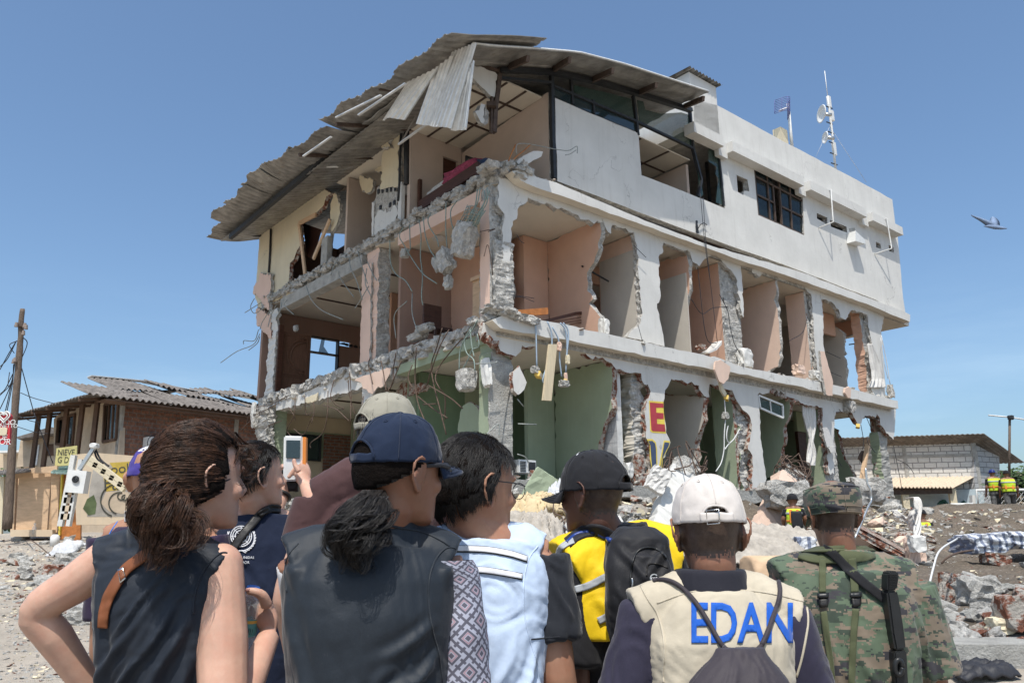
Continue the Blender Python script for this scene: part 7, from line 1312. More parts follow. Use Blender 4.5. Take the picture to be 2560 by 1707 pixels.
        for i in range(n):
            for _ in range(30):
                d = V((r_.gauss(0,1), r_.gauss(0,1), r_.gauss(0,1))).normalized()
                if hairy(d): break
            P_ = []; L_n = 7
            if style == 'pulled':
                for t in np.linspace(0,1,9): q = d.lerp(tie, t * .96).normalized(); P_.append(s.shell(q, k * (.995 + puff * sin(t * pi) * (1 + 1.2 * noise.noise(d * 6)) * r_.uniform(.7,1.3) + .012 * r_.random())))
            else:
                fl_ = (V((d.x * .25,-.45 if d.z > .2 else -.1,-.9)) + noise.noise_vector(d * 7 + V((seed,0,0))) * .55 + V((r_.gauss(0,.1), r_.gauss(0,.1), r_.gauss(0,.06)))); q = d.copy(); lf_ = r_.uniform(.0,.05) + (.05 if d.z > .3 else .01)
                for t in range(L_n): P_.append(s.shell(q, k * (.995 + lf_ * t / L_n))); t_ = fl_ - q * fl_.dot(q); q = (q + t_ * .085).normalized()
            tube(bm, P_,[thick * s.hs * (1 - .75 * t / (len(P_) - 1)) for t in range(len(P_))],3, cap=False)
        o = mk(name, bm,[m_, 'hair_under'], s.root, smooth=True); return o
    def locks(s, m_, path, n, spread, seed=1, curl=.02, freq=3., thick=.0016, name='ponytail', taper=.6, flare=1.):
        r_ = random.Random(seed); bm = bm_new(); C_ = catmull(path,8); N_ = len(C_); tot = sum((a - b_).length for a, b_ in zip(C_, C_[1:]))
        for i in range(n):
            if i % 16 == 0: A0, RA, PH, FQ, EN = r_.uniform(0,6.28), sqrt(r_.random()), r_.uniform(0,6.28), freq * r_.uniform(.6,1.5), r_.uniform(.5,1.)
            a0 = A0 + r_.gauss(0,.12); rad = RA + r_.gauss(0,.07); ph = PH + r_.gauss(0,.25); fq = FQ; end = min(1, EN * r_.uniform(.85,1.05)); P_ = []; m2 = max(5, int(N_ * end))
            for j in range(m2):
                t = j / (N_ - 1); sp_ = spread[0] + (spread[1] - spread[0]) * sin(min(1, t * 1.5) * pi / 2) * flare if t < .7 else spread[1] + (spread[2] - spread[1]) * (t - .7) / .3
                o_ = s.hr * cos(a0) * rad * sp_ + s.hf * sin(a0) * rad * sp_; w_ = curl * min(1, t * 3); P_.append(C_[j] + o_ + s.hr * w_ * sin(fq * t * 6.28 + ph) + s.hf * w_ * cos(fq * t * 6.28 + ph) + UP * w_ * .5 * sin(fq * 1.7 * t * 6.28 + a0))
            tube(bm, P_,[thick * (1 - .7 * j / (m2 - 1)) for j in range(m2)],3, cap=False)
        return mk(name, bm, m_, s.root, smooth=True)
    # -------- caps
    def cap(s, m_, yaw=0., pitch=0., opening=True, ow=.5, oh=.42, brim=True, w_=.088, l_=.106, h_=.115, z0=.02, y0=-.01, strap_m=None, brim_l=.075, label=None, buckle=None, panels=None, seam_m=None):
        Rm = Matrix.Rotation(-yaw,3, 'Z') @ Matrix.Rotation(pitch,3, 'X'); ax = [(s.hr * v.x + s.hf * v.y + s.hu * v.z) * s.hs for v in (Rm @ V((1,0,0)), Rm @ V((0,1,0)), Rm @ V((0,0,1)))]; O_ = s.hp(0, y0, z0)
        def pt(th, e, k=1.):
            ce, se = cos(e) ** .82, sin(e); x = w_ * sin(th) * ce * k; y = l_ * cos(th) * ce * k + (.006 * se); wr_ = .0012 * sin(th * 6 + 3 * se) * sin(e * 2) + .0028 * noise.noise(V((sin(th) * 4, cos(th) * 4, se * 5))) + .0014 * noise.noise(V((sin(th) * 11, cos(th) * 11, se * 9)))
            return O_ + ax[0] * x * (1 + wr_ * 9) + ax[1] * y * (1 + wr_ * 9) + ax[2] * (h_ * se * k + wr_)
        bm = bm_new(); nu, nv = 96,30; E_ = [(j / nv) ** 1. * (pi / 2) * .992 for j in range(nv + 1)]; g = [[bm.verts.new(pt(2 * pi * i / nu, e)) for e in E_] for i in range(nu)]
        for i in range(nu):
            for j in range(nv):
                th = 2 * pi * (i + .5) / nu; bk = abs(th - pi); e = (E_[j] + E_[j + 1]) / 2
                if opening and (bk / ow) ** 2 + (e / oh) ** 2 < 1: continue
                f = bm.faces.new((g[i][j], g[(i + 1) % nu][j], g[(i + 1) % nu][j + 1], g[i][j + 1])); f.smooth = True
                if panels and panels(th, e): f.material_index = 1
        bm.faces.new([g[i][-1] for i in range(nu)])
        for v in [v for v in bm.verts if not v.link_faces]: bm.verts.remove(v)
        bmesh.ops.recalc_face_normals(bm, faces=bm.faces[:]); bmesh.ops.solidify(bm, geom=bm.faces[:], thickness=.0025)
        c = mk('cap', bm,[m_, 'white_cloth'] if panels else m_, s.root, label=label); BASE[c.name] = BASE[s.root.name]; s.add_bvh(c); sm_ = seam_m or m_
        bm = bm_new()
        for th in np.arange(0,2 * pi, pi / 3) + pi / 6 * 0: tube(bm,[pt(th, e,1.004) for e in np.linspace(oh + .02 if opening and abs(th - pi) < .3 else .02,1.55,20)],.0013 * s.hs,5)
        mk('seam', bm, sm_, c, smooth=True); bm = bm_new(); ball(bm, pt(0, pi / 2,1.0), ax[0] * .009, ax[1] * .009, ax[2] * .004,2); mk('button', bm, m_, c, smooth=True)
        for th in (pi / 6 + k * pi / 3 for k in range(6)): bm = bm_new(); c0 = pt(th,.95,1.002); t1 = (pt(th + .04,.95) - c0).normalized(); t2 = (pt(th,.99) - c0).normalized(); tube(bm,[c0 + (t1 * cos(a) + t2 * sin(a)) * .004 * s.hs for a in np.linspace(0,2 * pi,13)],.0012 * s.hs,4); mk('eyelet', bm, sm_, c, smooth=True)
        if opening:
            bm = bm_new(); g2 = [[bm.verts.new(pt(pi + a, e,1.01)) for e in (.0,.06,.12,.17)] for a in np.linspace(-ow * 1.05, ow * 1.05,18)]
            for a, b_ in zip(g2, g2[1:]):
                for j in range(3): bm.faces.new((a[j], b_[j], b_[j + 1], a[j + 1])).smooth = True
            bmesh.ops.recalc_face_normals(bm, faces=bm.faces[:]); bmesh.ops.solidify(bm, geom=bm.faces[:], thickness=.003); mk('strap', bm, strap_m or m_, c)
            bm = bm_new(); tube(bm,[pt(pi + ow * 1.02 * cos(a), oh * 1.02 * sin(a),1.006) for a in np.linspace(.1, pi - .1,26)],.0028 * s.hs,6); mk('binding', bm, sm_, c, smooth=True)
            if buckle: bm = bm_new(); c0 = pt(pi + .12,.085,1.03); a1 = (pt(pi + .3,.085,1.03) - c0).normalized(); tube(bm,[c0 + a1 * .014 * x + ax[2] * .016 * y for x, y in ((-1,-1),(1,-1),(1,1),(-1,1),(-1,-1))],.0017,5); mk('buckle', bm, buckle, c)
        if brim:
            bm = bm_new(); g3 = []
            for a in np.linspace(-.95,.95,26):
                q = []
                for v in np.linspace(0,1,9):
                    b0 = pt(a,.0,1.0); L_3 = brim_l * (1 - (abs(a) / 1.02) ** 2.6) + .002; dr = (ax[1] - ax[2] * .18); p = b0 + dr * L_3 * v - ax[2] * (.035 * (a / .95) ** 2 * v); q.append(bm.verts.new(p))
                g3.append(q)
            for a, b_ in zip(g3, g3[1:]):
                for j in range(8): bm.faces.new((a[j], b_[j], b_[j + 1], a[j + 1])).smooth = True
            bmesh.ops.recalc_face_normals(bm, faces=bm.faces[:]); bmesh.ops.solidify(bm, geom=bm.faces[:], thickness=.004); b2 = mk('brim', bm, m_, c)
            bm = bm_new()
            for v in (.25,.45,.65,.85):
                P_ = []
                for a in np.linspace(-.8,.8,18): L_3 = brim_l * (1 - (abs(a) / 1.02) ** 2.6) * v; P_.append(pt(a,.0) + (ax[1] - ax[2] * .18) * L_3 - ax[2] * (.035 * (a / .95) ** 2 * v) + ax[2] * .0035)
                tube(bm, P_,.0008,4)
            mk('stitching', bm, sm_, b2)
        return c
def legs_(P, m_='jeans', w_=.014):
    g = P.root.location.z; P.garment('trousers', m_,-.5, None,0,0, extra=lambda bm: [loft(bm, P.sec(-.16,.12,.02,.02))] + [tube(bm,[P.hip + P.r * s_ * P.W * .5, V((*(P.hip + P.r * s_ * P.W * .5).xy, g + .5)), V((*(P.hip + P.r * s_ * P.W * .5).xy, g + .09))],[.1,.08,.07],12) for s_ in (-1,1)], vox=w_)
# ================================================================== the onlookers, from the left
def A(x, y, Y): return at_y(x, y, Y)
def dn(p, z): return V((p[0], p[1], z))
SLE = lambda P, side, el, k, r0, r1: ((P.SL if side < 0 else P.SR), el, k,(r0, r1))
# --- 1: woman with the ponytail
Y = 1.95; el_l, wr_l = A(92,1528,1.93), A(235,1735,2.02); el_r, wr_r = A(566,1840,1.86), A(672,1590,2.12)
p = Person('person with brown hair tied back, hand on hip, in a sleeveless black vest', A(503,1200, Y),.75,.05, A(268,1400, Y - .02), A(545,1418, Y - .0), A(400,1960, Y + .03), 'skin_fair')
p.head_(); p.torso_(); p.arm_(p.SL, el_l, wr_l,(.05,.046,.038,.041,.03)); p.arm_(p.SR, el_r, wr_r,(.058,.058,.047,.041,.027), hand=0)
d = (A(655,1490,2.12) - wr_r).normalized(); w_ = V((-1,-.1,.1)).normalized(); pc = wr_r + d * .05                                   # right hand round the bottle
ball(p.bm, pc, w_ * .032, d * .048, V((0,.02,0)),3); bx = A(618,1540,2.10)
for i in range(4):
    b0 = pc + d * .04 + V((-.004,.014 - .0,0)) + d * (-.012 * i) * 1.2 + w_ * .01; tube(p.bm, catmull([b0, b0 + w_ * .03 + V((0,.018,.004)), b0 + w_ * .055 + V((0,.012,-.004)), b0 + w_ * .062 + V((0,-.008,-.01))],3), list(np.linspace(.0098,.007,10)),7)
th_ = [A(668,1515,2.09), A(655,1487,2.07), A(632,1478,2.06), A(616,1477,2.06)]; tube(p.bm, catmull(th_,3), list(np.linspace(.016,.0085,10)),8)
p.body(.005,3)
bm = bm_new(); ball(bm, A(619,1474,2.052), V((.007,0,0)), V((0,.003,0)), V((0,0,.005)),2); mk('thumb_nail', bm, 'nail', p.root, smooth=True)
legs_(p)
def vest_x(bm):
    for sh, sg in ((p.SL,-1),(p.SR,1)): tube(bm,[p.SC + p.u * .03, sh.lerp(p.SC,.35) + p.u * .012, sh.lerp(p.SC,.02) - p.u * .012 + p.r * sg * .01],[.055,.062,.066],14)
v_ = p.garment('vest', 'vest_navy',-.1,1.06,.022,.035, extra=vest_x, collar=(p.SC + p.u * .06,.068,.05,-.005), folds=[(.09,-.05,-.05,-.3,.010,.010),(.10,-.09,-.01,-.42,.012,.011),(.06,-.03,-.09,-.24,.008,.007),(.11,-.14,.03,-.45,.012,-.008),(-.1,-.1,-.03,-.38,.012,.008),(.0,-.06,-.1,-.3,.009,.006),(.12,-.2,.06,-.5,.01,.009),(.04,-.01,-.06,-.16,.006,.006),(-.12,.0,-.06,-.2,.01,.007),(.02,-.1,-.06,-.45,.01,.007)], amp=.005, fine=.002, vox=.006, seed=5, label='black padded sleeveless vest')
p.seam(px('a',[(1740,640),(1640,610),(1560,660),(1480,780),(1430,930),(1420,1060)]), 'vest_navy',.003, bv=p.bv[-1:])
st = p.strap('shoulder_strap', px('a',[(1460,500),(1300,480),(1160,560),(1050,640),(930,730),(860,830),(800,940),(765,1050),(755,1160)]),26, 'leather_brown',.006,.004); BASE[st.name] = BASE[p.root.name]; o = p.quad('buckle', px('a',[(868,735),(908,712),(928,800),(885,835)]),4,4, 'steel_shiny',.012,.003, par=st); BASE[o.name] = BASE[p.root.name]; p.quad('buckle_strap', px('a',[(872,745),(902,730),(922,790),(888,820)]),4,4, 'leather_brown',.014,.003, par=st)
p.hair('hair_brown', 'pulled',(-.35,-.9,.0),9500,3,.34,-.98,1.1,.0009, clump=.05, puff=.075)
tie = A(415,1205,1.84); p.locks('hair_brown',[A(440,1195,1.86), tie, A(385,1240,1.8), A(375,1290,1.8), A(395,1340,1.81), A(405,1390,1.80), A(400,1430,1.79)],2400,(.016,.040,.016),4,.016,1.6,.0009)
p.locks('hair_brown',[tie, A(400,1225,1.8), A(420,1290,1.79), A(450,1340,1.80), A(440,1385,1.8)],800,(.016,.05,.035),8,.024,1.5,.0008, name='loose_curls'); p.locks('hair_brown',[A(560,1080,1.95), A(600,1130,1.98), A(608,1180,1.98), A(602,1215,1.98)],200,(.03,.035,.012),9,.02,2.,.0006, name='stray_hair')
bm = bm_new(); tube(bm, catmull([A(500,1225,1.88), A(545,1210,1.9), A(590,1190,1.96)],4),.002,5); mk('glasses_arm', bm, 'cable_black', p.root)
bt = thing('water_bottle', A(612,1620,2.12), 'clear water bottle with a blue cap and teal label held in the woman’s right hand', 'bottle')
ba, bb_ = A(598,1630,2.13), A(634,1466,2.10); dv = (bb_ - ba).normalized(); bp_ = lambda k: ba + (bb_ - ba) * k
bm = bm_new(); tube(bm,[bp_(0), bp_(.05), bp_(.3), bp_(.33), bp_(.36), bp_(.62), bp_(.76), bp_(.84), bp_(.9)],[.026,.031,.031,.029,.031,.031,.026,.016,.0135],20); mk('body', bm, 'bottle_plastic', bt, smooth=True)
bm = bm_new(); tube(bm,[bp_(.9), bp_(.92), bp_(1.0)],[.0165,.017,.016],20); mk('cap', bm, 'plastic_blue', bt, smooth=True); bm = bm_new(); tube(bm,[bp_(.3), bp_(.56)],.0316,24, cap=False); lb = mk('label', bm, 'label_teal', bt, smooth=True); bm = bm_new(); tube(bm,[bp_(.5), bp_(.545)],.032,24, cap=False); mk('label_band', bm, 'yellow_box', lb, smooth=True)
o = CAM - bp_(.4); o = (o - dv * o.dot(dv)).normalized(); ex = dv.cross(o).normalized(); text_mesh('lettering', 'ani',.022, frame4(bp_(.42) + o * .033 - ex * .008, ex, dv), 'black_cloth', lb); bm = bm_new(); tube(bm,[bp_(.42) + o * .0322 - ex * .008, bp_(.42) + o * .0326 - ex * .008],.014,18); mk('label_circle', bm, 'white_metal', lb)
for k in range(7): bm = bm_new(); c0 = bp_(.35) + o * .0315 + ex * (.006 + k * .0022); add_box(bm, c0, ex * .0012, dv * .014, o * .002); mk('bar', bm, 'black_cloth', lb) if k % 2 == 0 else bm.free()
# --- 2: man in the purple and white cap
Y = 2.95; p = Person('person in a purple and white cap and dark purple shirt, mostly hidden behind the ponytail', A(385,1200, Y),-.15,.1, A(275,1345, Y), A(520,1345, Y), A(395,1830, Y), 'skin_tan'); el_l = A(255,1600, Y); p.head_(); p.torso_(); p.arm_(p.SL, el_l, A(270,1800, Y + .1)); p.arm_(p.SR, A(560,1600, Y), A(540,1800, Y + .1)); p.body(.008)
legs_(p)
p.garment('shirt', 'purple_shirt',-.16,1.06,.02,.025,[SLE(p,-1, el_l,.8,.075,.065), SLE(p,1, A(560,1600, Y),.8,.075,.065)], folds=rfolds(8, p.W,3), collar=(p.SC + p.u * .06,.064,.035,0)); p.quad('back_print', px('a',[(918,300),(1000,320),(1010,385),(915,380)]),6,6, 'white_cloth',.004,.002); p.seam(px('a',[(905,330),(850,400),(790,500),(780,560)]), 'plastic_blue',.0025); p.seam(px('a',[(690,1190),(720,1240),(735,1290)]), 'plastic_blue',.0025)
for k in range(3): p.seam(px('a',[(920,330 + k * 22),(990,340 + k * 22)]), 'plastic_blue',.002, lift=.005)
p.cap('purple_cap', yaw=0, pitch=-.1, opening=False, brim=True, z0=.01, panels=lambda th, e: e > .9 or (abs(th - 1.3) < .6 and e > .35))
# --- 3: young man taking a picture
Y = 3.05; el_l, wr_l = A(640,1370,3.3), A(706,1238,3.42); el_r, wr_r = A(815,1330,3.15), A(765,1215,3.4)
p = Person('person in a navy polo with a white globe emblem, raising a small camera', A(642,1192, Y),.85,.12, A(552,1322, Y), A(740,1318, Y + .12), A(630,1850, Y), 'skin_fair'); p.head_(); p.torso_(); p.arm_(p.SL, el_l, wr_l, hand=0); p.arm_(p.SR, el_r, wr_r, hand=0)
F_ = lambda *q, Y=3.45: [A(600 + x / 3.92,950 + y / 3.92, Y) for x, y in q]
ball(p.bm, F_((430,960))[0], V((.05,0,.02)), V((0,.025,0)), V((-.015,0,.06)),3); ball(p.bm, F_((600,900), Y=3.42)[0], V((.042,0,.0)), V((0,.022,0)), V((-.01,0,.055)),3); tube(p.bm,[wr_l, F_((430,990))[0]],[.03,.04],10, flat=.7); tube(p.bm,[wr_r, F_((610,930), Y=3.42)[0]],[.03,.036],10, flat=.7)
for q, Yq in (([(420,960),(400,900),(430,850),(480,800),(500,790)],3.46),([(440,950),(430,890),(470,850),(500,830)],3.5),([(470,960),(500,920),(530,880),(545,850)],3.4),([(580,900),(550,850),(530,800),(535,770)],3.36),([(610,880),(605,830),(620,790),(635,760)],3.42),([(630,900),(640,860),(650,820),(645,800)],3.46),([(640,920),(655,880),(660,850),(650,835)],3.5)):
    tube(p.bm, catmull(F_(*q, Y=Yq),3), list(np.linspace(.013,.0085, len(catmull(F_(*q, Y=Yq),3)))),8)
p.body(.0055,3); legs_(p)
p.garment('polo_shirt', 'polo_navy',-.2,1.06,.025,.03,[SLE(p,-1, el_l,.55,.075,.07), SLE(p,1, el_r,.55,.08,.07)], folds=rfolds(9, p.W,9,.005), collar=(p.SC + p.u * .065,.066,.04,0), seed=8)
p.hair('hair_black', 'short', n=3000, seed=6, face=.3, low=-.45, k=1.08, thick=.0015, clump=.09); bm = bm_new(); c0 = wr_l; dd = (wr_l - el_l).normalized(); s1 = dd.orthogonal().normalized(); s2 = dd.cross(s1); tube(bm,[c0 + (s1 * cos(a) + s2 * sin(a)) * .034 for a in np.linspace(0,2 * pi,21)],.008,6); mk('wristwatch', bm, 'leather_black', p.root, smooth=True)
cm = thing('camera', A(740,1150,3.38), 'small white camera with an orange edge raised in two hands', 'camera'); c_ = F_((545,765), Y=3.4)[0]; bm = bm_new(); add_box(bm, c_ + V((-.045,-.014,-.095)), V((.075,.02,.0)), V((0,.03,0)), V((-.008,0,.19))); bmesh.ops.bevel(bm, geom=bm.edges[:], offset=.006, segments=3, affect='EDGES'); mk('body', bm, 'white_metal', cm)
bm = bm_new(); add_box(bm, c_ + V((.032,.004,-.09)), V((.013,.004,0)), V((0,.028,0)), V((-.008,0,.18))); mk('side', fixn(bm), 'plastic_orange', cm); bm = bm_new(); add_box(bm, c_ + V((-.036,-.018,-.0)), V((.055,.014,0)), V((0,.004,0)), V((-.003,0,.075))); mk('screen', fixn(bm), 'glass_dark', cm)
bm = bm_new(); rock(bm, F_((515,990), Y=3.44)[0],(V((.035,0,0)), V((0,.02,0)), V((0,0,.055))), random.Random(1),3,.1); mk('camera_pouch', fixn(bm), 'leather_black', None, 'small black pouch dangling under the raised camera', 'pouch', smooth=True); bm = bm_new(); rock(bm, F_((450,885), Y=3.43)[0],(V((.035,0,0)), V((0,.02,0)), V((0,0,.02))), random.Random(2),3,.1); mk('phone', fixn(bm), 'leather_black', None, 'small black object pinched in the young man’s left hand', 'gadget', smooth=True)
sb = p.strap('bag_strap', px('a',[(2060,290),(1990,285),(1920,320),(1860,390),(1790,470),(1720,570),(1690,620)]),20, 'leather_black',.007,.005); o = p.quad('strap_pad', px('a',[(1885,310),(1960,265),(1995,300),(1920,350)]),6,5, 'leather_black',.014,.008)
# emblem: laurel and globe on the back
def ring(cx, cy, r0, a0=0, a1=6.2832, w_=.0022): p.seam([(cx + r0 * cos(a), cy + r0 * .98 * sin(a)) for a in np.linspace(a0, a1,22)], 'white_cloth', w_, 'emblem',.003)
ecx, ecy = 603,1174 + 500 / 2.94
for r0 in (9,15,21,26): ring(ecx, ecy - 4, r0)
for a in np.arange(0, pi, pi / 4): p.seam([(ecx - 26 * cos(a), ecy - 4 - 26 * sin(a)),(ecx, ecy - 4),(ecx + 26 * cos(a), ecy - 4 + 26 * sin(a))], 'white_cloth',.0014, 'emblem',.003)
for sg in (-1,1):
    ring(ecx, ecy,33, pi / 2 if sg < 0 else pi / 2 - 2.1, pi / 2 + 2.1 if sg < 0 else pi / 2)
    for k in range(9): a = pi / 2 - sg * (.25 + k * .2) * -1; x, y = ecx + 33 * cos(a), ecy + 33 * sin(a); p.seam([(x, y),(x + 4 * cos(a + .9 * sg), y + 4 * sin(a + .9 * sg)),(x + 7 * cos(a + 1.2 * sg), y + 7 * sin(a + 1.2 * sg))], 'white_cloth',.0024, 'emblem',.003)
p.seam([(ecx - 10, ecy + 36),(ecx, ecy + 32),(ecx + 12, ecy + 38)], 'white_cloth',.002, 'emblem',.003)
def cloth_text(P, s_, cx, cy, hgt, m_, sx=1., lift=.003, rot=0., name='lettering', cuts=1, ext=0, bold=0.):
    """lettering laid on the garment: glyph outline points are cast onto the cloth"""
    cu = bpy.data.curves.new(name, 'FONT'); cu.body = s_; cu.size = 1.; cu.offset = bold; cu.align_x = 'CENTER'; cu.align_y = 'CENTER'; cu.resolution_u = 3; to = bpy.data.objects.new(name, cu); COL.objects.link(to); dg = bpy.context.evaluated_depsgraph_get(); me = bpy.data.meshes.new_from_object(to.evaluated_get(dg)); bpy.data.objects.remove(to); bpy.data.curves.remove(cu)
    bm = bm_new(); bm.from_mesh(me); bpy.data.meshes.remove(me); bmesh.ops.triangulate(bm, faces=bm.faces[:])
    for _ in range(cuts): bmesh.ops.subdivide_edges(bm, edges=[e for e in bm.edges if e.calc_length() > .08], cuts=1); bmesh.ops.triangulate(bm, faces=bm.faces[:])
    pv = None; bad = []
    for v in bm.verts:
        x, y = v.co.x * hgt * 1.4 * sx, v.co.y * hgt * 1.4; q = P.cast(cx + x * cos(rot) - y * sin(rot), cy - (y * cos(rot) + x * sin(rot)), lift)
        if q is None: bad.append(v)
        else: v.co = q
    bmesh.ops.delete(bm, geom=bad, context='VERTS'); bmesh.ops.remove_doubles(bm, verts=bm.verts[:], dist=.0001); bmesh.ops.recalc_face_normals(bm, faces=bm.faces[:]); bmesh.ops.solidify(bm, geom=bm.faces[:], thickness=.0015); return mk(name, bm, m_, P.root)
cloth_text(p, 'NACIONES UNIDAS',597,1174 + 645 / 2.94,6.5, 'white_cloth',.95); cloth_text(p, 'ECUADOR',602,1174 + 681 / 2.94,6.5, 'white_cloth',1.)
# --- 4: tall man in maroon
Y = 2.55; el_l, wr_l = A(718,1480, Y - .05), A(745,1690, Y + .05)
p = Person('tall person in a maroon t-shirt and a faded khaki cap', A(972,1086, Y + .12),.55,.12, A(800,1262, Y), A(1085,1235, Y + .12), A(900,1880, Y), 'skin_fair', hs=1.02); p.head_(); p.torso_(); p.arm_(p.SL, el_l, wr_l); p.arm_(p.SR, A(1130,1480, Y + .1), A(1110,1680, Y + .2)); p.body(.0075)
legs_(p)
p.garment('t_shirt', 'maroon',-.16,1.06,.02,.03,[SLE(p,-1, el_l,.5,.085,.075), SLE(p,1, A(1130,1480, Y + .1),.5,.085,.075)], extra=lambda bm: tube(bm,[A(960,1190, Y), A(890,1205, Y), A(805,1255, Y)],[.085,.085,.08],14), folds=rfolds(9, p.W,14,.006) + [(-.12,.0,-.05,-.3,.012,.008),(-.14,-.02,-.1,-.35,.01,-.006)], seed=14)
p.hair('hair_grey', 'short', n=900, seed=3, face=.3, low=-.5, k=.975, clump=.02); p.cap('khaki_cap', yaw=.25, pitch=-.02, w_=.092, l_=.108, h_=.116)
# --- 5: woman in the navy cap
Y = 1.82; el_r = A(1190,1760, Y + .05); el_l = A(800,1760, Y + .12)
p = Person('person in a navy cap, curly black hair and a padded vest over a printed blouse', A(1000,1180, Y),.78,.02, A(752,1400, Y), A(1100,1400, Y + .06), A(900,2000, Y), 'skin_brown', hs=1.0, tilt=.05); p.head_(); p.torso_(); p.arm_(p.SR, el_r, A(1180,1900, Y + .2)); p.arm_(p.SL, el_l, A(840,1900, Y + .25)); p.body(.0055)
legs_(p)
bm = bm_new(); C_ = catmull([A(1120,1400, Y + .04), A(1140,1470, Y + .05), A(1152,1580, Y + .05), A(1158,1700, Y + .05), A(1165,1800, Y + .05)],8); uvl = bm.loops.layers.uv.new('UVMap'); nr = 40; dY = []
rgs = []
for i, c in enumerate(C_):
    r0 = .056 + .002 * sin(i * .5) + .005 * (i / len(C_)); q = []
    for j in range(nr): a = 2 * pi * j / nr; w0 = 1 + .045 * sin(a * 3 + i * .33) * (i % 7 > 1) + .04 * noise.noise(V((cos(a) * 2, sin(a) * 2, i * .3))); q.append(bm.verts.new(c + (V((1,.1,0)) * cos(a) + V((0,1,0)) * sin(a)) * r0 * w0))
    rgs.append(q)
for i in range(len(C_) - 1):
    for j in range(nr):
        f = bm.faces.new((rgs[i][j], rgs[i][(j + 1) % nr], rgs[i + 1][(j + 1) % nr], rgs[i + 1][j])); f.smooth = True
        for lp,(a, b_) in zip(f.loops,((j, i),(j + 1, i),(j + 1, i + 1),(j, i + 1))): lp[uvl].uv = (a / nr * 5, b_ / len(C_) * 6)
mk('blouse_sleeve', fixn(bm), 'print_sleeve', p.root, smooth=True)
p.garment('blouse', 'white_cloth',.0,.98,.008,.01,[SLE(p,-1, el_l,.7,.055,.05)], vox=.01)
def vest_x(bm):
    for sh, sg in ((p.SL,-1),(p.SR,1)): tube(bm,[p.SC + p.u * .03, sh.lerp(p.SC,.3) + p.u * .014, sh - p.u * .016 + p.r * sg * .012],[.06,.07,.078],16)
    for sg, sh in ((-1, p.SL),(1, p.SR)): loft(bm,[(sh - p.u * z_ + p.r * sg * o_, p.r * .03, p.f * .1) for z_, o_ in ((.02,.0),(.08,-.012),(.16,-.02))])
p.garment('vest', 'vest_navy_b',-.1,1.05,.034,.045, extra=vest_x, collar=(p.SC + p.u * .06 + p.r * .01,.082,.06,.0), folds=[(.13,-.13,.02,-.2,.012,.009),(.13,-.2,-.04,-.34,.014,.015),(.13,-.26,-.02,-.42,.013,.014),(.12,-.31,.0,-.48,.014,.016),(.05,-.2,-.03,-.36,.012,.007),(-.14,-.2,-.08,-.45,.016,.009),(-.13,-.26,-.02,-.5,.014,.009),(-.1,-.3,.05,-.5,.012,.008),(.14,-.17,.06,-.25,.009,-.006),(-.02,-.25,.08,-.5,.012,.008),(-.17,-.1,-.13,-.3,.012,.006)], amp=.005, fine=.0015, vox=.006, seed=20, label='padded charcoal vest')
p.seam(px('b',[(1620,590),(1530,570),(1450,640),(1400,760),(1385,900),(1390,1050),(1420,1200),(1460,1350),(1490,1567)]), 'vest_navy_b',.0022, bv=p.bv[-1:]); p.seam(px('b',[(1040,400),(1200,430),(1350,460),(1480,520),(1540,560)]), 'vest_navy_b',.003); p.seam(px('b',[(430,540),(360,620),(330,740),(345,900)]), 'vest_navy_b',.002)
p.hair('hair_black', 'pulled',(-.12,-.95,-.32),4200,5,.30,-.5,.975,.0012, clump=.02, puff=.004)
p.locks('hair_black',[A(935,1225,1.74), A(915,1262,1.71), A(880,1320,1.69), A(880,1380,1.69), A(895,1432,1.695)],2400,(.022,.042,.024),6,.016,1.5,.0009); p.locks('hair_black',[A(945,1240,1.72), A(920,1290,1.70), A(895,1340,1.68), A(910,1385,1.69)],900,(.02,.048,.03),12,.022,1.5,.0008, name='loose_curls')
p.cap('cap_navy', yaw=.0, pitch=.02, w_=.09, l_=.108, h_=.112, z0=.02, brim_l=.075, label='navy cotton cap with a strap over the back opening')
bm = bm_new()
for sg in (-1,1): tube(bm, catmull([p.hp(sg * .074,-.005,.012), p.hp(sg * .078,.05,.016), p.hp(sg * .066,.088,.012)],4),.0035,6, flat=1.6)
mk('sunglasses_frame', bm, 'cable_black', p.root); bm = bm_new()
for sg in (-1,1): ball(bm, p.hp(sg * .034,.098,.006), p.hr * .03, p.hf * .008, p.hu * .02,2)
mk('sunglasses_lens', bm, 'lens_glass', p.root, smooth=True)
bm = bm_new(); tube(bm, catmull([A(1060,1298,1.9), A(1075,1318,1.92), A(1090,1330,1.95)],3),.002,5); mk('necklace', bm, 'steel_shiny', p.root)
# --- 6: glimpse of someone between
Y = 3.3; p = Person('person barely seen between the navy cap and the pale blue vest', A(1112,1262, Y),.6,0, A(1040,1400, Y), A(1210,1400, Y + .1), A(1120,1900, Y), 'skin_tan'); p.head_(); p.torso_(); p.arm_(p.SL, A(1020,1560, Y), A(1030,1700, Y + .1)); p.arm_(p.SR, A(1240,1560, Y), A(1230,1700, Y + .1)); p.body(.01); p.garment('shirt', 'white_cloth',-.3,1.05,.02,.03,[SLE(p,-1, A(1020,1560, Y),.6,.07,.06), SLE(p,1, A(1240,1560, Y),.6,.07,.06)], vox=.012); p.hair('hair_black', 'short', n=400, k=1.05)
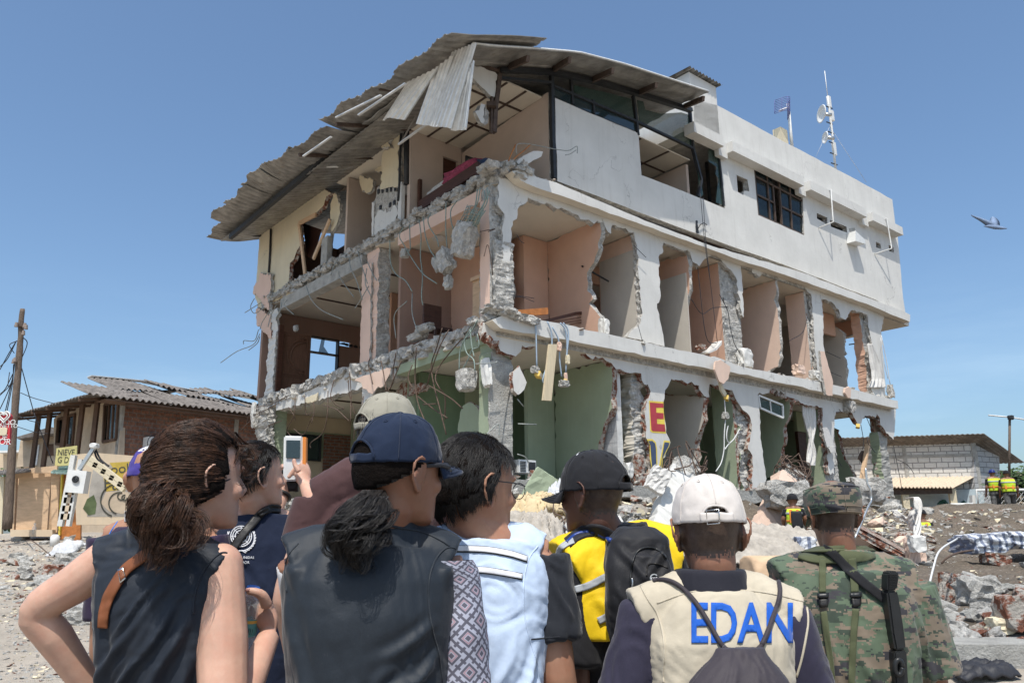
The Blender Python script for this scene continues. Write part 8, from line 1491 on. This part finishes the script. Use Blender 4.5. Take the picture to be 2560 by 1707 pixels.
# --- 7: man in the pale blue vest
Y = 2.1; el_r, wr_r = A(1395,1690, Y + .02), A(1420,1850, Y + .12)
p = Person('person with thick black hair and glasses in a pale blue vest with two striped bands', A(1190,1222, Y),.95,-.02, A(1085,1380, Y + .0), A(1352,1392, Y + .05), A(1210,1980, Y), 'skin_tan', hs=1.06); p.head_(); p.torso_(); p.arm_(p.SR, el_r, wr_r,(.055,.05,.045,.045,.03)); p.arm_(p.SL, A(1060,1700, Y), A(1080,1900, Y + .2)); p.body(.0055)
legs_(p); p.garment('shirt', 'sleeve_black',.1,1.04,.012,.015,[SLE(p,1, el_r,.72,.075,.076), SLE(p,-1, A(1060,1700, Y),.7,.075,.072)], folds=[(.15,-.05,.2,-.2,.008,.006),(.16,-.1,.22,-.24,.008,-.006),(.14,-.02,.2,-.15,.007,.006)], amp=.003, fine=.003, fs=34, seed=30)
def vest_x(bm):
    for sh, sg in ((p.SL,-1),(p.SR,1)): tube(bm,[p.SC + p.u * .03, sh.lerp(p.SC,.4) + p.u * .02, sh.lerp(p.SC,.12) + p.u * .0],[.058,.064,.066],16)
p.garment('vest', 'vest_blue',-.12,1.06,.02,.045, extra=vest_x, folds=[(.12,-.2,.03,-.4,.011,.008),(.1,-.25,-.02,-.5,.012,.009),(.13,-.32,.05,-.55,.011,.009),(.05,-.2,-.04,-.45,.01,.006),(.02,-.03,.1,-.12,.01,.004),(-.08,-.2,-.02,-.45,.012,.007),(.08,-.38,.0,-.55,.009,.008)], amp=.004, fine=.0026, vox=.006, seed=31, label='pale blue vest')
for ln in ([(1560,578),(1800,585),(1980,615),(2112,655)],[(1640,730),(1800,738),(1950,760),(2075,785)]):
    q = px('b', ln); p.strap('reflective_band', q,13, 'white_cloth',.003,.002, ws=[13,13,12]); p.seam([(x, y - 7) for x, y in q], 'black_cloth',.0019, 'band_edge',.003); p.seam([(x, y + 7) for x, y in q], 'black_cloth',.0019, 'band_edge',.003)
p.seam(px('b',[(2190,560),(2130,640),(2095,760),(2085,900),(2090,1060),(2130,1250),(2180,1400),(2210,1540)]), 'vest_blue',.002); p.seam(px('b',[(2140,1245),(2250,1235),(2352,1225)]), 'sleeve_black',.002)
p.hair('hair_black', 'short', n=9000, seed=11, face=.26, low=-.55, k=1.08, thick=.001, clump=.06)
bm = bm_new(); tube(bm, catmull([p.hp(.078,-.005,.015), p.hp(.08,.06,.012), p.hp(.066,.1,.008)],4),.0015,5)
for sg in (-1,1): tube(bm,[p.hp(sg * .033 + .026 * cos(a),.105,-.002 + .02 * sin(a)) for a in np.linspace(0,2 * pi,19)],.0012,5)
g_ = mk('glasses_frame', bm, 'dark_steel', p.root, smooth=True)
# --- 8: man in the yellow vest
Y = 2.45; el_l, wr_l = A(1440,1680, Y - .07), A(1440,1850, Y + .1)
p = Person('person in a black cap facing left with a yellow safety vest over black', A(1482,1234, Y),-.85,.0, A(1428,1432, Y), A(1650,1400, Y + .1), A(1530,1960, Y + .05), 'skin_dark', hs=1.0); p.head_(); p.torso_(); p.arm_(p.SL, el_l, wr_l); p.arm_(p.SR, A(1690,1640, Y + .1), A(1680,1800, Y + .2)); p.body(.006,4, 'stubble'); legs_(p)
p.garment('jacket', 'cap_black',-.1,1.04,.02,.03,[SLE(p,-1, el_l,.98,.085,.075), SLE(p,1, A(1690,1640, Y + .1),.95,.08,.07)], collar=(p.SC + p.u * .07 - p.f * .0,.088,.055,-.005), folds=rfolds(8, p.W,7,.005), amp=.004, fine=.002, seed=40)
def vest_x(bm):
    for sh, sg in ((p.SL,-1),(p.SR,1)): tube(bm,[p.SC + p.u * .04, sh.lerp(p.SC,.4) + p.u * .03, sh - p.u * .0 + p.r * sg * .02],[.08,.1,.106],16)
p.garment('safety_vest', 'yellow_cloth',.7,1.06,.04,.065, extra=vest_x, folds=[(-.12,.0,.0,-.22,.014,.008),(-.14,-.08,-.02,-.28,.012,.008),(-.1,-.15,.0,-.33,.012,.01),(-.05,.02,.06,-.1,.012,.006)], amp=.004, fine=.0015, seed=41, label='bright yellow vest')
p.strap('reflective_band', px('c',[(700,880),(800,850),(900,800),(960,770)]),18, 'reflective',.005,.002); p.strap('reflective_band', px('c',[(575,640),(590,580),(640,540),(690,520)]),14, 'reflective',.005,.002); p.strap('reflective_band', px('c',[(870,1110),(930,1080),(1000,1040),(1055,1010)]),18, 'reflective',.005,.002); p.strap('reflective_patch', px('c',[(1000,470),(1060,465),(1120,470),(1190,455)]),12, 'reflective',.005,.002)
p.cap('cap_black', yaw=-.1, pitch=.0, w_=.094, l_=.113, h_=.124, z0=.006, brim_l=.07, ow=.42, oh=.36, label='plain black cap with a back opening')
cb_ = p.cast(*px('g',[(965,320)])[0],.002)
if cb_: p.seam(px('g',[(940,335),(955,315),(975,300),(985,295)]), 'white_cloth',.002, 'cap_print',.002); p.seam(px('g',[(945,345),(965,325),(985,305)]), 'white_cloth',.0015, 'cap_print',.002)
bpk = thing('backpack', A(1600,1500, Y - .15), 'black backpack with zip pockets and a blue hose on the yellow safety vest', 'backpack'); b0 = BASE[p.root.name]; bm = bm_new(); bc0 = A(1600,1442, Y - .22)
loft(bm,[(bc0 + V((.0,.02,.13)), V((.05,.01,0)), V((0,.04,0))),(bc0 + V((.0,.01,.1)), V((.085,.01,0)), V((0,.06,0))),(bc0 + V((0,0,.03)), V((.095,.02,0)), V((0,.07,0))),(bc0 + V((0,0,-.06)), V((.1,.02,0)), V((0,.075,0))),(bc0 + V((0,.02,-.16)), V((.085,.02,0)), V((0,.065,0))),(bc0 + V((0,.03,-.2)), V((.06,.02,0)), V((0,.04,0)))],28,2.8)
loft(bm,[(bc0 + V((.015,-.06,.06)), V((.05,.0,0)), V((0,.02,0))),(bc0 + V((.02,-.07,.0)), V((.062,.0,0)), V((0,.03,0))),(bc0 + V((.02,-.07,-.08)), V((.065,0,0)), V((0,.03,0))),(bc0 + V((.02,-.05,-.13)), V((.05,0,0)), V((0,.02,0)))],24,2.8)
me = remesh(bm,.006,4); fold(me,(tuple(bc0),(1,0,0),(0,0,1)),[(-.07,.08,.02,-.02,.01,.007),(.07,.09,-.0,.0,.01,.007),(-.08,-.02,.0,-.12,.01,.006),(.05,.02,-.02,-.1,.01,.006)],.006,3,.002)
BASE_b = BASE[bpk.name]; bo = mk('bag', me, 'pack_black', bpk, smooth=True); q = BVHTree.FromPolygons([v.co + BASE_b for v in bo.data.vertices],[tuple(f.vertices) for f in bo.data.polygons]); pb = p.bv + [q]
s1 = p.strap('shoulder_strap', px('c',[(640,530),(720,470),(800,445),(880,450),(960,480),(1000,520)]),26, 'pack_black',.008,.008, bv=p.bv, par=None)
sv = p.root;
def onb(name, line, r_, m_):
    P_ = [p.cast(c.x, c.y,.001, pb) for c in catmull([V((x, y,0)) for x, y in line],8)]; P_ = [v for v in P_ if v is not None]; bm = bm_new(); tube(bm, P_, r_,6); mk(name, bm, m_, bpk, smooth=True)
onb('zip', px('c',[(1110,850),(1110,750),(1130,650),(1170,590),(1240,570),(1310,590),(1370,650)]),.003, 'gun_black'); onb('zip', px('c',[(1225,780),(1235,700),(1300,690),(1380,720)]),.0022, 'leather_black'); onb('zip_pull', px('c',[(1118,800),(1122,830),(1115,880)]),.004, 'steel_shiny'); onb('hose', px('c',[(635,535),(700,480),(780,460),(860,470),(960,520)]),.007, 'band_blue')
onb('badge',[(1200 + 1280 / 2.94 + 9 * cos(a),1174 + 795 / 2.94 + 9 * sin(a)) for a in np.linspace(0,5.6,14)],.002, 'reflective'); r_0 = p.root; b_0 = p.bv; p.bv = pb; p.root = bpk; cloth_text(p, 'ODE',1200 + 1280 / 2.94,1174 + 800 / 2.94,7, 'white_cloth',.8); p.root = r_0; p.bv = b_0
# --- 9: man in the beige vest
Y = 1.98; el_l, wr_l = A(1548,1800, Y), A(1580,1950, Y + .15); el_r = A(2040,1800, Y)
p = Person('person in a white cap and a beige vest reading EDAN in blue across the back', A(1772,1330, Y),.04,-.1, A(1622,1532, Y), A(1950,1532, Y), A(1800,2060, Y), 'skin_brown', hs=.97); p.head_(); p.torso_(); p.arm_(p.SL, el_l, wr_l); p.arm_(p.SR, el_r, A(2040,1950, Y + .15)); p.body(.005,3, 'stubble'); legs_(p)
p.garment('sweatshirt', 'sweat_navy',.0,1.04,.014,.02,[SLE(p,-1, el_l,.99,.068,.066), SLE(p,1, el_r,.99,.068,.066)], extra=lambda bm: [tube(bm, catmull([A(1612,1515, Y), A(1592,1580, Y), A(1570,1660, Y), A(1550,1760, Y)],4),[.052] * 13,16)], folds=rfolds(4, p.W,5,.004), fine=.0025, seed=50)
def vest_x(bm):
    for sh, sg in ((p.SL,-1),(p.SR,1)): tube(bm,[p.SC + p.u * .045, sh.lerp(p.SC,.45) + p.u * .03, sh - p.u * .008 + p.r * sg * .028],[.062,.066,.068],18)
p.garment('vest', 'vest_beige',-.1,1.12,.02,.05, extra=vest_x, folds=[(-.12,-.14,-.06,-.42,.012,.010),(-.13,-.18,-.1,-.4,.01,-.006),(.14,-.12,.1,-.4,.013,.008),(.0,-.02,.05,-.09,.012,.003),(-.09,-.2,.0,-.45,.011,.006),(.15,-.2,.12,-.42,.01,.007)], amp=.004, fine=.0022, vox=.006, seed=51, label='beige work vest')
C2 = lambda *q: px('c', q)
p.seam(C2((1300,980),(1450,925),(1600,890),(1800,885),(2000,890),(2170,915),(2352,960)) + px('d',[(740,965)]), 'vest_beige',.0022); p.seam(C2((1180,850),(1240,960),(1300,1050),(1340,1180),(1355,1320),(1345,1480),(1350,1560)), 'vest_beige',.0028); p.seam(px('d',[(745,940),(755,1000),(765,1100),(755,1200),(720,1380),(680,1520)]), 'vest_beige',.0028)
p.garment('collar', 'collar_black',0, None,0,0, collar=(p.SC + p.u * .07 - p.r * .01,.082,.03,.0), extra=None, vox=.006, amp=.001, fine=.0006)
cloth_text(p, 'EDAN',1855,1562,100, 'blue_thread',.70,.002,0., cuts=3, bold=.018)
p.cap('cap_white', yaw=0, pitch=.06, ow=.42, oh=.3, w_=.09, l_=.11, h_=.122, z0=.018, brim_l=.07, label='off-white cap with a brass buckle on its back strap', buckle='steel_shiny')
bg_ = thing('drawstring_bag', A(1855,1690, Y - .2), 'dark mesh drawstring bag hanging on cords over the EDAN vest', 'bag'); bm = bm_new(); gc = A(1850,1700, Y - .2)
loft(bm,[(A(1853,1618, Y - .19), V((.05,0,0)), V((0,.016,0))),(A(1852,1632, Y - .2), V((.052,0,0)), V((0,.022,0))),(A(1850,1665, Y - .21), V((.075,0,0)), V((0,.035,0))),(A(1850,1700, Y - .22), V((.098,0,0)), V((0,.045,0))),(A(1850,1780, Y - .23), V((.13,0,0)), V((0,.06,0))),(A(1850,1900, Y - .2), V((.14,0,0)), V((0,.06,0))),(A(1850,1990, Y - .2), V((.1,0,0)), V((0,.03,0)))],60)
for v in bm.verts: t_ = atan2(v.co.y - gc.y, v.co.x - gc.x); k = max(0, min(1,(v.co.z - A(0,1790, Y - .2).z) / .12)); v.co.x += (v.co.x - gc.x) * .1 * sin(t_ * 26) * k; v.co.y += .008 * sin(t_ * 26) * k
me = remesh(bm,.0045,1); mk('sack', me, 'mesh_bag', bg_, smooth=True)
for ln, r_ in ((C2((1270,815),(1340,805),(1420,825),(1500,880),(1590,980),(1680,1120),(1760,1260),(1800,1310)),.0055),(C2((2195,820),(2205,880),(2195,960),(2160,1060),(2110,1200),(2060,1310)),.0055)):
    P_ = [p.cast(c.x, c.y,.006) for c in catmull([V((x, y,0)) for x, y in ln],8)]; P_ = [v for v in P_ if v is not None]; P_[-1] = P_[-1].lerp(A(1815 if r_ and ln[0][0] < 1700 else 1895,1622, Y - .19),.9); bm = bm_new(); tube(bm, P_, r_,8); mk('cord', bm, 'mesh_bag', bg_, smooth=True)
# --- 10: soldier
Y = 2.85; el_l, wr_l = A(1890,1660, Y), A(1900,1860, Y + .1); el_r, wr_r = A(2335,1690, Y + .0), A(2330,1880, Y + .15)
p = Person('person in a digital camouflage uniform and field cap with olive harness straps', A(2082,1288, Y),-.02,-.08, A(1945,1462, Y), A(2262,1465, Y), A(2110,2060, Y), 'skin_brown', hs=.97); p.head_(); p.torso_(); p.arm_(p.SL, el_l, wr_l); p.arm_(p.SR, el_r, wr_r); p.body(.006,4, 'stubble'); legs_(p, 'camo')
p.garment('camouflage_shirt', 'camo',-.16,1.07,.03,.05,[SLE(p,-1, el_l,.98,.095,.09), SLE(p,1, el_r,.99,.1,.095)], extra=lambda bm: [tube(bm,[p.SC + p.u * .05, p.SL.lerp(p.SC,.4) + p.u * .03, p.SL],[.07,.085,.09],14), tube(bm,[p.SC + p.u * .05, p.SR.lerp(p.SC,.4) + p.u * .03, p.SR],[.07,.085,.095],14)], collar=(p.SC + p.u * .07,.088,.05,.0), folds=[(-.03,-.2,.08,-.45,.014,.010),(.1,-.15,-.02,-.4,.014,.009),(.14,-.2,.05,-.5,.013,.011),(-.1,-.2,-.02,-.42,.013,.009),(.2,-.1,.24,-.3,.012,.010),(.18,-.05,.2,-.3,.012,-.008),(.02,-.3,.12,-.5,.012,.01),(-.13,-.1,-.1,-.3,.011,.007),(.0,-.02,.03,-.2,.02,-.006)], amp=.005, fine=.002, seed=60)
D2 = lambda *q: px('d', q)
p.quad('harness_yoke', D2((715,610),(830,570),(1180,560),(1260,600)),20,3, 'strap_green',.008,.006, label='olive padded shoulder harness'); g_q = p.patch('harness_yoke',[[(a, b_) for a, b_ in D2(*[(700 + 40 * k,612 - 20 * sin(k / 14 * pi) + 0) for k in range(15)])],[(a, b_) for a, b_ in D2(*[(690 + 41 * k,640 + 5 * sin(k / 14 * pi)) for k in range(15)])],[(a, b_) for a, b_ in D2(*[(760 + 31 * k,668 + 8 * sin(k / 14 * pi)) for k in range(15)])],[(a, b_) for a, b_ in D2(*[(830 + 20 * k,682 + 6 * sin(k / 14 * pi)) for k in range(15)])]],.01,.007, 'strap_green')
for ln, w0 in ((((870,655),(870,780),(872,900)),17),(((1085,650),(1100,780),(1108,900)),19),(((880,1040),(900,1200),(930,1400),(945,1600)),16),(((1115,1020),(1100,1200),(1090,1400),(1085,1600)),17)): p.strap('harness_strap', D2(*ln), w0, 'strap_green',.009,.003)
for (x, y) in ((872,925),(1112,920)):
    p.quad('buckle', D2((x - 42, y - 15),(x + 44, y - 20),(x + 42, y + 15),(x - 40, y + 18)),5,3, 'gun_black',.014,.005); p.quad('strap_loop', D2((x - 30, y + 15),(x + 42, y + 10),(x + 35, y + 80),(x - 18, y + 90)),5,4, 'leather_black',.01,.004)
bm = bm_new(); h_ = p.hp; k_ = p.hs; loft(bm,[(h_(0,-.012,-.002), p.hr * .084 * k_, p.hf * .102 * k_),(h_(0,-.012,.03), p.hr * .092 * k_, p.hf * .108 * k_),(h_(0,-.012,.07), p.hr * .094 * k_, p.hf * .11 * k_),(h_(0,-.012,.088), p.hr * .09 * k_, p.hf * .106 * k_),(h_(0,-.01,.102), p.hr * .074 * k_, p.hf * .09 * k_),(h_(0,-.01,.112), p.hr * .04 * k_, p.hf * .05 * k_)],40,2.2); me = remesh(bm,.005,3); fold(me,(tuple(p.H), tuple(p.hr), tuple(p.hu)),[(-.08,.03,.0,.01,.01,.004)],.003,3,.001); c = mk('field_cap', me, 'camo', p.root, smooth=True); BASE[c.name] = BASE[p.root.name]; p.add_bvh(c)
for zz_, rr_ in ((.09,1.0),(.0,.985),(.02,1.0)): bm = bm_new(); tube(bm,[h_(.0925 * rr_ * cos(a),-.012 + .1085 * rr_ * sin(a), zz_) for a in np.linspace(0,2 * pi,41)],.0016,5); mk('seam', bm, 'camo', c, smooth=True)
bm = bm_new(); tube(bm,[h_(0,-.122, z_) for z_ in (.0,.03,.06,.088)],.0015,5); mk('seam', bm, 'camo', c, smooth=True); bm = bm_new(); g3 = []
for a in np.linspace(-.9,.9,16): g3.append([bm.verts.new(h_(.09 * sin(a),-.012 + .105 * cos(a) + .06 * v * cos(a),.005 - .02 * v - .02 * a * a * v)) for v in (0,.5,1)])
for a, b_ in zip(g3, g3[1:]):
    for j in range(2): bm.faces.new((a[j], b_[j], b_[j + 1], a[j + 1]))
bmesh.ops.recalc_face_normals(bm, faces=bm.faces[:]); bmesh.ops.solidify(bm, geom=bm.faces[:], thickness=.004); mk('brim', bm, 'camo', c)
rf_ = thing('rifle', A(2245,1560, Y - .2), 'black rifle slung butt-up on a webbing sling across the camouflaged back', 'rifle'); RY = 2.62
sl = p.strap('sling', D2((870,575),(950,620),(1050,720),(1150,810),(1250,890),(1330,950)),22, 'black_cloth',.013,.003);
def rb(name, q, dep, m_='gun_black', Y0=RY, bev=.004):
    bm = bm_new(); pp = [A(x, y, Y0) for x, y in D2(*q)]; f = bm.faces.new([bm.verts.new(v) for v in pp]); r_ = bmesh.ops.extrude_face_region(bm, geom=[f]); bmesh.ops.translate(bm, vec=(0, dep,0), verts=[v for v in r_['geom'] if isinstance(v, bmesh.types.BMVert)]); fixn(bm); bmesh.ops.bevel(bm, geom=bm.edges[:], offset=bev, segments=2, affect='EDGES'); mk(name, bm, m_, rf_)
rb('butt_pad',((1355,760),(1380,740),(1425,745),(1438,770),(1420,880),(1350,890)),.05); rb('stock',((1345,893),(1422,883),(1440,960),(1475,1180),(1490,1320),(1410,1330),(1385,1200),(1360,1000)),.045, bev=.006); rb('receiver',((1400,1335),(1492,1325),(1500,1500),(1510,1640),(1420,1640),(1400,1480)),.05)
for k in range(9): y = 770 + k * 12; rb('groove',((1362, y),(1424, y - 3),(1423, y + 2),(1361, y + 5)),.006, 'leather_black', RY - .003,.0005)
bm = bm_new(); tube(bm,[A(*D2((1430 + 28 * cos(a),1450 + 55 * sin(a)))[0], RY - .01) for a in np.linspace(0,2 * pi,25)],.008,8); mk('trigger_guard', bm, 'gun_black', rf_, smooth=True)
# ================================================================== distant workers
def worker(label, x, ytop, yfoot, Yd, yaw, helm, trousers='camo_grey', crouch=False, group=None, skin='skin_brown', stride=.12):
    hd = A(x, ytop + 10 * 28 / Yd, Yd); g = A(x, yfoot, Yd).z; hgt = A(x, ytop, Yd).z - g; k = hgt / 1.75; r_ = Matrix.Rotation(-yaw,3, 'Z') @ V((1,0,0)); f_ = Matrix.Rotation(-yaw,3, 'Z') @ V((0,1,0)); c0 = V((hd.x, hd.y,0)); z = lambda q: UP * (g + q * k)
    hip = c0 + z(.95 if not crouch else .62) - f_ * .02; sc = c0 + z(1.42 if not crouch else 1.22); P = Person(label, c0 + z(1.62 if not crouch else 1.5) + f_ * .03, yaw,-.1, sc - r_ * .2 * k, sc + r_ * .2 * k, hip, skin, group, loc=c0 + z(0)); P.head_(); loft(P.bm, P.sec(-.16,1.1,0,0)); an = []
    for sg, st_ in ((-1,-stride),(1, stride)):
        a = hip + r_ * sg * .09; kn = c0 + z(.5) + r_ * sg * .11 + f_ * (st_ * .8 + .05); ft = c0 + z(.08) + r_ * sg * .11 + f_ * st_
        if crouch: kn = c0 + z(.55) + r_ * sg * .14 + f_ * .3; ft = c0 + z(.08) + r_ * sg * .12 - f_ * .05
        an.append((a, kn, ft)); tube(P.bm,[a, kn, ft],[.08,.055,.04],10); tube(P.bm,[ft, ft + f_ * .16 - UP * .03],[.045,.035],8)
    els = []
    for sg, sh in ((-1, P.SL),(1, P.SR)): el = sh - UP * .27 * k + r_ * sg * .07 - f_ * .02; wr = el - UP * .22 * k + f_ * .1; els.append((sh, el)); P.arm_(sh, el, wr)
    P.body(.014,2); P.garment('shirt', 'black_cloth',-.1,1.05,.02,.02,[(sh, el,.8,(.07,.06)) for sh, el in els], vox=.018); P.garment('safety_vest', 'hivis',.1,1.04,.04,.04, vox=.018, label='yellow-green vest')
    P.garment('trousers', trousers,0, None,0,0, extra=lambda bm: [loft(bm, P.sec(-.16,.12,.02,.02))] + [tube(bm,[a, kn, ft.lerp(kn,.15)],[.1,.08,.065],10) for a, kn, ft in an], vox=.02)
    for v in (.35,.75):
        q = P.sec(v, v + .1,.046,.046)[::5]; bm = bm_new(); loft(bm, q); mk('reflective_band', bm, 'orange_band' if v < .5 else 'reflective', P.root, smooth=True)
    for sg in (-1,1): bm = bm_new(); beam(bm, P.SC + r_ * sg * .1 * k - f_ * .13 + UP * .0, P.hip.lerp(P.SC,.3) + r_ * sg * .11 * k - f_ * .165,.05,.01, up=f_); mk('reflective_band', bm, 'orange_band', P.root)
    bm = bm_new(); ball(bm, P.hp(0,-.01,.045), P.hr * .1, P.hf * .12, P.hu * .095,3); bm2 = [v for v in bm.verts if (v.co - P.hp(0,0,.015)).dot(P.hu) < 0]; bmesh.ops.delete(bm, geom=bm2, context='VERTS'); tube(bm,[P.hp(.105 * cos(a),-.01 + .13 * sin(a),.018) for a in np.linspace(0,2 * pi,21)],.01,5); mk('helmet' if helm != 'cap_black' else 'cap', bm, helm, P.root, smooth=True); return P
worker('person in a blue helmet and yellow-green vest standing before the chain link gate',2481,1174,1300,27.6,.1, 'helmet_blue', group='workers in safety vests'); worker('person in a dark cap and yellow-green vest stepping forward, rightmost on the mound',2516,1176,1302,27.2,.35, 'cap_black', group='workers in safety vests', stride=.25)
P = worker('person in a black cap and yellow-green vest crouched among the fallen columns',1981,1232,1372,15.0,.25, 'cap_black', crouch=True, group='workers in safety vests'); bm = bm_new(); rock(bm, P.SC - P.u * .2 - P.f * .2 + P.r * .03,(P.r * .12, P.f * .07, P.u * .2), random.Random(3),3,.08); mk('backpack', fixn(bm), 'pack_black', None, 'dark backpack worn by the crouched worker', 'backpack', smooth=True)
worker('person in a yellow-green vest almost hidden behind the hanging white cloth',2304,1268,1400,19.5,.4, 'cap_black', crouch=True, group='workers in safety vests')
